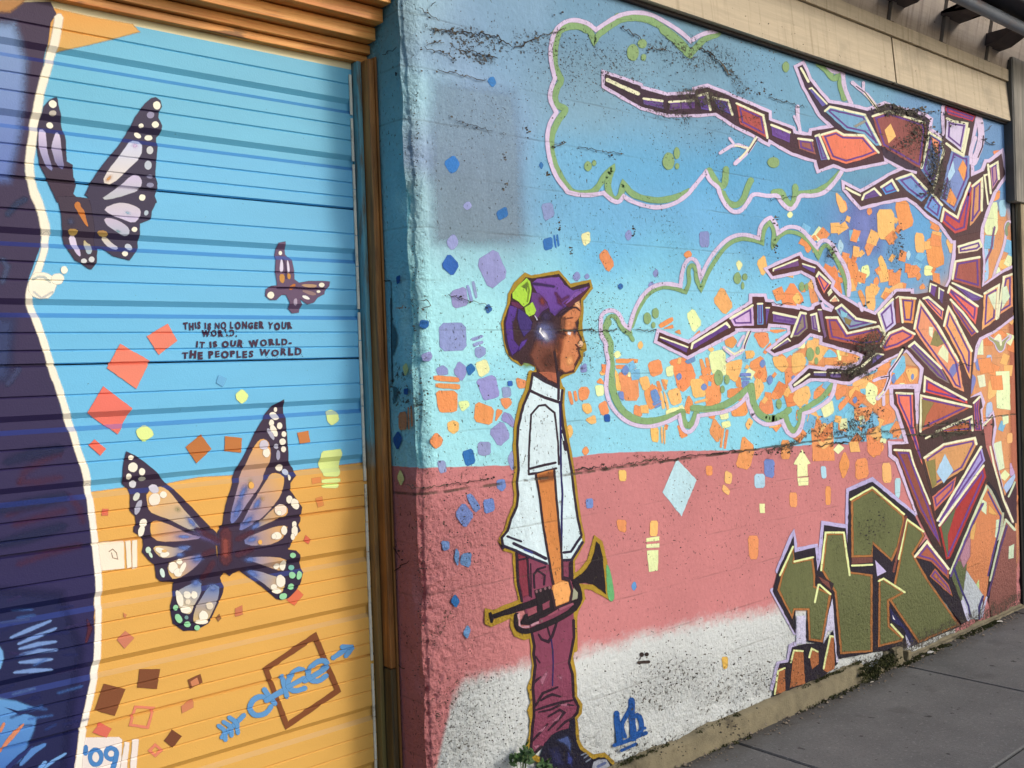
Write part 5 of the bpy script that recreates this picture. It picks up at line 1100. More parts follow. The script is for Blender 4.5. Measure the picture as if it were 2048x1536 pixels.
for P, hi in ((tr(N, '660,935 830,835 1082,1048 1088,1100 1040,1300 985,1420 845,1290 835,1380 665,1385'), [tr(N, '655,925 830,825 1085,1042')]),
              (tr(N, '1105,1085 1232,1175 1245,1218 1158,1358')+tr(Q, '1270,20 1528,392 1200,535 972,200')+tr(N, '1025,1500'), [tr(N, '1040,1400 1105,1080 1240,1180')]),
              (tr(N, '458,1195 603,1190 652,1500')+tr(Q, '830,-10 830,605 575,622 530,130')+tr(N, '425,1490'), [tr(N, '420,1490 456,1188 602,1188 648,1530')]),
              (tr(N, '100,1530 196,1305 206,1420 355,1392 372,1536')+tr(Q, '370,80 500,140 432,528 322,512 312,272 207,272 190,342 72,112'), [tr(N, '90,1530 196,1300'), tr(N, '205,1420 357,1385'), tr(Q, '370,210 400,60 495,145')]),
              (tr(Q, '882,22 922,22 1090,132 962,200 967,400 1074,490 1068,520 877,566'), [tr(Q, '880,40 920,20 1090,130'), tr(Q, '980,385 1075,490')])):
    q = Paint('block_face', BLK, 'wall', 6); q.fill(P, RIM, .8)
    cx = sum(a[0] for a in P)/len(P); cy = sum(a[1] for a in P)/len(P)
    Pi = P if area(P) > 0 else P[::-1]
    q.fill(offset(Pi, -5), OLV, 2.2)
    for h_ in hi: q.line(h_, 3.2, CRL, .8)
    q.done()
def gap(P, c, name='block_gap', lvl=7):
    q = Paint(name, BLK, 'wall', lvl); q.fill(P, c, .8); q.done()
for s, c in (('835,1290 985,1420 940,1500 850,1400 835,1385', DK), ('665,1390 830,1385 830,1425 665,1440', (110, 66, 60)), ('852,1410 940,1500 870,1535', (190, 180, 224))): gap(tr(N, s), c)
for s, w, c in (('665,1452 830,1445', 3, CRL), ('1100,1060 1000,1500', 4, (120, 66, 58))):
    q = Paint('block_line', BLK, 'wall', 7); q.line(tr(N, s), w, c, .8); q.done()
for s, c in (('509,182 545,640 560,680 545,690 520,430 470,440 440,540 480,300', (206, 204, 234)), ('227,318 293,316 297,540 222,540', (208, 206, 234)), ('965,250 1100,420 1180,540 1140,570 1085,420 990,360', (34, 34, 86)), ('1095,470 1140,555 1110,572', (200, 200, 230)), ('375,0 440,10 520,60 500,130 440,60 390,60', (44, 30, 40))): gap(tr(Q, s), c)
gap(tr(Q, '990,310 1010,350 995,340'), (220, 220, 236), lvl=8); gap(tr(Q, '400,5 480,50 500,110 430,50'), (118, 66, 62), lvl=8)
q = Paint('block_fingers', BLK, 'wall', 6); q.fill(tr(Q, '38,960 40,900 90,700 160,690 190,570 300,540 440,545 510,440 530,480 552,700 440,800 170,920'), DK, 1)
for s in ('55,945 85,740 130,735 132,925', '172,890 202,595 275,600 290,858', '330,650 355,580 395,600 400,700 350,740', '440,750 492,480 520,482 526,738 470,768'): q.fill(tr(Q, s), (172, 104, 62), 1)
for s in ('50,945 75,760 130,735', '178,690 202,595 275,600', '325,650 345,580 395,605', '440,740 492,480 520,484'): q.line(tr(Q, s), 3, CRL, .8)
q.done()
# scribbles
p = Paint('painted_tag', WALL, 'wall', 2, 'dark blue KB tag on the white foot of the wall')
KB = (24, 84, 164)
for s, w in (('1312,965 1318,1090 1345,1265', 11), ('1465,835 1450,930 1390,1030 1360,1090 1385,1180 1400,1210', 8), ('1468,830 1470,1000 1480,1100 1490,1230', 12), ('1490,1000 1540,985 1570,1060 1570,1150 1530,1190 1495,1180', 9), ('1285,1300 1400,1262 1510,1215 1620,1170', 7), ('1360,1355 1430,1325 1515,1285', 5), ('1600,1118 1608,1122', 5)):
    p.line(tr(lg, s), w, KB, 1.2, sm=1)
p.done()
p = Paint('painted_face', WALL, 'wall', 2, 'two dots and a dash drawn as a small face on the white'); p.oval(1283, 1309, 4, 4.3, (52, 40, 38)); p.oval(1293, 1308.6, 3.8, 3.8, (52, 40, 38)); p.line(tr(O, '1008,692 1095,686'), 5, (62, 50, 46), 1); p.line(tr(O, '1030,640 1020,670'), 1, (70, 60, 60), .6); p.done()

# ================================================================== painted child
BOY = Paint('painted_child', WALL, 'wall', 4, 'painted child in purple cap and white shirt holding a trumpet')
OLI = (170, 138, 42)
BOY.fill(tr(hd, '415,95 490,130 820,70 960,230 1200,180 1225,280 1110,430 1115,560 1100,700 1110,850 1145,960 1150,1020 1110,1050 1100,1150 1010,1290 890,1340 840,1370 870,1460 880,1560 430,1560 490,1290 540,1260 540,1220 420,1180 370,1210 260,1140 190,1040 160,900 130,700 210,430 215,350 290,210'), OLI, 1.6)
lpath = tr(sh, '345,20 315,175 262,290 225,470 213,640 225,860 212,960 225,1060 215,1150 165,1270 140,1370 92,1440 98,1500')+tr(tp, '250,170 310,235 450,270 448,420 465,660 520,900')
rpath = tr(sh, '620,160 610,290 632,480 665,660 700,860 725,1050 750,1250 785,1420')+tr(tp, '1310,150 1180,390 1180,640')
BOY.line(lpath, 9, OLI, 1.5); BOY.line(rpath, 8, OLI, 1.5)
BOY.line(tr(tp, '520,915 330,990 160,1060 90,1040 90,1180 140,1200 300,1130 420,1070 415,1220 460,1330 560,1370 660,1340 680,1500'), 10, OLI, 1.5)
BOY.line(tr(tp, '1190,600 1290,530 1400,390 1475,120 1530,160 1590,400 1615,840 1440,735 1290,720 1310,870 1230,1020 1205,1100 1210,1536'), 9, OLI, 1.5)
BOY.line(tr(lg, '425,130 450,270 445,350 462,470 452,600 410,700 445,850 415,940 440,1040 425,1200 395,1320 430,1410 520,1460 530,1600'), 10, OLI, 1.5)
BOY.line(tr(lg, '872,0 878,180 835,380 868,560 878,800 930,880 925,960 880,1020 900,1250 950,1340 1060,1420 1180,1400 1270,1480'), 8, OLI, 1.5)
BOY.fill(tr(tp, '1610,440 1645,480 1690,680 1712,860 1680,915 1640,880 1622,700'), (100, 176, 112), 2, sm=1)
BOY.oval(1052, 728, 16, 12, (132, 168, 104), 20, 9, .8)
BOY = BOY.done()
def bp(name, lvl, label=None): return Paint(name, BOY, 'wall', lvl, label)
DKH = (58, 34, 42)
p = bp('painted_head', 5)
p.fill(tr(hd, '425,150 500,165 820,110 960,275 1180,215 1195,265 1080,410 1085,560 1055,640 1045,780 1090,880 1110,960 1060,1010 1080,1090 1000,1270 870,1310 830,1340 830,1440 800,1536 480,1536 500,1290 560,1290 545,1215 460,1180 400,1170 370,1200 330,1150 280,1130 220,1080 170,900 160,680 240,450 250,350'), DKH, 1.2)
p.fill(tr(hd, '560,900 780,900 800,1150 840,1240 790,1310 600,1290 540,1200 480,1080'), (116, 66, 52), 8)
p.fill(tr(hd, '590,1290 700,1285 800,1300 790,1410 700,1370 620,1310'), (172, 96, 70), 2)
p.fill(tr(hd, '1060,435 1080,500 1080,600 1040,660 1010,690 1045,830 1085,930 1100,985 1060,990 1040,1020 1055,1090 1010,1180 1000,1250 900,1290 835,1240 795,1150 785,1000 805,890 850,840 920,850 870,770 850,700 870,610 960,530'), (212, 132, 86), 4)
p.fill(tr(hd, '800,850 880,860 860,1000 830,1240 790,1150'), (150, 82, 56), 7, .75)
for x, y, rx, ry in ((800, 960, 11, 26), (810, 1180, 8, 22), (850, 850, 14, 10), (870, 700, 9, 16), (700, 1150, 22, 24)): p.oval(980+x/6, 530+y/6, rx, ry, (92, 52, 44), 0, 5, .75)
p.oval(980+950/6, 530+1150/6, 13, 17, (244, 172, 110), 0, 5, .9); p.fill(tr(hd, '1000,440 1070,430 1075,520 1020,500'), (250, 190, 140), 3, .8); p.oval(980+1080*.1667, 530+945*.1667, 4, 5, (250, 204, 162), 0, 2)
p.fill(tr(hd, '840,640 900,620 880,800 850,800'), (120, 74, 54), 3, .8); p.oval(980+940/6, 530+705/6, 10, 9, (214, 140, 92), 0, 4, .8)
p.line(tr(hd, '865,600 920,545 985,510 1030,512 1068,545'), 3.4, DKH, .8, taper=.4)
p.line(tr(hd, '872,655 930,640 985,632'), 1.6, (110, 64, 50), 1.4, a=.8)
p.line(tr(hd, '880,792 960,785 1045,785'), 3, (36, 26, 40), .8); p.oval(980+1008/6, 530+795/6, 5.5, 12, (56, 54, 80), 0, 4, .95); p.fill(tr(hd, '930,800 965,808 955,842 925,828'), (226, 226, 232), .8)
p.line(tr(hd, '1020,955 1055,990 1045,1005'), 2.2, (90, 48, 42), .8); p.line(tr(hd, '1010,1195 1045,1150 1065,1120 1075,1090'), 2.6, (80, 44, 44), 1); p.line(tr(hd, '1030,1010 1065,1010'), 2, (90, 48, 42), .8)
p.line(tr(hd, '765,1040 785,1160 800,1300 812,1420'), 3.4, (48, 28, 38), 1.5); p.line(tr(hd, '840,1270 900,1300 1000,1280'), 2, (80, 44, 44), 1)
p.done()
p = bp('painted_cap', 6)
p.fill(tr(hd, '500,220 560,172 820,150 880,240 950,292 990,312 1165,262 1130,310 1000,420 900,500 770,605 720,560 680,440 560,330'), (118, 74, 166), 1.6, c2=(96, 60, 150))
p.fill(tr(hd, '880,460 1130,300 1175,250 1190,265 1080,405 940,510'), (86, 36, 60), 1.6); p.fill(tr(hd, '900,470 1130,300 1160,268 1010,330'), (130, 84, 172), 2)
p.fill(tr(hd, '500,330 580,340 650,420 700,510 620,560 560,640 530,590 540,540 520,480 480,450'), (96, 56, 126), 2.5); p.oval(980+620/6, 530+435/6, 9, 13, (124, 54, 54), -20, 4); p.fill(tr(hd, '780,350 850,430 870,500 800,460'), (96, 40, 84), 5, .8); p.line(tr(hd, '780,340 850,430 930,380'), 4, (98, 44, 92), 4, a=.6)
p.oval(980+660/6, 530+610/6, 17, 15, (60, 46, 84), 0, 5, .95); p.oval(980+860/6, 530+560/6, 22, 9, (62, 38, 60), -35, 5, .9)
p.fill(tr(hd, '230,490 320,490 295,620 260,700 275,900 355,1000 260,1088 220,1000 190,850 180,700'), (86, 54, 148), 3, c2=(76, 44, 130)); p.fill(tr(hd, '330,520 400,560 440,600 500,690 480,780 400,860 350,760 320,640'), (62, 46, 116), 3); p.fill(tr(hd, '375,920 440,890 400,960 330,1040 300,1060'), (84, 52, 146), 3); p.fill(tr(hd, '240,440 330,450 400,520 330,520 250,480'), (96, 40, 78), 3)
p.line(tr(hd, '510,225 600,235 760,260'), 3, (60, 40, 90), 3, a=.7); p.done()
p = bp('painted_headphone', 7)
p.oval(980+655/6, 530+815/6, 24, 27, (108, 114, 166), -35, 5, 1.0); p.oval(980+650/6, 530+800/6, 15, 19, (112, 118, 170), -35, 3, .9); p.oval(980+645/6, 530+840/6, 7, 16, (214, 216, 234), -35, 4, 1.0); p.line(tr(hd, '600,760 590,800 640,860'), 2, (240, 240, 246), 1); p.line(tr(hd, '530,610 550,640 556,660'), 1.5, (190, 190, 210), .8); p.done()
p = bp('painted_bow', 8)
p.fill(tr(hd, '430,160 470,200 485,280 480,350 455,450 400,500 340,440 265,395 262,340 330,250'), (172, 220, 66), 1.2); p.fill(tr(hd, '500,450 540,545 520,590 460,612 425,580 408,512 460,470'), (168, 214, 66), 1.2); p.fill(tr(hd, '370,260 440,200 440,330 420,290'), (104, 128, 48), 3, .85); p.line(tr(hd, '440,220 460,300 440,440'), 2, (120, 150, 40), 1.4); p.line(tr(hd, '400,505 470,465'), 2, (84, 100, 40), .8); p.done()
SHW = (212, 234, 242)
p = bp('painted_shirt', 6)
p.fill(tr(sh, '362,36 470,100 580,150 610,180 600,290 620,480 655,670 690,860 712,1050 740,1250 775,1415')+tr(tp, '1300,150 1160,375 1050,385 880,440 840,425 650,350 450,265 320,220 275,95')+tr(sh, '145,1370 175,1270 225,1160 232,1060 222,960 238,850 226,640 233,480 278,300 333,170'), SHW, 1)
INKB = (50, 36, 52)
for s, w in (('360,30 335,172 280,300 235,490 228,640 240,850 225,960 235,1060 225,1160 175,1270 145,1370 95,1430 108,1520', 4.2), ('612,170 600,290 618,480 655,670 690,860 712,1050 740,1250 775,1410', 4.2), ('362,36 470,100 580,152', 5), ('335,175 460,235 560,268 605,280', 5), ('578,20 580,150 578,250', 4.5), ('325,890 326,700 345,380 410,305 465,298 545,365 562,500 575,620 582,805', 3.2), ('335,842 450,812 555,790', 4), ('325,890 440,872 560,838', 4), ('605,520 615,560 640,680', 5.5), ('588,280 600,400 640,660', 3)):
    p.line(tr(sh, s), w, INKB, .8)
p.line(tr(sh, '590,280 596,500 600,860 612,1060 606,1250 604,1536'), 3.2, (36, 32, 96), .8)
p.line(tr(sh, '610,545 622,600'), 1.5, SHW, .5)
for s, w in (('340,80 420,110 520,145', 3.5), ('420,170 560,235 690,290 835,365', 5.5), ('300,205 450,262 640,350 845,430', 4.5), ('1060,288 1155,275 1230,160 1285,85', 4), ('1050,385 1165,380 1305,155', 4.5)): p.line(tr(tp, s), w, (44, 36, 62), .9)
p.line(tr(tp, '560,250 660,290'), 3, (60, 70, 150), 1.5, a=.7); p.done()
MAR = (132, 62, 88)
p = bp('painted_trousers', 5)
p.fill(tr(tp, '465,290 640,355 850,430 1050,390 1165,385 1170,640 1190,1080')+tr(lg, '862,60 865,180 828,370 815,440 850,560 860,800 910,900 900,960 820,1060 812,1130 700,1155 560,1285 450,1390 415,1330 440,1060 460,1000 440,880 440,700 460,560 455,330 440,170')+tr(tp, '660,1310 540,920 480,660'), MAR, 1)
p.fill(tr(tp, '470,300 600,340 610,620 640,830 540,860 490,640'), (140, 54, 72), 5, .8)
for s in ('430,140 455,270 447,350 465,470 450,600 440,700 452,850 450,1000 440,1070 418,1320 450,1390 530,1310', '862,0 866,180 828,375 815,440 850,560 862,800 910,895 900,960 825,1050'): p.line(tr(lg, s), 4.6, (44, 24, 40), 1)
p.line(tr(tp, '460,290 478,660 530,910'), 4.6, (44, 24, 40), 1); p.line(tr(tp, '1165,385 1170,640'), 5, (44, 24, 40), 1)
for s, w in (('470,885 500,830 540,760 695,695', 4.5), ('525,832 580,795 640,770 720,792', 5), ('450,940 600,890 740,850 850,830', 4.5), ('500,955 620,930 740,870 860,885', 3.5), ('425,1265 520,1160 592,1078', 4), ('600,1140 690,1050 765,960 720,930 600,1000', 4.5), ('690,1140 770,1060 860,1010', 4), ('445,660 480,620 520,590', 4), ('470,380 510,440', 4), ('500,150 530,200 600,225 640,165 690,10', 5), ('590,70 620,180', 3)): p.line(tr(lg, s), w, (46, 24, 42), 1, taper=.4)
p.line(tr(lg, '630,200 645,320 650,450 642,680'), 2.2, (40, 34, 92), .8)
for s in ('510,620 575,530 592,560 540,680', '700,590 740,580 735,620', '480,1160 580,1090 540,1160', '610,1080 740,960 700,1040', '440,1300 520,1290 470,1340', '700,880 800,860 790,900'): p.fill(tr(lg, s), (178, 112, 138), 3, .7)
for s, w in (('600,380 612,600 632,840', 3.4), ('480,382 610,355', 3), ('690,740 680,570 730,500 830,470', 3.2), ('720,510 820,580 810,700', 3.2), ('640,430 650,860', 1.6), ('1140,420 1140,620 1060,600', 3)): p.line(tr(tp, s), w, (44, 24, 44), 1)
p.done()
p = bp('painted_boot', 6)
p.fill(tr(lg, '560,1280 640,1190 700,1155 812,1125 830,1040 872,1020 888,1250 930,1345 1020,1415 1060,1445 1180,1425 1260,1500 1280,1600 560,1620 515,1440'), (26, 24, 46), 1.2)
p.fill(tr(lg, '690,1245 800,1200 835,1280 830,1360 800,1300'), (74, 92, 150), 4, .8); p.fill(tr(lg, '620,1340 700,1330 760,1500 650,1500'), (44, 46, 88), 10, .8); p.fill(tr(lg, '800,1360 850,1440 840,1510 800,1480'), (56, 66, 140), 4, .8)
p.fill(tr(lg, '1050,1480 1110,1445 1200,1450 1235,1510 1200,1560 1060,1545'), (160, 166, 182), 2); p.line(tr(lg, '1040,1536 1060,1460 1130,1430'), 3, (24, 22, 40), 1); p.line(tr(lg, '1110,1520 1190,1480'), 3, (96, 110, 160), 2)
for s in ('940,1400 990,1380', '970,1430 1010,1400', '990,1470 1035,1440'): p.line(tr(lg, s), 2, (120, 130, 150), 1)
p.done()
p = bp('painted_trumpet', 7, 'black painted trumpet held in the hand of the painted child')
BK = (32, 22, 32)
p.fill(tr(tp, '105,1060 130,1050 150,1080 400,985 720,870 735,960 450,1050 165,1130 150,1185 128,1180'), BK, 1); p.fill(tr(tp, '690,770 900,715 925,940 990,960 900,1050 760,1120 720,1210 500,1205 560,1080 720,1040 725,960'), BK, 1)
p.line(tr(tp, '465,1085 450,1200 500,1285 610,1298 800,1225 1000,1135 1180,1025 1272,900 1262,780 1205,660'), 10.5, BK, 1, sm=1); p.line(tr(tp, '560,1170 800,1095 1000,1000 1220,905'), 6, BK, 1)
p.fill(tr(tp, '1180,640 1250,590 1300,555 1370,480 1420,400 1460,270 1480,150 1520,185 1560,340 1585,620 1602,815 1550,770 1440,690 1340,670 1255,680'), BK, 1)
for s, c in (('595,1025 700,972 720,1048 610,1100', (150, 78, 92)), ('790,950 880,900 878,985 800,1020', (132, 64, 84)), ('860,1090 990,1010 980,1050 880,1100', (150, 78, 98)), ('1000,1000 1180,930 1190,955 1010,1030', (150, 84, 104)), ('640,1210 740,1165 745,1190 650,1230', (190, 140, 156)), ('470,1080 500,1060 500,1180 520,1240 490,1220', (206, 158, 168)), ('530,1235 620,1225 620,1245 530,1250', (190, 140, 156)), ('1190,745 1240,800 1235,870 1170,895', (164, 166, 140))): p.fill(tr(tp, s), c, .8)
for x, y in ((715, 785), (765, 770), (825, 745), (880, 735), (780, 1160)): p.oval(960+x*.15625, 1060+y*.15625, 2, 3, (130, 92, 100))
p.done()
p = bp('painted_arm', 8)
p.fill(tr(sh, '395,888 460,868 530,852 548,1000 562,1150 580,1300')+tr(tp, '985,0 1012,100 1035,380 1042,630 1130,648 1168,780 1140,925 1050,950 950,1000 905,770 930,690 890,440 860,250 822,0')+tr(sh, '438,1260 418,1080'), (206, 128, 66), 1, c2=(214, 138, 74))
p.fill(tr(tp, '930,705 1040,650 1130,665 1155,780 1130,905 1000,960 950,980 915,800'), (240, 168, 96), 4); p.fill(tr(sh, '405,900 530,870 540,930 420,960'), (150, 88, 48), 6, .8)
for P in (tr(sh, '385,895 420,1100 442,1290')+tr(tp, '850,250 885,440 930,690'), tr(sh, '543,860 560,1100 580,1300')+tr(tp, '1015,100 1040,380 1046,625 1130,648 1168,780 1140,925 950,1000'), tr(tp, '905,770 950,990')): p.line(P, 3.8, (52, 34, 44), .9)
p.done()

# ================================================================== painted tree
BRK = (82, 52, 56); BRD = (46, 34, 46)
T1 = tr(I, '740,595 1020,690 1030,712 1235,770 1465,755 1465,722 1560,700 1700,755 1760,782 2048,905')+tr(J, '0,965 190,1035 200,1075 345,1090 350,1050 530,1020 780,1080 905,1180 925,1290 620,1350 520,1310 405,1355 385,1280 195,1220 0,1110')+tr(I, '2040,1138 1960,1090 1780,1000 1630,900 1490,912 1240,910 1030,852 740,685')
T2 = tr(J, '235,540 272,520 325,640 475,825 640,852 790,890 850,872 930,840 1050,880 1250,930 1290,960 1270,1060 1250,1380 1100,1350 930,1260 900,1180 780,1080 530,1020 420,920 290,690')
T3 = tr(tt, '960,330 1130,430 1165,380 1160,200 1160,90 1190,30 1510,170 1480,300 1430,560 1450,760 1450,860 1600,790 1630,700 1660,700 1790,600 1830,830 1700,1020 1620,1230 1560,1420 1550,1560 1250,1560 1120,1370 980,1280 850,1150 740,1080 490,1120 230,1185 160,1110 55,990 50,945 220,1035 380,950 540,850 700,780 850,830 900,600')
T5 = tr(br, '590,200 910,60 930,95 1085,155 1240,330 1225,385 1320,480 1360,500 1560,620 1690,670 1600,760 1300,700 1240,640 1270,580 1160,500 1100,400 1070,280 930,205 640,265')
T6 = tr(K, '1175,1125 1410,1215 1730,1010 1920,890 1920,840 2010,840 2020,880')+tr(br, '620,540 630,575 920,615 920,600 1000,625 1060,610 1070,580 1125,555 1145,610 1240,640 1400,690 1690,670 1910,430 2048,430 2048,960 1990,990 1800,1080 1590,1080 1500,1040 1150,940 1150,880 1020,850 820,880 820,770 590,750 580,800 250,800')+tr(K, '1780,1110 1400,1310 1160,1190')
T7 = tr(br, '820,860 1020,850 900,960 655,1055 615,1025')
T8 = tr(br, '1590,1060 1530,1170 1480,1190 1380,1230 1200,1215 1180,1240 1010,1215 835,1380 850,1410 1020,1310 1200,1310 1340,1340 1420,1345 1790,1120 1800,1080')
T9 = tr(tm, '400,380 580,190 640,130 850,160 975,140 1000,0 1080,40 1160,80 1190,80 1230,0')+tr(ra, '320,700 325,480 560,430 590,600 600,760 585,1000 780,865 905,800 905,1290 720,1430 560,1510')+tr(tm, '1500,740 1480,900 1440,1320 1425,1350 890,1250 930,980 740,770 500,880 430,760')
T10 = tr(N, '1210,80 1230,0 1600,0 1612,112 1690,90 1712,185 1692,205 1712,375 1790,242 1805,300 1785,480 1850,740 1895,920 1970,1110 1965,1170 1890,1080 1870,1030 1760,800 1750,770 1450,1500 1420,1440 1310,1090 1320,1000 1290,900 1230,600 1200,520 1200,300')
T11 = tr(N, '1000,42 1165,42 1180,330 1235,640 1300,900 1340,1040 1330,1100 1290,970 1220,760 1150,570 1080,330 1040,205 1005,160')
T12 = tr(N, '990,488 1130,478 1300,960 1360,1150 1440,1420 1450,1510 1415,1536 1370,1400 1200,1060 1080,720 1040,600 990,560')
T13 = tr(N, '1155,1365 1265,1240 1450,1480')+tr(Q, '1480,60 1600,350 1550,385 1270,15')+tr(N, '1180,1460')
T14 = tr(rc, '918,30 940,20 945,440 910,430 860,300 826,165')
T15 = tr(rc, '830,405 920,500 940,530 940,1230 880,1260 820,1330 720,1400 690,1400 660,1230 680,900 760,650')
TREE = Paint('painted_tree', WALL, 'wall', 4, 'painted tree built of angular brown, red and lilac plates')
LVD = (216, 196, 230)
for P in (T1, T2, T3, T5, T6, T7, T8): TREE.line(P, 13, LVD, 1.3, closed=True)
TREE.line(tr(tm, '430,760 500,870 740,760 925,980 890,1250 870,1400 1200,-40')[:5], 12, LVD, 1.3)
TREE.line(tr(N, '980,30 1180,25 1195,300'), 11, LVD, 1.3); TREE.line(tr(N, '985,40 990,160 1030,210 1070,340 1110,480 975,475 975,570 1030,610 1190,1030'), 8, LVD, 1.3)
TREE.line(tr(ra, '225,1010 270,920 300,720 320,560 318,480 200,380 150,330'), 9, LVD, 1.3); TREE.line(tr(ra, '590,460 585,560 605,740 590,1000 780,855 900,790'), 7, LVD, 1.2); TREE.line(tr(ra, '905,1300 720,1440 570,1520')+tr(tm, '1510,760 1490,900'), 7, LVD, 1.2)
TREE.line(tr(rb, '480,600 570,550 605,640 575,720 590,900 700,750 720,900 690,1080 790,1520'), 6, LVD, 1.2)
# twigs
for o, s, w in ((I, '1955,1100 1890,1210 1780,1310', 9), (I, '1890,1190 1780,1150 1660,1225', 7), (I, '1770,1150 1735,1105', 5), (J, '880,880 800,770 740,720 670,660', 8), (J, '760,740 760,660', 6), (J, '255,1060 235,960 232,850', 8), (J, '245,1020 205,930', 5), (br, '400,830 350,960 330,1030 240,1085 140,1000', 9), (br, '240,1090 170,1135', 8), (br, '340,880 280,980', 6), (tm, '700,760 630,910 540,1030 545,1100 500,1230 410,1320', 9), (tm, '540,1070 440,1090 370,1120', 7), (tm, '480,1280 480,1390', 6), (tm, '210,260 240,340', 7), (tt, '1540,210 1570,350 1560,500 1480,700', 16), (tt, '1500,420 1450,560 1440,700', 9)):
    TREE.line(tr(o, s), w*.8, (220, 202, 232), 1.2, sm=1)
for o, s, w in ((I, '1950,1100 1900,1180 1820,1270', 3.4), (I, '1880,1185 1780,1165', 2.4), (J, '875,880 800,780 770,745', 3.2), (br, '395,840 345,965', 3.4), (br, '335,1020 245,1070 160,1005', 3), (tm, '690,770 620,910', 3), (tm, '480,1240 420,1310', 2.6), (J, '870,870 820,800', 3)):
    TREE.line(tr(o, s), w, (238, 236, 200), .8)
for o, s, w in ((tm, '720,770 640,890 540,1030 545,1090 490,1230', 1.8), (I, '1960,1110 1885,1225', 1.4), (br, '410,830 355,960 345,1010', 1.6), (J, '880,885 770,740 700,690', 1.2), (tt, '1590,400 1580,520 1530,640', 1.8), (tm, '540,1070 450,1085', 1.6)):
    TREE.line(tr(o, s), w, (70, 50, 70), .7)
TREE = TREE.done()
def bough(P, c=BRK, c2=None, dirn=(0, 1), lvl=5):
    q = Paint('painted_bough', TREE, 'wall', lvl); q.fill(P, c, 1.0, c2=c2, dirn=dirn); return q.done()
bough(T1, (60, 42, 62), (78, 46, 58), (1, 0)); bough(T2, (62, 44, 66)); bough(T3, (72, 50, 62), (84, 56, 60)); bough(T5, (86, 48, 50)); bough(T6, (80, 46, 48)); bough(T7, (74, 44, 46)); bough(T8, (62, 40, 44)); bough(T9, (88, 56, 58)); bough(T10, (84, 56, 56), (40, 30, 38)); bough(T11, (80, 50, 48)); bough(T12, (84, 50, 50), (44, 30, 36)); bough(T13, DK); bough(T14, (70, 42, 56)); bough(T15, (150, 92, 84), (132, 82, 76))
# trunk foot: orange, white and green between the roots
q = Paint('painted_root', TREE, 'wall', 6)
q.fill(tr(rc, '640,75 790,330 760,620 690,900 650,1190 610,1230 430,910 440,760 470,560 560,330'), (210, 132, 86), 1.5); q.fill(tr(rc, '430,930 600,1180 575,1420 470,1425 385,1235'), (190, 200, 210), 1.2); q.fill(tr(rc, '268,960 350,830 432,860 385,1200 375,1240'), (98, 108, 70), 1.2); q.fill(tr(rc, '360,800 420,640 470,560 465,780 400,900'), (176, 128, 148), 3); q.fill(tr(rc, '660,260 740,350 700,350 660,330'), (222, 170, 96), 2)
for s, c in (('590,200 635,230 630,350 585,310', (212, 228, 192)), ('735,410 782,400 770,615 725,580', (206, 226, 196)), ('866,682 916,660 910,796 862,806', (206, 226, 196)), ('530,1070 555,1020 560,1110', (190, 216, 150)), ('480,480 530,430 500,610 470,600', (222, 172, 100))): q.fill(tr(rc, s), c, 1)
for s, w, c in (('262,955 330,790 480,430 640,60', 4, (212, 222, 182)), ('268,985 360,760 500,430 600,240', 3, (92, 66, 140)), ('650,60 740,230 803,340 790,480 740,640', 4, (178, 184, 160)), ('650,120 720,260 780,370 760,520 700,760 650,980', 2.4, (84, 62, 132)), ('760,630 680,960 650,1200', 6, DK), ('830,410 770,620 670,1030', 2.6, (196, 210, 180)), ('842,470 780,680 700,1000 650,1180', 3, (84, 56, 110)), ('830,405 925,510', 4, (208, 220, 190)), ('650,30 720,120 805,320', 5, DK), ('300,900 380,1130 450,1290 470,1400', 3, (58, 50, 120)), ('390,1240 450,1430', 6, (206, 206, 236)), ('600,1190 560,1300 560,1420', 3.5, (60, 54, 120)), ('635,1200 600,1330 590,1400', 3, (200, 200, 230)), ('760,20 810,200 905,430', 4.5, (204, 184, 184)), ('860,170 900,80 925,20', 3, (206, 220, 190))):
    q.line(tr(rc, s), w, c, 1)
q.done()
# plates: first n points of each outline carry the cream highlight
CRM = (236, 236, 200)
def plate(o, s, n, c, pur=1, hw=4.0, extra=(), c2=None, P=None, iw=None):
    q = Paint('painted_plate', TREE, 'wall', 7); P = P or tr(o, s); c = tuple(max(0, min(255, v+random.randint(-7, 7))) for v in c)
    q.fill(P, c, .9, c2=c2)
    for (o2, s2, cc) in extra: q.fill(tr(o2, s2), cc, 1)
    A_ = abs(area(P)); per = sum(math.dist(P[i-1], P[i]) for i in range(len(P))); th = A_/per*2
    if pur and th > 7:
        Pi = P if area(P) > 0 else P[::-1]
        q.line(offset(Pi, -min(5.5, th*.34)), min(iw or 2.6, th*.22), (104, 64, 146), .8, closed=True)
    if n > 1: q.line(P[:n], min(hw, max(2.2, th*.42)), CRM, .7)
    return q.done()
def hiline(o, s, w=4.0):
    q = Paint('painted_highlight', TREE, 'wall', 8); q.line(tr(o, s), w, CRM, .7); return q.done()
hiline(I, '755,640 860,690 1005,752', 7); hiline(J, '258,548 318,655', 4.5); hiline(tt, '985,360 950,560 900,760', 4); hiline(tt, '1175,485 1245,540 1365,612 1395,470 1425,320', 4.2); hiline(tt, '1135,500 1150,560 1090,790 1035,985', 4)
hiline(N, '1255,435 1300,412', 3); hiline(br, '855,1385 1010,1272', 4); hiline(br, '1410,1255 1520,1205', 4); hiline(br, '1550,1190 1640,1110', 4); hiline(N, '1772,500 1800,640 1880,930 1955,1100', 3); hiline(tt, '60,980 130,1022 215,1062', 4); hiline(N, '1130,530 1160,640 1290,960', 3); hiline(tt, '1640,720 1670,1040', 4); hiline(tt, '1630,830 1600,840 1640,1160', 3)
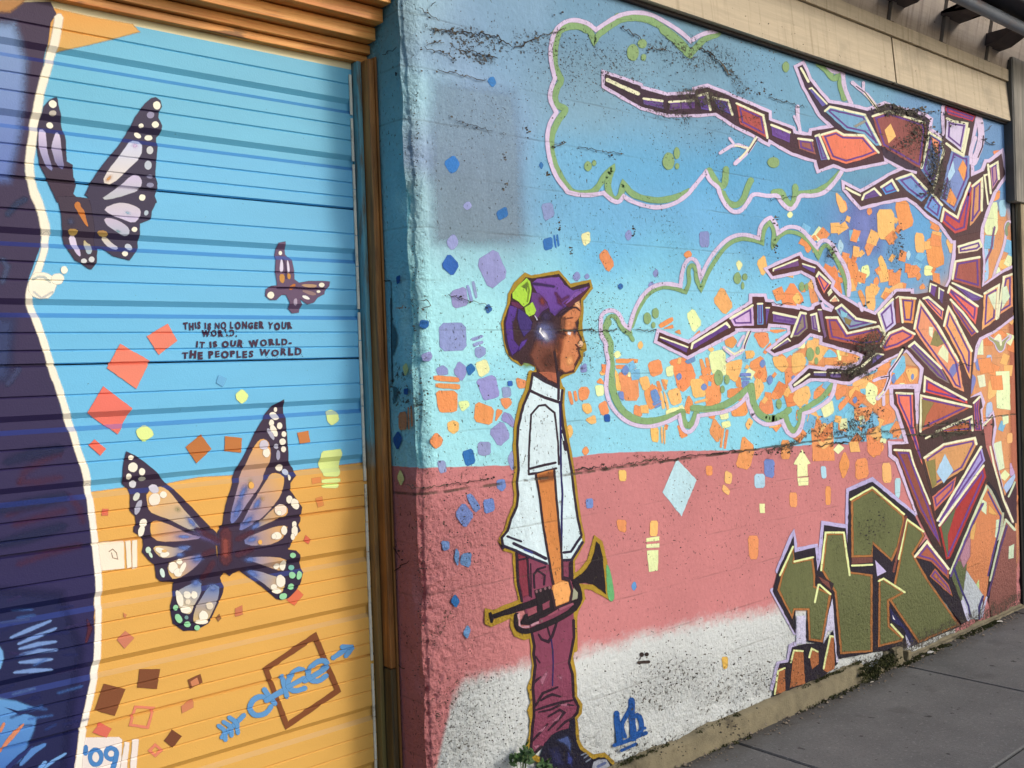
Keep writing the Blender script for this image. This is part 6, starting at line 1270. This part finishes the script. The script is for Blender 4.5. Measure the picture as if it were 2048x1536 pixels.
for a in ((I, '1045,790 1200,810 1205,870 1050,832', 2, (96, 84, 150)), (I, '1250,818 1340,812 1345,872 1255,882', 2, (104, 84, 130)), (I, '1350,812 1450,805 1455,866 1352,872', 2, (108, 84, 140)), (I, '1480,768 1555,750 1582,882 1510,872', 3, (98, 80, 168)), (I, '1600,782 1720,805 1758,920 1650,872', 3, (88, 80, 160)), (I, '1790,828 2005,925 2038,1105 1820,992', 3, (182, 88, 82)), (J, '20,1000 170,1060 165,1140 30,1082', 2, (104, 74, 154)), (J, '235,1110 350,1125 375,1235 245,1190', 2, (156, 96, 96)), (J, '372,1090 402,1080 480,1272 420,1282', 3, (108, 124, 176)),
          (J, '420,1080 540,1045 600,1080 760,1085 880,1222 760,1270 620,1310 500,1270', 5, (238, 118, 90)), (J, '450,890 490,855 770,920 895,1160 860,1165 760,1072 620,1040', 4, (118, 168, 208)), (J, '325,712 345,705 465,832 430,852', 3, (94, 98, 166)), (J, '830,932 960,890 1250,985 1262,1040 1222,1350 1180,1330 905,1172', 3, (152, 82, 82)),
          (tt, '985,360 1130,450 1130,560 1100,800 1030,962 900,782', 2, (104, 132, 190)), (tt, '1182,205 1260,240 1410,262 1352,570 1170,422', 4, (206, 196, 232)), (tt, '1240,555 1370,622 1430,625 1430,860 1270,1240 1110,1100 1200,700', 2, (124, 148, 206)), (tt, '1120,1352 1150,1212 1300,1310 1340,1182 1440,922 1470,960 1400,1440 1272,1482', 5, (200, 74, 70)), (tt, '1465,962 1575,872 1570,1232 1480,1362 1440,1400', 3, (218, 146, 108)), (tt, '1665,742 1745,692 1760,882 1690,990', 3, (184, 144, 160)), (tt, '240,1110 265,1050 375,985 448,1062', 4, (108, 78, 150)), (tt, '450,972 570,892 640,1010 500,1052', 3, (86, 144, 216)), (tt, '620,882 790,822 960,1000 1000,1042 900,1130 740,1012', 3, (114, 154, 206)), (tt, '1010,1032 1130,1172 1092,1330 930,1202', 2, (114, 164, 216)), (tt, '1170,62 1500,182 1470,240 1172,150', 0, (196, 54, 72)),
          (ra, '345,582 560,518 585,582 540,620 350,650', 3, (240, 214, 188)), (ra, '285,912 315,732 565,688 575,1010 290,930', 3, (168, 84, 78)), (ra, '282,952 590,1092 550,1130 480,1130 350,1010', 2, (112, 92, 150)), (ra, '240,1052 260,992 545,1192 520,1372 400,1232', 3, (228, 108, 92)), (ra, '265,1122 390,1252 540,1452 480,1500 300,1232', 3, (178, 98, 86)), (ra, '610,1062 762,972 735,1322 590,1430', 3, (232, 172, 112)), (ra, '750,1312 812,892 900,862 900,1190 770,1272', 3, (226, 162, 112)), (ra, '50,1042 62,962 120,982 100,1090', 3, (108, 74, 150)), (ra, '145,1112 150,1007 196,1032 180,1160', 3, (108, 74, 150)),
          (tm, '1150,512 1202,302 1262,402 1460,792 1440,1100 1330,852', 4, (236, 172, 112)), (tm, '920,207 975,192 1140,332 1130,440 1000,302', 3, (236, 148, 116)), (tm, '760,742 822,692 1122,982 1212,1152 1080,1080 800,782', 3, (142, 118, 112)), (tm, '450,742 540,592 690,532 825,602 800,652 640,742 480,792', 4, (232, 116, 96)), (tm, '490,592 420,372 582,212 612,490', 3, (210, 192, 236)), (tm, '615,202 642,182 660,472 620,482', 2, (134, 74, 72)), (tm, '690,472 660,192 835,207 802,482 750,472', 3, (240, 152, 92)),
          (br, '640,215 645,195 890,100 902,160', 3, (122, 72, 142)), (br, '940,142 1070,182 1060,232 945,172', 2, (112, 84, 156)), (br, '1085,272 1107,232 1225,342 1160,442', 3, (236, 122, 102)), (br, '1200,442 1232,402 1247,432 1210,472', 2, (236, 230, 200)), (br, '1225,522 1272,472 1310,522 1250,532', 3, (240, 172, 142)), (br, '1280,602 1340,562 1490,702 1690,742 1600,770 1420,812 1300,642', 4, (132, 152, 174)), (br, '1180,692 1300,692 1400,852 1720,782 1780,872 1740,960 1540,980 1220,912', 5, (188, 88, 76)), (br, '200,702 430,567 440,772 240,777', 2, (206, 186, 232)), (br, '480,552 530,550 535,760 480,762', 2, (112, 162, 216)), (br, '565,592 602,592 570,760', 2, (104, 84, 150)), (br, '640,642 880,692 860,760 640,732', 2, (118, 88, 152)), (br, '825,890 920,642 975,652 990,802 900,882', 3, (142, 126, 120)), (br, '1025,667 1080,652 1112,832 1040,812', 3, (152, 132, 150)), (br, '1100,612 1132,612 1185,882 1165,902', 2, (120, 84, 140)), (br, '0,852 150,752 190,782 20,892', 3, (104, 66, 142)),
          (K, '1182,1162 1400,1242 1390,1282 1190,1182', 2, (104, 64, 142)), (K, '1430,1252 1440,1212 1710,1047 1735,1082 1450,1252', 4, (104, 66, 142)), (br, '640,1012 790,907 815,932 660,1012', 3, (118, 88, 152)), (br, '1060,1252 1180,1252 1180,1292 1060,1282', 2, (104, 76, 146)), (br, '1225,1257 1330,1257 1330,1302 1230,1302', 2, (108, 84, 150)), (br, '1660,1092 1700,1062 1770,1072 1650,1172', 3, (112, 88, 160)),
          (tm, '930,1242 940,1082 1400,1332 1410,1372 1200,1312', 3, (222, 78, 66)), (N, '1215,382 1220,92 1620,182 1400,292 1230,372', 3, (188, 104, 78)), (N, '1340,382 1622,262 1632,372', 3, (198, 114, 72)), (N, '1245,592 1400,482 1650,432 1662,482 1560,682 1310,832', 4, (218, 154, 94)), (N, '1020,72 1150,77 1160,332 1230,642 1100,302 1030,152', 2, (232, 128, 102)), (N, '1005,527 1130,532 1290,962 1380,1302 1200,1002 1050,622', 2, (138, 78, 62)), (N, '1310,902 1500,742 1480,852 1330,1012', 0, (208, 114, 92)), (N, '1350,1092 1700,502 1730,612 1380,1112', 2, (164, 150, 218)), (N, '1365,1132 1720,652 1740,742 1450,1392 1422,1402', 2, (176, 48, 48)), (N, '1720,332 1790,262 1780,482 1880,902 1955,1100 1740,502', 2, (182, 112, 108)), (N, '1640,152 1690,102 1680,202 1700,372 1650,372', 2, (172, 92, 108)), (Q, '1290,0 1330,-60 1440,70 1470,160', 0, (170, 102, 64)), (N, '1170,1382 1268,1260 1440,1480 1440,1560 1300,1420', 3, (164, 98, 62))):
    plate(*a)
plate(tm, '', 4, (232, 158, 112), P=tr(tm, '820,542 882,232 1090,522 1310,902 1372,1242 1260,1192 1200,1082 880,642'), extra=((tm, '1050,562 1200,680 1080,740 1000,720', (142, 134, 84)), (tm, '1140,722 1200,802 1190,922 1080,822', (226, 234, 190)), (tm, '985,520 1030,530 1020,640 985,610', (226, 234, 200)), (tm, '1210,1010 1250,940 1310,930 1300,1000 1240,1090', (124, 130, 196))))
for o, s, c in ((J, '975,992 1015,1092 960,1145 930,1042', (250, 194, 116)), (tt, '1360,672 1400,752 1370,900 1310,772', (240, 158, 88)), (tt, '1250,682 1270,802 1210,902 1190,852', (178, 216, 245)), (tt, '1220,982 1290,1112 1260,1182 1180,1132', (238, 156, 88)), (tt, '1010,420 1090,470 1080,600 1050,580', (238, 150, 110)), (ra, '840,982 870,1092 790,1222 800,1002', (218, 236, 204)), (ra, '650,1080 735,1040 720,1230', (222, 236, 204)), (N, '1225,122 1320,152 1260,252 1230,362', (142, 124, 74)), (N, '1262,622 1330,602 1340,802 1312,832', (142, 132, 76)), (N, '1410,562 1475,692 1400,792 1345,702', (174, 212, 242)), (N, '1382,1142 1500,982 1432,1202 1432,1382', (92, 104, 74)), (br, '1330,622 1400,652 1380,700 1340,682', (132, 196, 222)), (br, '1370,690 1440,720 1420,770 1380,750', (140, 126, 76)), (J, '680,1010 770,960 775,975 700,1020', (150, 150, 140))):
    q = Paint('painted_inset', TREE, 'wall', 8); q.fill(tr(o, s), c, 1); q.done()

# ================================================================== cracks and lost paint, over everything on the wall
rc_ = random.Random(5)
GRIT = [(42, 38, 38), (58, 52, 46), (30, 28, 32), (84, 76, 62)]
def crack(P, w, label=None, chips=1.0, spread=7, surf='wall', broken=.25):
    q = Paint('surface_crack', WALL, surf, 13, label)
    pts = []
    for a, b in zip(P[:-1], P[1:]):
        n = max(2, int(math.dist(a, b)/5))
        for i in range(n): t = i/n; pts.append((a[0]+(b[0]-a[0])*t+rc_.gauss(0, 1.1), a[1]+(b[1]-a[1])*t+rc_.gauss(0, 1.6)))
    i = 0
    while i < len(pts)-2:
        j = min(len(pts)-1, i+rc_.randint(3, 9))
        if rc_.random() > broken: q.line(pts[i:j+1], w*.72*rc_.uniform(.45, 1.25), rc_.choice(GRIT), .7, taper=.7)
        i = j
    for p in pts:
        if rc_.random() < .55*chips:
            x, y = p[0]+rc_.gauss(0, spread), p[1]+rc_.gauss(0, spread*.45); chip(q, x, y, rc_.choice((.8, 1.2, 1.8, 2.6)))
    return tag(q.done(), kind='stuff')
def chip(q, x, y, r):
    if r < 1.15 and rc_.random() < .6:
        a = .9+rc_.gauss(0, .5); l = r*rc_.uniform(.9, 2.2); q.fill([(x-l*math.cos(a), y-l*math.sin(a)), (x+r*.4, y-r*.3), (x+l*math.cos(a), y+l*math.sin(a)), (x-r*.4, y+r*.3)], rc_.choice(GRIT), .45, .85); return
    n = rc_.randint(4, 6); a0 = rc_.uniform(0, 6.28)
    q.fill([(x+r*rc_.uniform(.5, 1.3)*math.cos(a0+6.28*i/n), y+r*rc_.uniform(.4, 1.0)*math.sin(a0+6.28*i/n)) for i in range(n)], rc_.choice(GRIT), .6)
for o, s, w, ch in ((B, '1420,290 1425,245 1500,245 1560,262 1640,255 1750,275 1850,280 1930,300 1990,350 2048,390', 2.6, 1.1), (B, '1350,360 1420,335 1540,350 1640,335', 1.4, .7), (B, '1340,385 1480,420 1560,460 1600,530', 1.2, .6), (B, '1340,548 1480,570 1600,600 1720,620 1850,660', 1.6, .6), (B, '1680,410 1800,440 1940,465', 3, 1.6), (B, '1300,70 1380,120 1460,180', 1.2, 1.2), (B, '1390,60 1440,10', 2, .8), (B, '1500,930 1800,1030 2048,1080', 1, .6),
                    (I, '0,388 80,365 180,312 240,285 330,268 430,225', 2.6, 1.4), (I, '340,140 400,80 440,110', 2, 1), (I, '880,230 960,270 1060,340 1130,420 1220,510 1270,580 1315,600', 1.8, .6), (I, '1120,385 1220,405 1300,445 1350,430 1430,475 1500,440', 3, 1.3), (I, '1500,390 1580,420 1620,480 1680,520 1720,590 1830,645', 3.4, 1.5), (I, '330,1150 440,1160', 1.6, 1), (I, '520,1180 900,1240', .9, .6), 
                    (J, '880,860 960,840 1050,870 1130,890 1250,950', 5, 2.2), (J, '1240,960 1250,1150 1220,1350', 2.6, 1.6), (J, '1380,1060 1400,1200 1370,1400', 2.2, 1), (J, '1720,1060 1800,1000', 1.2, .4), (J, '1700,1120 1790,1160 1860,1140', 1.4, .4), (J, '0,780 300,860', 1, .6),
                    (M, '490,690 620,672 800,665 870,652 990,630 1120,604 1250,602 1400,572 1530,565 1700,550 1850,530 2048,505', 2.0, .7), (N, '0,515 180,482 400,490 600,465 900,440 1100,405', 2.8, 1.0), (N, '1090,400 1300,410 1500,385 1700,380', 5, 1.5), (F_, '1180,805 1260,832 1400,825 1540,797 1640,792 1800,765 2048,730', 1.6, .7), (K, '370,1106 520,1110', 2.4, .3), (K, '520,1110 700,1108 940,1108 1170,1106', 1.4, .8), (D, '1110,930 1260,890 1350,860 1390,910 1290,930', 2.2, .6), (D, '1540,830 1700,870 1900,925', .9, .6),
                    (L, '0,890 400,890', .9, .5), (tm, '150,260 400,262', 1.2, .4), (tm, '1310,940 1480,935', 1.3, .3), (L, '0,60 250,30', .9, .5)):
    crack(tr(o, s), w, None, ch)
crack(tr(F_, '1090,1250 1190,1420 1250,1536'), 1.4, None, .2, 3, 'reveal'); crack(tr(F_, '1092,1500 1180,1450 1300,1388'), 2.0, None, .3, 3, 'reveal'); crack(tr(D, '1005,725 1080,708'), 1.4, None, .2, 3, 'reveal'); crack(tr(H, '1160,700 1200,730 1205,750'), 1.6, None, .2, 2, 'reveal', 0); crack(tr(H, '1270,880 1230,960 1215,1020'), 1.4, None, .2, 2, 'reveal'); crack(tr(B, '1030,445 1090,415 1160,370'), 1.2, None, .4, 3, 'reveal')
q = Paint('lost_paint', WALL, 'wall', 13, 'dark grit showing where the paint has flaked away')
for (x, y, rx, ry, n, r) in ((826, 640, 10, 200, 90, 1.2), (828, 260, 9, 120, 70, 1.2), (838, 1150, 14, 200, 120, 1.3), (1805, 224, 60, 9, 120, 2.6), (1842, 262, 20, 34, 90, 2.4), (1800, 290, 34, 22, 90, 1.8), (1866, 320, 12, 44, 120, 2.6), (1858, 376, 22, 26, 90, 2.6), (1726, 704, 16, 26, 70, 2.8), (1700, 742, 46, 9, 90, 2.4), (1720, 680, 34, 14, 50, 1.4), (1690, 852, 50, 20, 110, 1.6), (1730, 820, 30, 30, 60, 1.6), (1656, 500, 6, 18, 24, 2.2), (1790, 500, 10, 40, 40, 2.0), (1480, 186, 60, 12, 60, 1.8), (1400, 205, 50, 10, 50, 1.8), (1130, 100, 110, 44, 70, 1.3), (920, 95, 60, 26, 80, 1.3), (1350, 1340, 120, 60, 130, 1.6), (1500, 1350, 90, 44, 110, 1.6), (1540, 905, 60, 4, 40, 2), (1912, 846, 60, 6, 80, 2.4), (1900, 246, 24, 8, 24, 1.8), (1180, 660, 30, 60, 70, 1.2), (835, 800, 16, 50, 60, 1.6), (1740, 1050, 30, 36, 40, 1.8), (900, 1050, 60, 90, 90, 1.4), (1370, 1000, 240, 110, 110, 1.1), (1130, 330, 260, 140, 110, 1.1), (1000, 760, 120, 150, 70, 1.2), (1450, 560, 260, 120, 60, 1.0), (960, 230, 110, 90, 200, .9), (1180, 160, 150, 60, 420, .95), (1290, 215, 130, 40, 160, .9), (1450, 260, 110, 60, 200, .9), (1480, 120, 110, 50, 120, .95), (1190, 650, 36, 100, 260, .8), (1010, 720, 190, 150, 180, .8), (1340, 300, 200, 60, 120, .8), (1400, 1020, 330, 140, 260, .85), (930, 1080, 90, 130, 220, .9), (1350, 1300, 230, 110, 300, 1.0), (940, 1430, 90, 120, 260, 1.1), (1100, 500, 160, 120, 80, .8), (1700, 560, 120, 100, 80, .9), (1700, 1150, 110, 100, 100, .9), (1290, 1480, 60, 24, 50, 1.8), (1420, 1440, 60, 20, 50, 2.0), (945, 1440, 60, 90, 90, 1.3)):
    for _ in range(int(n*(.6 if r > 1.5 else .9))): chip(q, rc_.gauss(x, rx*.55), rc_.gauss(y, ry*.55), r*rc_.uniform(.4, 1.3))
for (x, y) in ((967, 322), (968, 381), (1012, 277), (1076, 454), (1098, 510), (1224, 466), (1509, 504), (1508, 445), (1052, 360)):
    for _ in range(8): chip(q, rc_.gauss(x, 2.5), rc_.gauss(y, 6), rc_.uniform(1, 3))
tag(q.done(), kind='stuff')

# ================================================================== small things at the foot of the wall
M_MOSS = plain('moss', (66, 68, 34), .95, .45, 40, .6, (44, 36, 24))
def clump(V, F, x, y, z, n, r, h):
    for _ in range(n):
        a = random.uniform(0, 6.28); d_ = r*math.sqrt(random.random()); bx_, by_ = x+d_*math.cos(a), y+d_*math.sin(a)*.5
        l = random.uniform(.4, 1)*h; t_ = random.uniform(0, 6.28); w = random.uniform(.3, .6)*h
        k = len(V); V += [(bx_-w*math.cos(t_), by_-w*math.sin(t_), z), (bx_+w*math.cos(t_), by_+w*math.sin(t_), z+random.uniform(-.2, .2)*h), (bx_+random.uniform(-1, 1)*h*.5, by_+random.uniform(-1, .2)*h*.6, z+l)]
        F.append((k, k+1, k+2))
V_, F2 = [], []
for _ in range(900):
    x = random.uniform(2.6, 6.8)
    ledge = x < 4.78 and random.random() < .6
    zc = (-.088-.06*max(0, (x-4.75)/2.1)) if ledge else GZ
    yy = random.uniform(-.02, .004) if ledge else random.uniform(-.07, -.03)
    if vnoise(np.array([x]), np.array([.5]), 4, 3)[0] < .38: continue
    clump(V_, F2, x, yy, zc, random.randint(5, 14), .025, random.uniform(.006, .014))
for _ in range(160): clump(V_, F2, random.uniform(4.72, 5.12), random.uniform(-.06, -.01), random.uniform(GZ, GZ+.075), 10, .03, .014)
tag(mesh('moss', V_, F2, M_MOSS), kind='stuff')
V_, F2 = [], []
for _ in range(520):
    x = random.uniform(2.7, 6.7); y = -.035-abs(random.gauss(0, .045)); r = random.uniform(.002, .007) if random.random() < .94 else random.uniform(.008, .013)
    k = len(V_); z = GZ+r*.5
    V_ += [(x-r, y, z), (x+r*random.uniform(.6, 1), y+r*.3, z), (x, y-r, z), (x+r*.2, y+r, z), (x, y, z+r*random.uniform(.5, .9)), (x, y, z-r*.6)]
    F2 += [(k+a+0, k+b, k+4) for a, b in ((0, 2), (2, 1), (1, 3), (3, 0))]+[(k+b, k+a, k+5) for a, b in ((0, 2), (2, 1), (1, 3), (3, 0))]
tag(mesh('gravel', V_, F2, plain('grit', (128, 116, 100), .9, .5, 60, .3)), kind='stuff')
# broken stones where the ledge is missing
for (x, w, h, lb) in ((5.10, .085, .10, 'squarish tan stone standing in the broken gap of the ledge'), (5.24, .045, .06, 'smaller mossy stone beside the squarish one'), (4.93, .05, .035, 'flat brown stone lying in the broken gap of the ledge')):
    s = MB(); s.box((x, -.045, GZ-.01), (x+w, -.004, GZ+h), .008)
    for i, v_ in enumerate(s.V): s.V[i] = (v_[0]+random.uniform(-.005, .005), v_[1]+random.uniform(-.005, .005), v_[2]+random.uniform(-.006, .006))
    tag(s.build('stone', foot_m), lb, 'stone')
# pale scraps and dead leaves on the paving
def scrap(px, py, r, c, lb, name='scrap', cat='litter'):
    d_ = ray(px, py); t_ = (GZ+.004-CAM.z)/d_.z; x, y = CAM.x+d_.x*t_, CAM.y+d_.y*t_
    P = [(x+r*k*math.cos(a), y+r*k*.6*math.sin(a), GZ+.004+random.uniform(0, .35)*r) for a, k in ((0, 1.1), (.9, .7), (1.8, .9), (2.9, 1.2), (3.9, .7), (5.1, .9))]
    Vs = P+[(a, b, c_-.0015) for a, b, c_ in P]; n = len(P)
    o = mesh(name, Vs, [tuple(range(n)), tuple(range(2*n-1, n-1, -1))]+[(i, n+i, n+(i+1) % n, (i+1) % n) for i in range(n)], plain(name+'_skin', c, .8, .15, 30, .2))
    return tag(o, lb, cat)
scrap(1862, 1306, .030, (196, 194, 186), 'pale crumpled scrap on the paving near the green blocks')
scrap(1962, 1248, .028, (206, 200, 180), 'white fragment at the foot of the wall by the tree root')
scrap(2000, 1244, .030, (180, 176, 166), 'thin pale fragment nearest the corner post')
scrap(1744, 1364, .014, (186, 180, 168), 'tiny whitish chip in front of the broken ledge')
# weed growing at the foot of the child
M_LEAF = plain('weed_leaf', (48, 78, 36), .6, .35, 40, .1); M_STEM = plain('weed_stem', (84, 100, 48), .7, .2, 30, .1)
def weed(px, py, n, R, hgt, lb):
    x0, z0 = on_y(px, py, -.03); W0 = tag(empty('weed', (0, 0, 0)), lb, 'weed', None)
    for k in range(n):
        a = random.uniform(-1.2, 1.2); h_ = hgt*random.uniform(.6, 1.05); tip = Vector((x0+math.sin(a)*R*random.uniform(.5, 1), -.03-random.uniform(.0, .05), z0+h_)); base = Vector((x0+random.uniform(-.01, .01), -.03, z0-.14))
        tube('stem', [tuple(base), tuple(base.lerp(tip, .5)+Vector((0, -.01, .01))), tuple(tip)], .0018, M_STEM, W0, 5)
        Vl, Fl = [], []
        for j in range(random.randint(5, 8)):
            c = tip+Vector((random.uniform(-.022, .022), random.uniform(-.012, .012), random.uniform(-.03, .014))); u_ = Vector((random.uniform(-1, 1), random.uniform(-.5, .1), random.uniform(-.4, .9))).normalized(); v_ = u_.cross(Vector((random.uniform(-.3, .3), -1, .4))).normalized(); l_ = random.uniform(.012, .022); w_ = l_*.45; nrm = u_.cross(v_)*l_*.15
            b_ = len(Vl); Vl += [tuple(c-u_*l_), tuple(c-u_*l_*.3+v_*w_+nrm), tuple(c+u_*l_*.5+v_*w_*.8+nrm), tuple(c+u_*l_), tuple(c+u_*l_*.5-v_*w_*.8+nrm), tuple(c-u_*l_*.3-v_*w_+nrm)]; Fl += [(b_, b_+1, b_+2, b_+3), (b_, b_+3, b_+4, b_+5)]
        mesh('leaf', Vl, Fl, M_LEAF, W0)
weed(1034, 1524, 9, .045, .045, 'small green weed sprouting left of the painted boot')
weed(1086, 1545, 5, .04, .035, 'smaller weed sprig directly under the painted boot')
